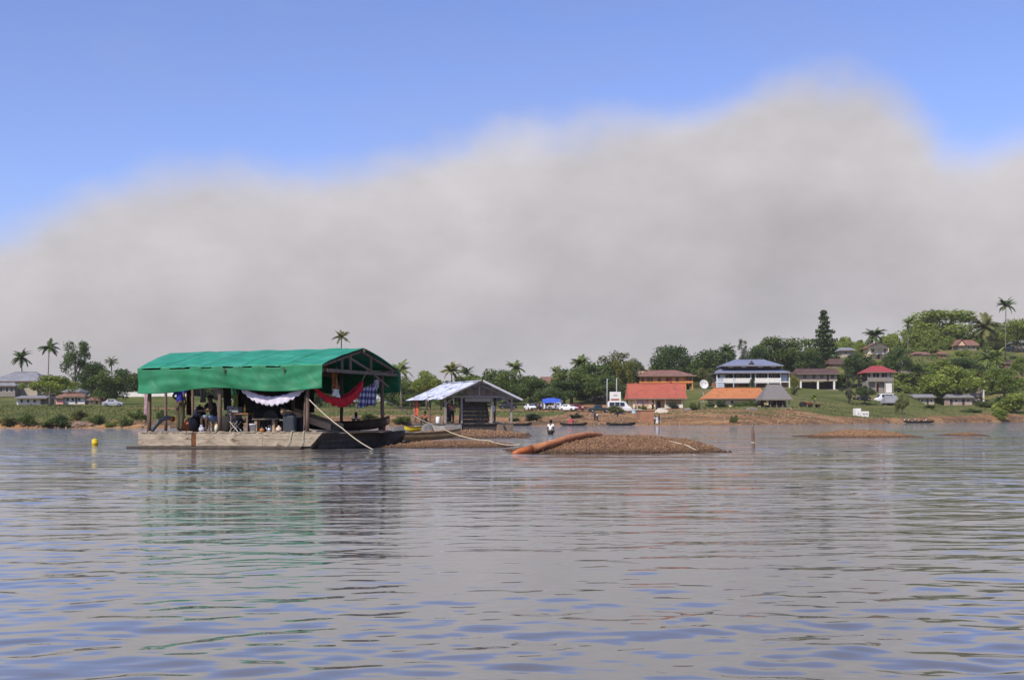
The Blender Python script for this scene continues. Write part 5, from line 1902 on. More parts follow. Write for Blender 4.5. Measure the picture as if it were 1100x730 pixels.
def tree(kind, tone, px, top, bot, wpx, D, label, name='tree', base=None, group='trees on the far bank', bark=None):
    g = on_ground(px, D)
    k = D / F
    zt = at(px, top, D).z
    zb = max(at(px, bot, D).z, g.z + .1)
    if zt - zb < 1.5:
        zb = max(g.z + .1, zt - 3)
    if zt - zb < 1.0:
        zt = zb + 2.0
    zb -= min(.22 * (zt - zb), max(0, zb - g.z - .3))
    if name == 'shrub' or (kind == 'bush' and bot > 435 and w_low(px)):
        zb = g.z - .25
        zt = max(zt, zb + 1.0)
    w, hgt = wpx * k * 1.22, (zt - zb) * 1.05
    t = thing(name, label, 'tree' if name == 'tree' else 'shrub', g, 0, group)
    i = COUNTER.get(kind, 0)
    COUNTER[kind] = i + 1
    me, cl = CROWN[kind][i % len(CROWN[kind])]
    me2 = me.copy() if False else me
    c = bpy.data.objects.new('crown', me2)
    COL.objects.link(c)
    c.parent = t
    if not me2.materials:
        me2.materials.append(LEAF[tone])
    c.material_slots[0].link = 'OBJECT'
    c.material_slots[0].material = LEAF[tone]
    c.location = (0, 0, zb - g.z)
    c.scale = (w, w * random.uniform(.85, 1.0), hgt)
    c.rotation_euler = (0, 0, random.uniform(0, 6.28))
    # trunk and limbs
    H = zb - g.z + hgt * (.55 if kind != 'cone' else .95)
    r0 = max(.12, min(.45, w * .03)) * (.6 if kind == 'umbrella' else 1)
    lean = random.uniform(-.04, .04) * H
    mb = MB()
    mb.tube([(0, 0, -.4), (lean * .3, 0, H * .3), (lean * .7, 0, H * .65), (lean, 0, H)], [r0 * 1.25, r0, r0 * .75, r0 * .4], 7)
    rot = Matrix.Rotation(c.rotation_euler.z, 3, 'Z')
    if kind != 'cone':
        picks = cl[::max(1, len(cl) // 6)][:6]
        for q in picks:
            e = rot @ Vector((q[0] * c.scale.x, q[1] * c.scale.y, 0))
            e.z = zb - g.z + q[2] * hgt
            s = Vector((lean * .5, 0, min(H * .62, max(e.z * .5, (zb - g.z) * .8))))
            mid = s.lerp(e, .5) + Vector((0, 0, -.06 * (e - s).length))
            mb.tube([s, mid, e], [r0 * .5, r0 * .34, r0 * .12], 5)
    mb.build('trunk', bark or BARK, t, smooth=True)
    return t


# palms ------------------------------------------------------------
def frond_mesh(seed):
    r = random.Random(seed)
    mb = MB()
    n = 15
    droop = r.uniform(.35, .75)
    pts = []
    for i in range(n + 1):
        u = i / n
        pts.append(Vector((u * (1 - .22 * droop * u), .03 * math.sin(u * 3 + seed), .30 * u - droop * u ** 2.1)))
    mb.tube(pts[::3] + [pts[-1]], list(np.linspace(.016, .003, len(pts[::3]) + 1)), 3, cap=False)
    for i in range(1, n + 1):
        u = i / n
        p = pts[i]
        d = (pts[i] - pts[i - 1]).normalized()
        ln = .27 * (math.sin(PI * (.12 + .84 * u)) ** .6) * r.uniform(.85, 1.15)
        for s in (-1, 1):
            tip = p + d * ln * .45 + Vector((0, s * ln * .82, -ln * r.uniform(.15, .5)))
            wv = d * .042
            mb.add([p - wv, p + wv, tip], [(0, 1, 2)])
            mb.add([p - wv * .2 - d * .035, p - d * .035 + wv * 1.2, p + (tip - p) * .94 - d * .06], [(0, 1, 2)])
    me = bpy.data.meshes.new('frond')
    me.from_pydata(mb.v, [], mb.f)
    tn = np.repeat(np.array([r.uniform(.1, .8)]), len(mb.v)).astype(np.float32)
    a = me.attributes.new('tone', 'FLOAT', 'POINT')
    a.data.foreach_set('value', tn)
    return me


FRONDS = [frond_mesh(s) for s in range(5)]
for f_ in FRONDS:
    f_.materials.append(LEAF['dark'])


def palm(px, cy, rpx, D, tone, label, n=17, more=8, lean=0.0, tr=.16):
    g = on_ground(px, D)
    c = at(px, cy, D)
    H = max(2.0, c.z - g.z)
    lean = random.uniform(-.9, .9) * min(1, H / 9)
    n += random.randrange(-3, 4)
    t = thing('palm_tree', label, 'palm', g, 0, 'palms on the far bank')
    k = rpx * D / F * 1.2
    MB().tube([(lean * -1, 0, -.4), (lean * -.6, 0, H * .35), (lean * -.2, 0, H * .7), (0, 0, H)], [tr * 1.5, tr * 1.05, tr * .9, tr * .8], 7).build('trunk', PALE_BARK, t, smooth=True)
    r = random.Random(int(px * 7 + cy))
    n += more
    for i in range(n):
        o = bpy.data.objects.new('frond', FRONDS[i % 5])
        COL.objects.link(o)
        o.parent = t
        o.material_slots[0].link = 'OBJECT'
        o.material_slots[0].material = LEAF[tone]
        o.location = (0, 0, H - .1)
        pitch = -r.uniform(-.55, .95) if i > 4 else -r.uniform(.7, 1.3)
        o.rotation_euler = (r.uniform(-.25, .25), pitch, 2 * PI * (i / n * 2.0 + .07 * r.uniform(-1, 1)))
        s = k * r.uniform(.85, 1.15)
        o.scale = (s, s, s)
    MB().lathe([(tr * .6, -.5), (tr * 1.5, -.2), (tr * .9, .2)], 8, (0, 0, H)).build('heart', LEAF[tone], t, smooth=True)
    return t


TREES = [
    # left bank
    ('lumpy', 'dark', 81, 358.5, 404, 31, 330, 'tall dark tree rising above all others on the left bank'),
    ('umbrella', 'bright', 54, 400, 428, 54, 262, 'light green spreading tree on the left grass'),
    ('round', 'dark', 98, 383, 427, 34, 318, 'dark tree right of the tallest tree on the left bank'),
    ('lumpy', 'mid', 113, 389, 434, 40, 288, 'leaning green tree above the parked car on the left bank'),
    ('round', 'dark', 133, 392, 430, 36, 312, 'round dark tree just left of the green tarpaulin'),
    ('lumpy', 'olive', 149, 399, 430, 30, 325, 'olive tree half hidden by the left end of the tarpaulin'),
    ('bush', 'dark', 9, 399, 414, 16, 350, 'small dark tree above the roof of the grey villa'),
    ('round', 'mid', 66, 402, 428, 26, 305, 'green tree between the villa and the white and pink house'),
    ('round', 'dark', 190, 396, 424, 50, 350, 'dark tree behind the left part of the green tarpaulin'),
    ('lumpy', 'dark', 245, 398, 424, 54, 355, 'dark tree behind the middle of the green tarpaulin'),
    ('round', 'mid', 305, 398, 423, 52, 360, 'green tree behind the right part of the green tarpaulin'),
    ('lumpy', 'dark', 372, 400, 424, 44, 350, 'dark tree behind the open gable of the big barge'),
    # centre
    ('lumpy', 'mid', 441, 398, 428, 34, 318, 'dark low tree right of the green tarpaulin'),
    ('round', 'lite', 458, 394, 424, 28, 300, 'bright green tree behind the left eave of the small barge'),
    ('bush', 'yellow', 474, 401, 426, 20, 303, 'yellow green shrubby tree between palms in the centre'),
    ('round', 'mid', 503, 399, 430, 36, 330, 'dark tree behind the ridge of the small barge'),
    ('round', 'mid', 532, 389, 434, 38, 335, 'large dark tree just right of the small barge ridge'),
    ('lumpy', 'mid', 548, 394, 436, 30, 340, 'green tree right of the large dark tree behind the small barge'),
    ('round', 'mid', 570, 402, 437, 40, 333, 'rounded tree left of the brown roofed house'),
    ('round', 'dark', 592, 414, 437, 36, 322, 'low dark tree under the brown roofed house'),
    ('round', 'dark', 606, 405, 437, 36, 332, 'dark tree right of the brown roofed house'),
    ('round', 'mid', 614, 388, 434, 46, 338, 'big green tree above the blue canopy'),
    ('round', 'mid', 637, 383, 432, 48, 347, 'tall green tree left of the two light poles'),
    ('lumpy', 'olive', 660, 369, 425, 46, 352, 'tallest airy tree in the centre grove'),
    ('lumpy', 'yellow', 670, 381, 418, 22, 346, 'yellow green tree inside the centre grove'),
    ('lumpy', 'mid', 681, 377, 418, 26, 354, 'thin tree left of the orange lodge'),
    ('round', 'dark', 650, 400, 437, 46, 333, 'dense dark tree behind the white sign board'),
    ('bush', 'dark', 675, 410, 436, 26, 330, 'dark thicket behind the white van'),
    # behind the lodge and blue house
    ('round', 'dark', 720, 365, 410, 48, 420, 'large round dark tree behind the orange lodge'),
    ('lumpy', 'dark', 740, 378, 413, 30, 415, 'dark tree between the orange lodge and its round neighbour'),
    ('round', 'dark', 763, 368, 414, 42, 412, 'domed dark tree left of the blue grey house'),
    ('lumpy', 'olive', 757, 391, 421, 26, 376, 'olive tree behind the satellite dish'),
    ('loose', 'dark', 798, 366, 394, 22, 440, 'airy dark tree above the left end of the blue roof'),
    ('round', 'dark', 813, 368, 397, 28, 442, 'dark tree behind the dormer of the blue roof'),
    ('round', 'mid', 833, 357, 398, 48, 452, 'large green tree behind the right end of the blue roof'),
    ('lumpy', 'mid', 858, 356, 400, 44, 452, 'green tree left of the tall conical tree'),
    ('bush', 'yellow', 853.5, 395, 418, 12, 385, 'narrow yellow green tree right of the blue grey house'),
    ('round', 'dark', 870, 374, 398, 30, 430, 'dark tree behind the roof of the stilt house'),
    ('cone', 'dark', 885.5, 335, 394, 46, 440, 'tall conical dark tree above the stilt house'),
    # right slope
    ('round', 'dark', 923, 373, 416, 36, 402, 'dense dark tree left of the crimson roof'),
    ('loose', 'grey', 912, 402, 437, 26, 345, 'feathery grey green tree on the grass right of the stilt house'),
    ('round', 'dark', 929, 412, 427, 20, 357, 'low dark tree behind the parked dark car'),
    ('round', 'dark', 964, 368.5, 404, 28, 424, 'dark round tree right of the cream hill house'),
    ('bush', 'olive', 969, 416, 440, 17, 328, 'thin olive tree standing at the water near the long canoe'),
    ('round', 'lite', 1012, 328, 382, 78, 556, 'huge domed tree crowning the right hill'),
    ('round', 'lite', 985, 349, 384, 32, 535, 'green tree left of the huge domed tree'),
    ('round', 'lite', 1093, 338, 376, 38, 535, 'green tree at the top right edge of the hill'),
    ('lumpy', 'olive', 1070, 345, 380, 34, 540, 'olive tree between the palms on the hill top'),
    ('round', 'bright', 1024, 389, 427, 56, 412, 'broad bright green tree above the shed rows'),
    ('lumpy', 'mid', 988, 388, 427, 42, 425, 'green tree above the left shed row'),
    ('round', 'dark', 1036, 381, 404, 44, 455, 'dark tree below the brown gable roof on the hill'),
    ('lumpy', 'dark', 1006, 389, 406, 30, 465, 'dark tree below the peach house on the hillside'),
    ('round', 'lite', 1079, 388, 431, 40, 408, 'rounded green tree right of the grey gable shed'),
    ('round', 'lite', 1098, 380, 402, 22, 455, 'light green tree between the houses at the right edge'),
    ('bush', 'bright', 1090, 418, 451, 44, 374, 'big bright bush hanging over the water at the right edge'),
    ('bush', 'mid', 1064, 428, 440, 40, 388, 'long low bush left of the big waterside bush'),
    ('lumpy', 'mid', 1052, 392, 420, 26, 440, 'green tree behind the grey gable shed'),
    ('round', 'dark', 950, 388, 400, 24, 440, 'dark tree behind the crimson roof'),
    ('round', 'mid', 1060, 362, 386, 30, 556, 'green tree right of the brown gable roof'),
    ('round', 'mid', 992, 366, 384, 24, 520, 'green tree behind the peach hillside house'),
]
for (kind, tone, px, tp, bt, w, D, label) in TREES:
    tree(kind, tone, px, tp, bt, w, D, label)

for args in ((23, 384, 11, 338, 'dark', 'short palm above the roof of the grey villa', 18), (53, 373, 11, 345, 'dark', 'taller palm left of the tallest left tree', 18),
             (120, 388, 7, 322, 'dark', 'small palm between the dark trees on the left bank', 14), (367, 362, 9, 330, 'olive', 'lone palm showing above the tarpaulin ridge', 15),
             (430, 398, 13, 300, 'mid', 'palm beside the right edge of the tarpaulin', 17), (485, 398, 11, 295, 'yellow', 'yellow green palm left of the small barge ridge', 18),
             (501, 401, 10, 312, 'dark', 'dark palm above the ridge of the small barge', 15), (554, 395, 10, 332, 'mid', 'palm between the trees right of the small barge', 16),
             (598, 400, 8, 362, 'olive', 'small palm beside the brown roofed house', 14), (624, 390, 12, 338, 'mid', 'palm among the centre grove left of the airy tree', 17),
             (781, 376, 9, 405, 'dark', 'dark palm left of the blue roof', 15), (940, 360, 11, 476, 'dark', 'palm standing above the cream hill house', 17),
             (976, 347, 8, 488, 'mid', 'palm left of the huge domed tree', 14), (1059, 352, 16, 498, 'olive', 'big shaggy palm on the right hill', 20),
             (1081, 328, 10, 505, 'dark', 'tallest palm on the skyline of the right hill', 17), (1061, 384, 10, 432, 'mid', 'palm with a pale trunk above the grey gable shed', 16),
             (1071, 383, 11, 438, 'lite', 'light green palm right of the pale trunked palm', 16), (875, 429, 5, 330, 'lite', 'small young palm on the grass near the red tractor', 10),
             (632, 425, 4, 342, 'lite', 'tiny palm beside the parked white cars', 9), (1050, 404, 6, 420, 'yellow', 'yellowing young palm above the grey gable shed', 10)):
    palm(*args) if not 470 < args[0] < 640 or args[0] == 632 else palm(args[0], args[1], args[2], args[3] + 28, *args[4:])

SHRUBS = [
    ('mid', 50, 449, 459, 26, 'leafy shrub at the water under the light green tree'), ('dark', 66, 450, 458.5, 22, 'dark shrub right of the leafy waterside shrub'),
    ('mid', 104, 447, 457, 18, 'green shrub right of the brown rock on the left bank'), ('mid', 147, 434, 452, 20, 'tall green shrub left of the leftmost barge post'),
    ('mid', 30, 451, 459, 20, 'low green shrub between the flat rock and the leafy shrub'), ('lite', 120, 449, 458, 18, 'light green shrub before the yellow bank'), ('mid', 136, 450, 458.5, 16, 'green shrub touching the left end of the barge'), ('olive', 84, 445, 452, 20, 'olive weeds above the big brown rock'),
    ('olive', 10, 450, 458, 20, 'olive shrub at the far left waterline'), ('dark', 174, 436, 450, 16, 'dark shrub seen behind the leftmost barge post'),
    ('mid', 395, 442, 452, 20, 'green shrub seen under the checked cloth'), ('mid', 432, 442, 456, 26, 'large shrub right of the gable post'),
    ('olive', 455, 430, 436, 22, 'low olive shrub above the dirt road in the centre'), ('grey', 571, 442, 452, 22, 'grey green shrub on the bank right of the small barge'),
    ('dark', 553, 445, 453, 12, 'dark shrub beside the right post of the small barge'), ('grey', 618, 441, 449, 16, 'grey bush at the left side of the red track'),
    ('dark', 773, 428, 438, 14, 'dark bush at the left corner of the low orange roofed house'), ('mid', 779, 431, 438.5, 8, 'small green bush before the cream wall'),
    ('dark', 764, 429, 438, 12, 'dark round bush under the left eave of the orange roof'), ('grey', 722, 434, 439, 14, 'low hedge bush before the red roofed building'),
    ('mid', 795, 427, 438.5, 18, 'left part of the green hedge before the orange roof'), ('mid', 809, 427, 438.5, 18, 'middle part of the green hedge before the orange roof'),
    ('mid', 821, 428, 438.5, 14, 'right part of the green hedge beside the thatched shelter'), ('dark', 808, 401, 413, 6, 'slim dark shrub on the balcony of the blue grey house'),
    ('olive', 853, 410, 424, 12, 'olive shrub left of the stilts'), ('mid', 744, 437, 440.5, 12, 'low weeds right of the red roofed building'),
    ('mid', 998, 432, 438, 16, 'low shrub before the left shed row'), ('mid', 1046, 437, 443, 26, 'low green shrub on the bank before the sheds'),
    ('lite', 1076, 438, 450, 24, 'bright shrub left of the big waterside bush'), ('olive', 788, 450, 454, 10, 'small tuft of weeds on the brown terrace'),
    ('mid', 690, 436, 441.5, 10, 'weeds on the bank left of the quay block'), ('olive', 660, 440, 444.5, 22, 'grassy clump under the white van'),
]
for tone, px, tp, bs, w, label in SHRUBS:
    p = ground_hit(px, bs)
    D = p.y
    if 'hedge before the orange' in label or 'beside the thatched shelter' in label or 'before the cream wall' in label or 'left corner of the low' in label or 'under the left eave' in label:
        D = 308.5
    if 'balcony of the blue' in label:
        D = 389.0
    tree('bush', tone, px, tp, bs, w, D, label, 'shrub', group='shrubs on the far bank')


# undergrowth that nobody could count: low leaves over the slopes, grass tufts on the bank
def undergrowth():
    r = np.random.default_rng(3)
    cl, tv = [], []
    V, T, tn = [], [], []
    base = 0
    spots = []
    while len(spots) < 420:
        px = r.uniform(690, 1130)
        D = r.uniform(395, 600)
        if D < shore(px) + 42:
            continue
        x = (px - PX0) / F * D
        if any(abs(x - a[0]) < a[2] + 3 and a[1] - a[3] - 9 < D < a[1] + a[3] + 3 for a in PADS):
            continue
        spots.append((x, D, r.uniform(1.2, 2.6), r.uniform(.9, 2.4)))
    while len(spots) < 680:
        px = r.uniform(-40, 690)
        D = r.uniform(350, 440)
        x = (px - PX0) / F * D
        if any(abs(x - a[0]) < a[2] + 3 and a[1] - a[3] - 9 < D < a[1] + a[3] + 3 for a in PADS):
            continue
        spots.append((x, D, r.uniform(1.5, 3.5), r.uniform(1.5, 4.0)))
    for (x, y, w, hh) in spots:
        z = ground(x, y)
        n = 46
        c = r.normal(size=(n, 3))
        c /= np.linalg.norm(c, axis=1, keepdims=True)
        c[:, 2] = np.abs(c[:, 2])
        c = c * (r.random((n, 1)) ** .4) * np.array([w, w, hh]) + np.array([x, y, z])
        a = r.normal(size=(n, 3)) * .26
        b = r.normal(size=(n, 3)) * .16
        V.append(np.stack([c - a, c + b, c + a, c - b], 1).reshape(-1, 3))
        tn.append(np.repeat(np.clip(r.uniform(0, .6) + .3 * r.random(n), 0, 1), 4))
    V = np.concatenate(V)
    o = npmesh('undergrowth', V, np.arange(len(V)).reshape(-1, 4), LEAF['mid'])
    a = o.data.attributes.new('tone', 'FLOAT', 'POINT')
    a.data.foreach_set('value', np.concatenate(tn).astype(np.float32))
    tag(o, 'low green undergrowth covering the slopes between houses and trees', None, kind='stuff')
    # tufts
    V, tn = [], []
    n = 0
    while n < 5200:
        px = r.uniform(-30, 1110)
        t_ = r.uniform(1, 75) ** 1.0
        D = shore(px) + t_
        x = (px - PX0) / F * D
        if soil(px, t_, x, D) > r.uniform(.3, .75):
            continue
        z = ground(x, D)
        m = 7
        p = np.array([x, D, z]) + r.normal(size=(m, 3)) * np.array([.25, .25, .02])
        hgt = r.uniform(.08, .28, (m, 1)) * np.array([[0, 0, 1]]) + r.normal(size=(m, 3)) * .08
        s = r.normal(size=(m, 3)) * np.array([.06, .06, 0])
        V.append(np.stack([p - s, p + s, p + hgt + s * .3, p + hgt - s * .3], 1).reshape(-1, 3))
        tn.append(np.repeat(r.uniform(.1, 1, m), 4))
        n += 1
    V = np.concatenate(V)
    o = npmesh('grass', V, np.arange(len(V)).reshape(-1, 4), LEAF['olive'])
    a = o.data.attributes.new('tone', 'FLOAT', 'POINT')
    a.data.foreach_set('value', np.concatenate(tn).astype(np.float32))
    tag(o, 'short grass tufts growing on the river bank', None, kind='stuff')


undergrowth()


def bank_litter():
    """stones, clods and debris strewn over the bare bank"""
    r = np.random.default_rng(44)

    def pick(q):
        while True:
            px = q.uniform(-30, 1110)
            t_ = q.random() ** 1.6 * 60
            D = shore(px) + t_
            x = (px - PX0) / F * D
            if soil(px, t_, x, D) > .5:
                return x, D, ground(x, D)
    v, f = stones(4200, pick, .07, .42, r)
    o = npmesh('bank_stones', v, f, mat('bank_clods', (.22, .145, .085), .95, .75, 1.3, stain=((.40, .34, .26), 1.6, .60)))
    tag(o, 'loose stones and clods strewn over the bare orange bank', None, kind='stuff')


bank_litter()


def background_wood():
    """the closed wood behind the single trees, which reads as one mass"""
    r = random.Random(11)
    V, tn = [], []
    lots = []
    for (pa, pb, n, da, db, ta, tb) in ((-30, 165, 16, 350, 400, 399, 409), (165, 430, 18, 345, 390, 401, 410), (425, 520, 14, 330, 380, 402, 412), (505, 700, 34, 350, 395, 396, 412),
                                        (690, 780, 14, 430, 470, 378, 392), (780, 905, 22, 455, 500, 366, 384)):
        for i in range(n):
            px = r.uniform(pa, pb)
            lots.append((px, r.uniform(da, db), r.uniform(ta, tb), None))
    for i in range(190):
        px = r.uniform(895, 1140)
        lots.append((px, shore(px) + r.uniform(75, 260), None, r.uniform(5, 10.5)))
    for i in range(230):
        px = r.uniform(960, 1140)
        lots.append((px, shore(px) + r.uniform(80, 250), None, r.uniform(2.2, 4.5)))
    for (px, D, top_y, hm) in lots:
        g = on_ground(px, D)
        if hm is None:
            hm = max(5.0, at(px, top_y, D).z - g.z)
        ty = PY0 - (g.z + hm - CH) * F / D
        w = r.uniform(7, 11) if px < 895 else r.uniform(5, 9)
        if any(D < q[2] + 8 and abs(px - q[0]) < q[3] + 2 + w * .5 * F / D and ty < q[1] - 2.5 for q in PLOT.values()):
            continue
        if 905 < px < 966 and D < 400:
            continue
        me = CROWN['round' if r.random() < .6 else 'lumpy'][r.randrange(4)][0]
        n = len(me.vertices)
        co = np.empty(n * 3, dtype=np.float32)
        me.vertices.foreach_get('co', co)
        co = co.reshape(-1, 4, 3)
        pick = np.random.default_rng(abs(int(px * 100))).choice(len(co), 2300 if hm > 4.5 else 900, replace=False)
        co = co[pick]
        c = co.mean(1, keepdims=True)
        co = c + (co - c) * (1.75 if hm > 4.5 else 2.4)
        w *= 1 if hm > 4.5 else .65
        a = r.uniform(0, 6.28)
        ca, sa_ = math.cos(a), math.sin(a)
        x, y, z = co[..., 0] * w, co[..., 1] * w, co[..., 2] * hm * 1.02
        q = np.stack([x * ca - y * sa_ + g.x, x * sa_ + y * ca + g.y, z + g.z - .3], -1)
        V.append(q.reshape(-1, 3))
        b = r.uniform(0, .45)
        tn.append(np.clip(np.repeat(np.random.default_rng(int(D * 10)).random(len(pick)) * .5, 4) + b, 0, 1))
    for name, lm, lab, sel in (('background_wood', 'mid', 'closed green wood behind the single trees on the flat bank', lambda x: x < 90), ('hillside_wood', 'lite', 'light green wood covering the hill between the houses on the right', lambda x: x >= 90)):
        W = [v for v in zip(V, tn) if sel(v[0][0][0])]
        W, tw = np.concatenate([w[0] for w in W]), np.concatenate([w[1] for w in W])
        o = npmesh(name, W, np.arange(len(W)).reshape(-1, 4), LEAF[lm])
        a = o.data.attributes.new('tone', 'FLOAT', 'POINT')
        a.data.foreach_set('value', tw.astype(np.float32))
        tag(o, lab, None, kind='stuff')


background_wood()

# ------------------------------------------------------------------ vehicles
TYRE = mat('tyre_rubber', (.018, .018, .018), .85)
RIM = mat('wheel_rim', (.35, .35, .36), .4, metal=.6)
LAMP = mat('lamp_glass', (.65, .65, .62), .2)
TAIL = mat('tail_lamp', (.35, .02, .02), .3)
KINDS = {
    # stations: x, z bottom, z belt, z roof, half width at belt, half width at roof
    'car': ([(-2.1, .38, .72, .74, .70, .66), (-1.95, .26, .86, .88, .82, .72), (-1.45, .22, .92, .99, .84, .72), (-1.0, .2, .94, 1.40, .85, .62), (.25, .2, .94, 1.44, .85, .62),
             (.95, .2, .92, .98, .85, .74), (1.9, .24, .76, .78, .80, .70), (2.1, .36, .58, .60, .68, .62)], (-1.3, 1.3), .31, 3, 4, 5, [(-.95, -.40), (-.34, .25)]),
    'van': ([(-2.6, .40, 1.05, 2.20, .92, .80), (-2.5, .30, 1.10, 2.32, .96, .82), (.6, .28, 1.10, 2.35, .98, .82), (1.2, .28, 1.10, 2.22, .98, .80), (2.0, .28, 1.05, 1.20, .97, .84), (2.5, .30, .92, .98, .92, .82), (2.65, .40, .70, .74, .84, .78)],
            (-1.6, 1.7), .34, 1, 3, 4, [(-2.3, -1.2), (-1.1, -.1), (0, 1.0)]),
    'pickup': ([(-2.5, .45, .98, 1.0, .80, .78), (-2.4, .38, 1.0, 1.02, .84, .82), (-.65, .36, 1.0, 1.02, .86, .82), (-.5, .36, 1.0, 1.62, .86, .66), (.75, .36, 1.0, 1.66, .86, .66), (1.35, .36, .98, 1.06, .86, .76),
                (2.3, .40, .90, .92, .82, .74), (2.45, .48, .70, .72, .74, .70)], (-1.5, 1.55), .38, 3, 4, 5, [(-.4, .1), (.16, .75)]),
}


def vehicle(kind, name, label, cat, loc, rz, paint):
    st, ax, wr, i_rear, i_roof, i_front, wins = KINDS[kind]
    t = thing(name, label, cat, loc, rz, 'vehicles parked above the landing')
    mb = MB()
    ring = []
    for (x, zb, zm, zr, w, wr_) in st:
        ring.append([(x, -w * .94, zb), (x, -w, zm * .6 + zb * .4), (x, -w * .98, zm), (x, -wr_, zr - .05), (x, -wr_ * .85, zr), (x, wr_ * .85, zr), (x, wr_, zr - .05), (x, w * .98, zm), (x, w, zm * .6 + zb * .4), (x, w * .94, zb)])
    n = 10
    vs = [p for r in ring for p in r]
    fs = []
    for i in range(len(ring) - 1):
        for k in range(n):
            k2 = (k + 1) % n
            fs.append((i * n + k, (i + 1) * n + k, (i + 1) * n + k2, i * n + k2))
    fs.append(tuple(range(n)))
    fs.append(tuple((len(ring) - 1) * n + k for k in range(n - 1, -1, -1)))
    mb.add(vs, fs)
    body = mb.build('body', paint, t)

    def interp(x):
        xs_ = [s[0] for s in st]
        return [float(np.interp(x, xs_, [s[k] for s in st])) for k in range(1, 6)]
    for s in (-1, 1):
        for (a, b) in wins:
            q = []
            for x, f in ((a, .12), (b, .12), (b, .86), (a, .86)):
                zb, zm, zr, w, wr_ = interp(x)
                q.append((x, s * ((w * .98) * (1 - f) + wr_ * f + .012), zm * (1 - f) + (zr - .05) * f))
            MB().add(q, [(0, 1, 2, 3)] if s < 0 else [(3, 2, 1, 0)]).build('side_window', GLASS, t, solid=.01)
    for (i, j, nm) in ((i_roof, i_front, 'windscreen'), (i_rear, i_rear - 1, 'rear_window')):
        a, b = st[i], st[j]
        q = [(a[0] + (b[0] - a[0]) * f, s * (a[5] + (b[5] - a[5]) * f) * .86, a[3] + (b[3] - a[3]) * f + .015) for f, s in ((.12, -1), (.12, 1), (.92, 1), (.92, -1))]
        d = .015 if b[0] > a[0] else -.015
        q = [(p[0] + d, p[1], p[2]) for p in q]
        MB().add(q, [(0, 1, 2, 3)]).build(nm, GLASS, t, solid=.01)
    for x in ax:
        for s in (-1, 1):
            w_ = MB().lathe([(wr * .55, -.1), (wr, -.09), (wr, .09), (wr * .55, .1)], 14).build('wheel', TYRE, t)
            w_.matrix_local = Matrix.Translation((x, s * .80, wr)) @ Matrix.Rotation(PI / 2, 4, 'X')
            MB().lathe([(wr * .55, -.112), (wr * .5, -.06), (wr * .5, .06), (wr * .55, .112)], 10).build('rim', RIM, w_)
    f, bk_ = st[-1], st[0]
    for s in (-1, 1):
        MB().box(f[0] - .10, f[0] + .015, s * .50 - .13, s * .50 + .13, f[2] - .12, f[2] + .03).build('headlight', LAMP, t)
        MB().box(bk_[0] - .015, bk_[0] + .1, s * .55 - .1, s * .55 + .1, bk_[2] - .18, bk_[2] + .0).build('tail_light', TAIL, t)
    MB().box(f[0] - .12, f[0] + .05, -f[4] * .95, f[4] * .95, f[1], f[1] + .16).build('bumper', MATS['dark_grey_plastic'], t, bevel=.02)
    return t


P_WHITE = mat('white_car_paint', (.74, .74, .73), .3, .04, 2, spec=.5)
P_GREEN = mat('dark_green_car_paint', (.030, .045, .040), .3, .1, 2, spec=.5)
P_DARK = mat('black_car_paint', (.02, .022, .026), .25, .1, 2, spec=.5)
P_SILVER = mat('silver_car_paint', (.40, .41, .43), .3, .06, 2, spec=.5)
P_RED = mat('dull_red_paint', (.22, .035, .030), .5, .2, 2)


def gx(px, py):
    return ground_hit(px, py)


vehicle('van', 'minibus', 'white minibus parked before the white sign board', 'van', gx(665.5, 442.5), .06, P_WHITE)
vehicle('pickup', 'pickup_truck', 'dark green pickup parked left of the white minibus', 'truck', gx(643.5, 443), PI + .1, P_GREEN)
vehicle('car', 'parked_car', 'white car at the left end of the row of parked cars', 'car', gx(569.5, 440.5), -1.25, P_WHITE)
vehicle('car', 'parked_car', 'white car half under the blue canopy', 'car', gx(587, 439.8), -1.1, P_WHITE)
vehicle('car', 'parked_car', 'white car right of the blue canopy', 'car', gx(611, 441.5), -.7, P_WHITE)
vehicle('car', 'parked_car', 'white car at the top of the red track', 'car', on_ground(636.5, 352), -1.2, P_WHITE)
vehicle('pickup', 'pickup_truck', 'white pickup behind the two light poles', 'truck', on_ground(650, 350), .3, P_WHITE)
vehicle('van', 'minibus', 'dark minibus between the white car and the white pickup', 'van', on_ground(643, 356), .2, mat('plum_car_paint', (.035, .02, .03), .35))
vehicle('car', 'parked_car', 'dark car parked under the low trees on the right slope', 'car', gx(927, 430), PI + .15, P_DARK)
vehicle('van', 'minibus', 'white van parked before the house with the crimson roof', 'van', on_ground(949.5, 368), PI + .2, P_WHITE)
vehicle('car', 'parked_car', 'silver car under the leaning tree on the left bank', 'car', gx(121.5, 436.2), .15, P_SILVER)
vehicle('car', 'parked_car', 'pale car seen under the back edge of the tarpaulin', 'car', gx(424, 433), .2, P_WHITE)
vehicle('car', 'parked_car', 'pale car behind the left eave of the small barge', 'car', gx(442, 432), .1, P_SILVER)

vehicle('car', 'parked_car', 'dark car left of the blue canopy', 'car', gx(578.5, 440), -1.0, P_DARK)
vehicle('pickup', 'pickup_truck', 'grey pickup under the right half of the blue canopy', 'truck', gx(599.5, 440.2), -.5, P_SILVER)
vehicle('car', 'parked_car', 'dull red car between the blue canopy and the red track', 'car', gx(620, 440.6), .2, P_RED)
vehicle('car', 'parked_car', 'dark car far left on the dirt road behind the small barge', 'car', gx(545.5, 439.5), .1, P_DARK)

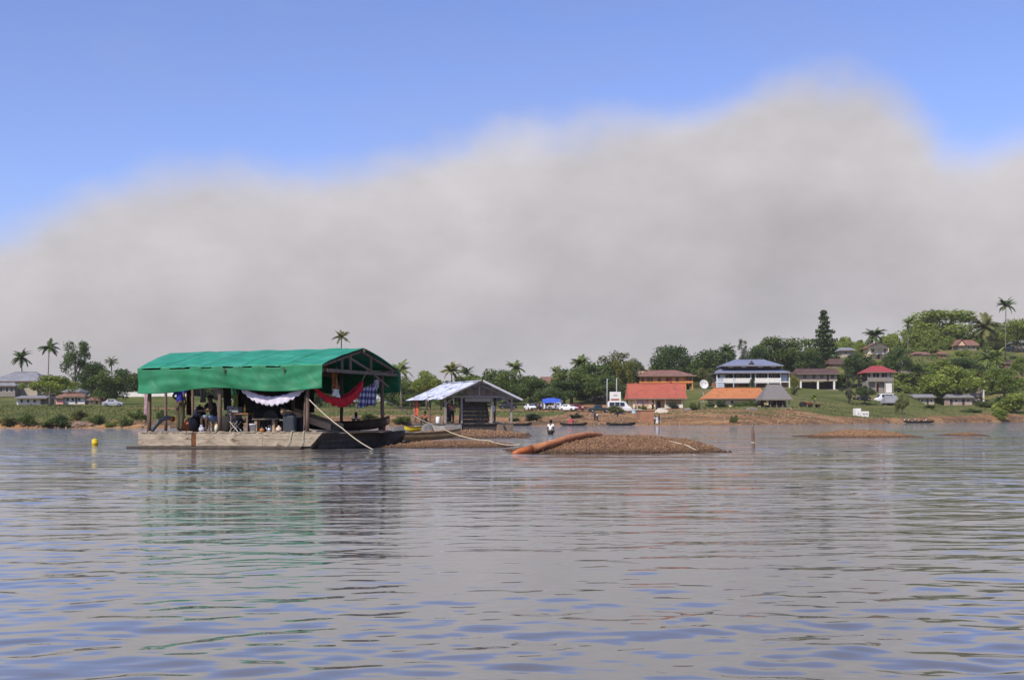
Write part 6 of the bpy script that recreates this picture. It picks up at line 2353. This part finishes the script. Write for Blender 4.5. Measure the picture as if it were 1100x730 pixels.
# red tractor near the stilt house
p = gx(865.5, 437.5)
t = thing('tractor', 'red tractor with a low trailer on the bare bank', 'tractor', p, .1)
MB().box(-.2, 1.5, -.38, .38, .75, 1.25).build('bonnet', P_RED, t, bevel=.08)
MB().box(-1.1, -.1, -.5, .5, .6, .95).build('rear_body', P_RED, t, bevel=.05)
for s in (-1, 1):
    w_ = MB().lathe([(.4, -.17), (.68, -.16), (.68, .16), (.4, .17)], 16).build('rear_wheel', TYRE, t)
    w_.matrix_local = Matrix.Translation((-.7, s * .75, .68)) @ Matrix.Rotation(PI / 2, 4, 'X')
    MB().lathe([(.38, -.14), (.38, .14)], 10).build('rim', RIM, w_)
    w_ = MB().lathe([(.2, -.1), (.38, -.09), (.38, .09), (.2, .1)], 14).build('front_wheel', TYRE, t)
    w_.matrix_local = Matrix.Translation((1.15, s * .6, .38)) @ Matrix.Rotation(PI / 2, 4, 'X')
    MB().tube([(-1.0, s * .48, .95), (-1.0, s * .48, 2.0), (-.2, s * .48, 2.05)], .03, 6).build('roll_bar', TYRE, t)
MB().box(-.75, -.4, -.22, .22, .96, 1.3).build('seat', TYRE, t)
MB().tube([(1.0, .15, 1.2), (1.0, .15, 1.8)], .035, 6).build('exhaust', TYRE, t)
MB().box(1.8, 4.1, -.7, .7, .7, .85).build('trailer_bed', MATS['rust_streak'], t)
for s in (-1, 1):
    w_ = MB().lathe([(.2, -.09), (.36, -.08), (.36, .08), (.2, .09)], 14).build('trailer_wheel', TYRE, t)
    w_.matrix_local = Matrix.Translation((3.0, s * .78, .36)) @ Matrix.Rotation(PI / 2, 4, 'X')
MB().beam((1.4, 0, .6), (1.9, 0, .72), .08).build('drawbar', TYRE, t)


# ------------------------------------------------------------------ people
SKIN = mat('brown_skin', (.085, .046, .030), .6, .1, 6)
HAIR = mat('black_hair', (.010, .009, .008), .9)


def skin_mesh(name, J, E, R, m, parent, root=0, sub=2):
    names = list(J)
    idx = {k: i for i, k in enumerate(names)}
    me = bpy.data.meshes.new(name)
    me.from_pydata([J[k] for k in names], [(idx[a], idx[b]) for a, b in E], [])
    o = bpy.data.objects.new(name, me)
    COL.objects.link(o)
    o.parent = parent
    bm = bmesh.new()
    bm.from_mesh(me)
    lay = bm.verts.layers.skin.verify()
    bm.verts.ensure_lookup_table()
    for i, v in enumerate(bm.verts):
        r = R[names[i]]
        v[lay].radius = r if isinstance(r, tuple) else (r, r)
        v[lay].use_root = (i == root)
    bm.to_mesh(me)
    bm.free()
    me.materials.append(m)
    md = o.modifiers.new('skin', 'SKIN')
    md.use_smooth_shade = True
    md.branch_smoothing = .5
    if sub:
        s = o.modifiers.new('sub', 'SUBSURF')
        s.levels = s.render_levels = sub
    return o


def person(label, loc, rz, shirt, trousers, pose='stand', H=1.7, detail=False, bend=0.0, group=None, arms='down', hat=None, shorts=False):
    t = thing('person', label, 'person', loc, rz, group)
    k = H / 1.70
    J, R = {}, {}

    def j(n, x, y, z, r):
        J[n] = (x * k, y * k, z * k)
        R[n] = r * k if not isinstance(r, tuple) else tuple(q * k for q in r)
    ph = {'stand': .93, 'sit': .47, 'wade': .93, 'low': .24}[pose]
    by = -bend
    j('pelvis', 0, 0, ph, .125)
    j('waist', 0, by * .25, ph + .17, .115)
    j('chest', 0, by * .7, ph + .37, .135)
    j('neck', 0, by, ph + .54, .052)
    j('jaw', 0, by * 1.1 - .015, ph + .60, .070)
    j('head', 0, by * 1.15, ph + .68, .092)
    j('crown', 0, by * 1.15 + .01, ph + .75, .070)
    for s, n in ((-1, 'r'), (1, 'l')):
        j('shoulder' + n, s * .175, by * .85, ph + .47, .062)
        if arms == 'fwd':
            j('elbow' + n, s * .22, by - .14, ph + .24, .042)
            j('wrist' + n, s * .15, by - .36, ph + .22, .030)
            j('hand' + n, s * .14, by - .44, ph + .22, .034)
        elif arms == 'hip':
            j('elbow' + n, s * .33, by * .5 + .08, ph + .24, .042)
            j('wrist' + n, s * .19, by * .3 - .08, ph + .08, .030)
            j('hand' + n, s * .15, by * .3 - .12, ph + .03, .034)
        else:
            j('elbow' + n, s * .235, by * .6 + .03, ph + .20, .042)
            j('wrist' + n, s * .24, by * .5 - .05, ph - .04, .030)
            j('hand' + n, s * .235, by * .5 - .07, ph - .12, .034)
        j('hip' + n, s * .09, 0, ph - .06, .098)
        if pose == 'sit':
            j('knee' + n, s * .13, -.42, ph + .03, .066)
            j('calf' + n, s * .13, -.43, ph - .15, .054)
            j('ankle' + n, s * .13, -.42, .085, .040)
            j('toe' + n, s * .15, -.58, .045, .036)
        elif pose == 'low':
            j('knee' + n, s * .17, -.38, ph + .24, .064)
            j('calf' + n, s * .16, -.42, ph + .05, .052)
            j('ankle' + n, s * .15, -.44, .085, .040)
            j('toe' + n, s * .16, -.60, .045, .036)
        else:
            j('knee' + n, s * .10, -.025, .50, .066)
            j('calf' + n, s * .10, .0, .36, .056)
            j('ankle' + n, s * .10, .02, .085, .040)
            j('toe' + n, s * .125, -.14, .045, .036)
    E = [('pelvis', 'waist'), ('waist', 'chest'), ('chest', 'neck'), ('neck', 'jaw'), ('jaw', 'head'), ('head', 'crown')]
    for n in 'rl':
        E += [('chest', 'shoulder' + n), ('shoulder' + n, 'elbow' + n), ('elbow' + n, 'wrist' + n), ('wrist' + n, 'hand' + n),
              ('pelvis', 'hip' + n), ('hip' + n, 'knee' + n), ('knee' + n, 'calf' + n), ('calf' + n, 'ankle' + n), ('ankle' + n, 'toe' + n)]
    if detail:
        j('nose', 0, J['jaw'][1] / k - .095, J['jaw'][2] / k + .045, .014)
        E.append(('jaw', 'nose'))
        for s, n in ((-1, 'r'), (1, 'l')):
            hx, hy, hz = [q / k for q in J['hand' + n]]
            wx_, wy_, wz_ = [q / k for q in J['wrist' + n]]
            d = Vector((hx - wx_, hy - wy_, hz - wz_)).normalized()
            sd = Vector((0, 1, 0)) if abs(d.y) < .8 else Vector((1, 0, 0))
            for fi, (off, ln) in enumerate(((-.030, .065), (-.010, .078), (.010, .072), (.030, .055))):
                a = Vector((hx, hy, hz)) + d * .025 + sd * off
                m_ = a + d * ln * .55
                e = m_ + d * ln * .40 + Vector((-s * .018, -.012, 0))
                j('f%da%s' % (fi, n), *a, .0095)
                j('f%db%s' % (fi, n), *m_, .009)
                j('f%dc%s' % (fi, n), *e, .008)
                E += [('hand' + n, 'f%da%s' % (fi, n)), ('f%da%s' % (fi, n), 'f%db%s' % (fi, n)), ('f%db%s' % (fi, n), 'f%dc%s' % (fi, n))]
            a = Vector((hx, hy, hz)) - d * .01 - sd * .045
            e = a + d * .045 - sd * .02
            j('ta' + n, *a, .010)
            j('tb' + n, *e, .009)
            E += [('hand' + n, 'ta' + n), ('ta' + n, 'tb' + n)]
    sub = 2 if detail else 1
    skin_mesh('body', J, E, R, SKIN, t, 0, sub)

    def cloth(name, keys, edges, extra, m, over=None):
        JJ = {q: J[q] for q in keys}
        RR = {q: (over or {}).get(q, (R[q] if not isinstance(R[q], tuple) else R[q][0]) + extra * k) for q in keys}
        skin_mesh(name, JJ, edges, RR, m, t, 0, sub)
    J['sleever'] = tuple((Vector(J['shoulderr']) * .35 + Vector(J['elbowr']) * .65))
    J['sleevel'] = tuple((Vector(J['shoulderl']) * .35 + Vector(J['elbowl']) * .65))
    R['sleever'] = R['sleevel'] = .05 * k
    cloth('shirt', ['pelvis', 'waist', 'chest', 'shoulderr', 'shoulderl', 'sleever', 'sleevel'],
          [('pelvis', 'waist'), ('waist', 'chest'), ('chest', 'shoulderr'), ('chest', 'shoulderl'), ('shoulderr', 'sleever'), ('shoulderl', 'sleevel')], .022, shirt)
    legk = ['pelvis'] + [a + n for n in 'rl' for a in (('hip', 'knee') if shorts else ('hip', 'knee', 'calf', 'ankle'))]
    le = []
    for n in 'rl':
        le += [('pelvis', 'hip' + n), ('hip' + n, 'knee' + n)]
        if not shorts:
            le += [('knee' + n, 'calf' + n), ('calf' + n, 'ankle' + n)]
    cloth('trousers', legk, le, .020, trousers, {'pelvis': .135 * k})
    hd = Vector(J['head'])
    mb = MB()
    mb.grid(lambda u, v: (hd.x + .102 * k * math.sin(PI * .62 * v) * math.cos(2 * PI * u), hd.y + .018 * k + .108 * k * math.sin(PI * .62 * v) * math.sin(2 * PI * u), hd.z + .005 + .118 * k * math.cos(PI * .62 * v) * (1.0 if math.sin(2 * PI * u) > -.5 else .93)), 14, 6)
    mb.build('hat' if hat else 'hair', hat or HAIR, t, smooth=True)
    if detail:
        for s in (-1, 1):
            MB().lathe([(.004, -.006), (.011, 0), (.004, .006)], 8, (J['head'][0] + s * .033 * k, J['head'][1] - .088 * k, J['head'][2] - .012)).build('eye', mat('eye_white', (.55, .52, .48), .3), t)
            MB().box(J['head'][0] + s * .093 * k - .012, J['head'][0] + s * .093 * k + .012, J['head'][1] - .01, J['head'][1] + .03, J['head'][2] - .05, J['head'][2] + .01).build('ear', SKIN, t, bevel=.008)
        MB().box(-.024, .024, J['jaw'][1] - .074, J['jaw'][1] - .066, J['jaw'][2] - .006, J['jaw'][2] + .004).build('mouth', mat('lips', (.10, .035, .03), .6), t)
    return t


C = lambda n, c: mat(n, c, .9, .2, 8)
BLUE = C('royal_blue_cloth', (.022, .030, .24))
OLIVE = C('olive_trousers', (.085, .070, .035))
x, _ = A.loc(193.5, 463, .16)
person('person in a blue shirt and olive trousers standing on the big barge', A.w(x, .16, DECK + .012), A.rz + 2.75, BLUE, OLIVE, 'stand', 1.72, True, .03, None, 'hip')
x, _ = A.loc(227, 463, .75)
t = thing('stool', 'low wooden stool under the seated person', 'stool', A.w(x, .95, DECK + .012), A.rz)
MB().box(-.18, .18, -.16, .16, .30, .34).build('seat', wood_grey, t)
for sx in (-.14, .14):
    for sy in (-.12, .12):
        MB().box(sx - .02, sx + .02, sy - .02, sy + .02, 0, .30).build('leg', wood_grey, t)
person('seated person in dark shirt and pale blue shorts on the big barge', A.w(x, .95, DECK + .012), A.rz - .35, dkc, C('pale_blue_shorts', (.22, .29, .42)), 'sit', 1.70, True, .16, None, 'fwd', None, True)
person('person in an orange shirt sitting at the left deck edge of the small barge', Bf.w(.18, 3.9, DK2 - .08), Bf.rz - .9, C('orange_shirt', (.42, .13, .06)), C('dark_trousers', (.03, .03, .035)), 'low', 1.65, False, .08, None, 'fwd')
person('person in a pale red shirt standing inside the small barge', Bf.w(.95, .9, DK2 + .01), Bf.rz - .3, C('faded_red_shirt', (.40, .18, .15)), C('dark_trousers', (.03, .03, .035)), 'stand', 1.6, False, .05)
person('person in white wading thigh deep right of the small barge', Vector((at(591.5, 464, 86).x, 86, -.72)), 2.6, C('white_shirt', (.70, .68, .62)), C('black_shorts', (.02, .02, .02)), 'wade', 1.65, False, .05)
SH = [C('white_shirt', (.70, .68, .62)), C('faded_red_shirt', (.40, .18, .15)), C('navy_shirt', (.03, .04, .10)), C('grey_shirt', (.25, .25, .25)), C('yellow_shirt', (.60, .45, .10))]
TR = [C('dark_trousers', (.03, .03, .035)), OLIVE, C('blue_jeans', (.05, .07, .13))]
FAR = [(639, 452.5, 2, 0, 'person in navy standing at the foot of the red track'), (641.5, 452.6, 0, 0, 'person in white standing at the foot of the red track'),
       (703.5, 456, 0, 0, 'person in white at the foot of the quay block'), (708, 456, 2, 2, 'person in navy right of the quay block'),
       (701, 441, 1, 0, 'person in red on top of the quay block'), (705.5, 441.5, 2, 0, 'person in navy beside the pale tarpaulin heap'),
       (683, 442, 3, 1, 'person in grey left of the red roofed building'), (663.5, 447.5, 3, 0, 'person in grey walking on the bank below the minibus'),
       (597, 441, 3, 2, 'person in grey under the blue canopy'), (604, 441, 2, 0, 'person in navy at the right end of the blue canopy'),
       (578, 441, 1, 0, 'person in red left of the blue canopy'), (829.5, 438.3, 1, 0, 'person in red under the thatched shelter'), (838, 438.3, 2, 0, 'person in navy under the thatched shelter'),
       (843.5, 438.3, 3, 2, 'person in grey under the thatched shelter'), (822, 439.5, 4, 0, 'person in yellow left of the thatched shelter'), (751, 440, 2, 0, 'person in navy on the terrace below the satellite dish'),
       (613, 441.5, 1, 1, 'person in red beside the white car'), (626, 443, 0, 0, 'person in white walking on the red track'), (590, 441.6, 4, 0, 'person in yellow before the blue canopy'), (583, 441.4, 2, 1, 'person in navy at the left end of the blue canopy')]
for px, py, s, tr_, label in FAR:
    g = gx(px, py)
    if 'on top of the quay' in label:
        g = Vector((at(px, 441, 240).x, 240, -.3 + (456.6 - 440.2) * 236 / F + .3))
    if 'thatched shelter' in label and 'under' in label:
        g = on_ground(px, 301.2)
        g.z = at(835, 438, 300).z + .13
    person(label, g, random.uniform(-1, 1), SH[s], TR[tr_], 'stand', random.uniform(1.6, 1.75), False, .03, 'people on the far bank')

# ------------------------------------------------------------------ landing: canopy, poles, sign, dish, boats
p = on_ground(592.5, 287)
t = thing('market_canopy', 'blue tarpaulin canopy on poles among the parked cars', 'canopy', p)
k = 287 / F
w, zt, ze = 9.8 * k, (440.5 - 427.6) * k, (440.5 - 433.0) * k
MB().grid(lambda u, v: ((u - .5) * 2 * w, (v - .5) * 4.4, ze + (zt - ze) * (1 - abs(2 * v - 1)) * (.72 + .28 * math.sin(PI * u)) - .10 * math.sin(PI * ((u * 3) % 1))), 30, 12).build('sheet', mat('blue_tarpaulin', (.045, .10, .46), .55, .15, 1.0), t, smooth=True, solid=.02)
for sx in (-1, 0, 1):
    for sy in (-1, 1):
        MB().tube([(sx * w * .97, sy * 2.1, -.3), (sx * w * .97, sy * 2.1, ze + .02)], .05, 6).build('pole', post_m, t)
MB().beam((-w, 0, zt - .5), (w, 0, zt - .5), .07).build('ridge_pole', post_m, t)
t = thing('market_table', 'trestle table of goods under the blue canopy', 'table', on_ground(599, 286.5))
MB().box(-1.1, 1.1, -.4, .4, .72, .78).build('table_top', wood_grey, t)
for sx in (-.95, .95):
    MB().box(sx - .04, sx + .04, -.3, .3, -.1, .72).build('trestle', wood_grey, t)

polem = mat('grey_pole', (.36, .36, .35), .7, .15, 3)
for px, yt, D, lab in ((652.3, 406.5, 318, 'taller of the two near poles left of the sign board'), (662.5, 406, 312, 'pole rising right behind the white sign board'), (649.2, 414.5, 335, 'thin short pole left of the taller light pole')):
    g = on_ground(px, D)
    Hh = at(px, yt, D).z - g.z
    t = thing('light_pole', lab, 'pole', g)
    MB().tube([(0, 0, -.3), (0, 0, Hh * .5), (.02, 0, Hh)], [.17, .14, .11] if px != 649.2 else [.1, .09, .08], 8).build('mast', polem, t, smooth=True)
    MB().lathe([(.22, 0), (.22, .12)], 8).build('foot', DIRT, t)
    MB().beam((-.1, 0, Hh - .15), (.5, -.1, Hh - .05), .07).build('arm', polem, t)
g = on_ground(661, 308)
t = thing('sign_board', 'white sign board on two legs behind the minibus', 'sign', g)
k = 308 / F
zb_, zt_ = at(661, 431.5, 308).z - g.z, at(661, 420.6, 308).z - g.z
MB().box(-6 * k, 6 * k, -.05, .05, zb_, zt_).build('panel', TRIM, t)
MB().box(-4.6 * k, 4.2 * k, -.07, -.055, zb_ + .35, zb_ + .75).build('red_line', mat('red_print', (.34, .10, .07), .7, .4, 6), t)
MB().box(-2.0 * k, 2.4 * k, -.07, -.055, zb_ + 1.35, zb_ + 1.8).build('grey_print', mat('grey_print', (.42, .41, .38), .7, .3, 6), t)
for s in (-1, 1):
    MB().box(s * 4.5 * k - .06, s * 4.5 * k + .06, .0, .12, -.3, zb_ + .2).build('leg', polem, t)
# satellite dish
p = at(756, 419, 330)
p.z = ground(p.x, 330)
t = thing('satellite_dish', 'large white satellite dish on the grass beside the orange lodge', 'dish', p, .25)
k = 330 / F
rd = 4.9 * k
zc = at(756, 412.9, 330).z - p.z
mb = MB()
mb.grid(lambda u, v: (v * rd * math.cos(2 * PI * u), .28 * rd * (v * v - 1) * -1 - .28 * rd + 0, v * rd * math.sin(2 * PI * u)), 28, 8)
o = mb.build('reflector', TRIM, t, smooth=True, solid=.05)
o.location = (0, 0, zc)
o.rotation_euler = (-.25, 0, 0)
for a in (0.5, 2.6, 4.7):
    MB().tube([(rd * .95 * math.cos(a), -.28 * rd, rd * .95 * math.sin(a)), (0, -1.05 * rd, 0)], .025, 5).build('feed_arm', polem, o)
MB().lathe([(.1, -.12), (.12, .12)], 10).build('feed_horn', MATS['black_plastic'], o).matrix_local = Matrix.Translation((0, -1.05 * rd, 0)) @ Matrix.Rotation(PI / 2, 4, 'X')
MB().tube([(0, .25, -.3), (0, .25, zc)], .11, 8).build('mast', polem, t)
MB().box(-.7, .7, -.4, .9, -.5, .12).build('footing', DIRT, t)
# white blocks (stacked tanks) on the right bank
p = gx(926.5, 447)
t = thing('water_tank', 'pair of white block tanks standing on the grass by the right bank', 'tank', p, .05)
k = p.y / F
MB().box(-7.2 * k, -1.2 * k, 0, 2.2, -.3, 8.2 * k).build('tall_block', TRIM, t, bevel=.08)
MB().box(-1.1 * k, 7.4 * k, .1, 2.0, -.3, 5.0 * k).build('low_block', TRIM, t, bevel=.08)
for q in (-4.2, 1.4, 4.6):
    MB().box((q - .9) * k, (q + .9) * k, -.04, .09, 2.0 * k, 3.2 * k).build('hatch', WALL['beige'], t)
# pale heaps on the quay
def heap(label, p, w, hgt, m, name='tarpaulin_heap'):
    t = thing(name, label, 'heap', p)
    MB().grid(lambda u, v: ((u - .5) * w * 2, (v - .5) * w * 1.1, -.15 + hgt * (1 - abs(2 * u - 1) ** 2.2) * (1 - abs(2 * v - 1) ** 2.2) * (1 + .3 * fbm(u * 4, v * 4, 1, 3)) + .1 * fbm(u * 9, v * 9, 1, 2)), 22, 12).build('cover', m, t, smooth=True)
    MB().tube([(-w * .9, -w * .3, .05), (0, -w * .35, hgt * .75), (w * .9, -w * .3, .05)], .03, 5).build('tie_rope', rope_m, t)
pale = mat('pale_tarpaulin', (.50, .44, .36), .8, .2, 1.5)
heap('pale tarpaulin heap beside the quay block', gx(711, 443), 1.7, 1.1, pale)
heap('pale overturned boat heap below the minibus', gx(664, 444.5), 1.4, .8, pale)
heap('dark cargo heap covered with grey sheet before the red roofed building', gx(742, 440), 1.6, .7, MATS['grey_rock'])
heap('dark crate heap in front of the green hedge', gx(807, 440), 1.5, .7, MATS['grey_rock'])
t = thing('cool_box', 'pale blue white box standing on the bank left of the quay block', 'box', gx(684, 444), .4)
MB().box(-.9, .9, -.5, .5, -.1, .75).build('case', mat('pale_blue_plastic', (.42, .56, .60), .5), t, bevel=.06)
MB().box(-.95, .95, -.55, .55, .752, .9).build('lid', TRIM, t, bevel=.04)
MB().tube([(-.5, -.55, .5), (0, -.62, .5), (.5, -.55, .5)], .03, 5).build('handle', TYRE, t)
t = thing('cool_box', 'square white box held at the foot of the quay block', 'box', gx(706.3, 454.5) + Vector((0, 0, .0)), .2)
MB().box(-.45, .45, -.35, .35, -.1, .95).build('case', TRIM, t, bevel=.05)
MB().box(-.48, .48, -.38, .38, .952, 1.06).build('lid', WALL['white'], t, bevel=.03)
MB().tube([(-.2, -.4, .7), (0, -.44, .7), (.2, -.4, .7)], .02, 5).build('handle', TYRE, t)

dug = mat('far_dugout', (.04, .032, .028), .85, .3, 2)
for px, L_, lab, rz in ((667, 5.0, 'dark canoe moored below the white minibus', .03), (616, 4.6, 'dark canoe with a red bundle moored at the red track', -.05), (557, 4.6, 'dark canoe moored behind the small barge', .05)):
    d = shore(px) - 3.5
    canoe('dugout_canoe', lab, Vector((at(px, 456, d).x, d, -.12)), rz, L_, 1.0, .62, dug, 3, 'canoes moored along the far bank')
d = shore(614) - 3.5
t = thing('cargo_bundle', 'red bundle lying in the canoe at the red track', 'bundle', Vector((at(613.5, 456, d).x, d, .15)))
MB().lathe([(.3, 0), (.5, .25), (.45, .7), (.2, 1.0), (.05, 1.05)], 10).build('sack', mat('red_bundle_cloth', (.36, .05, .06), .8, .3, 3), t, smooth=True)
MB().lathe([(.12, 1.0), (.16, 1.12), (.05, 1.16)], 8).build('knot', MATS['red_bundle_cloth'], t, smooth=True)
MB().tube([(.51 * math.cos(a), .51 * math.sin(a), .3) for a in np.linspace(0, 2 * PI, 14)], .03, 5).build('tie_rope', rope_m, t)
d = shore(983) - 4
canoe('dugout_canoe', 'long canoe full of passengers at the right bank', Vector((at(983, 453, d).x, d, -.12)), .03, 9.0, 1.1, .62, dug, 5, 'canoes moored along the far bank')
for i, (px, c) in enumerate(((971.5, 0), (976, 0), (983, 0), (989, 1), (994.5, 0))):
    person(['foremost passenger in white in the long canoe at the left tip', 'second passenger in white in the long canoe', 'middle passenger in white sitting highest in the long canoe', 'passenger in red in the long canoe', 'rear passenger in white at the right tip of the long canoe'][i],
           Vector((at(px, 453, d).x, d, .02 if i != 2 else .12)), random.uniform(-.5, .5) + PI / 2, SH[c], TR[i % 3], 'sit', 1.7, False, .05, 'passengers of the long canoe', 'fwd')
# rock on the left bank, and stones along the waterline
def rock(label, p, sx, sy, szz, seed, m):
    t = thing('boulder', label, 'rock', p, 0, 'rocks along the left waterline')
    bm = bmesh.new()
    bmesh.ops.create_icosphere(bm, subdivisions=3, radius=1)
    for v in bm.verts:
        n = mnoise.noise(v.co * 1.7 + Vector((seed, 0, 0))) * .28 + mnoise.noise(v.co * 4 + Vector((seed, 3, 0))) * .1
        v.co = Vector((v.co.x * sx, v.co.y * sy, v.co.z * szz)) * (1 + n)
    me = bpy.data.meshes.new('stone')
    bm.to_mesh(me)
    bm.free()
    me.materials.append(m)
    o = bpy.data.objects.new('stone', me)
    COL.objects.link(o)
    o.parent = t


brock = mat('brown_rock', (.20, .135, .095), .95, .35, .9, bump=.7, bscale=3)
for px, py, w, hh, lab in ((85.5, 457.5, 9, 4.2, 'big brown rock at the water on the left bank'), (97, 458.5, 5, 2.4, 'smaller grey brown rock right of the big brown rock'), (27, 458.5, 6, 2.2, 'flat brown rock near the left edge waterline'),
                           (36, 459, 4, 2.0, 'small brown rock right of the flat one'), (118, 459, 4, 1.8, 'low brown rock before the yellow bank'), (128, 458.5, 3, 1.5, 'little rock left of the barge corner'), (74, 459, 4, 2.4, 'dark rock left of the big brown rock')):
    p = gx(px, py)
    k = p.y / F
    rock(lab, p + Vector((0, 0, .1)), w * k, w * k * .7, hh * k, px, brock)


# ------------------------------------------------------------------ morning haze
hz = bpy.data.materials.new('river_haze')
hz.use_nodes = True
N, L = hz.node_tree.nodes, hz.node_tree.links
N.remove(N['Principled BSDF'])
pv = N.new('ShaderNodeVolumePrincipled')
pv.inputs['Color'].default_value = (.90, .88, .85, 1)
pv.inputs['Density'].default_value = 0.00010
pv.inputs['Anisotropy'].default_value = 0.1
L.new(pv.outputs[0], N['Material Output'].inputs['Volume'])
hb = MB().box(-5600, 5600, -700, 2000, -4, 62).build('haze', hz)
tag(hb, 'thin morning haze over the river and the village', None, kind='stuff')
SC.cycles.volume_step_rate = 5
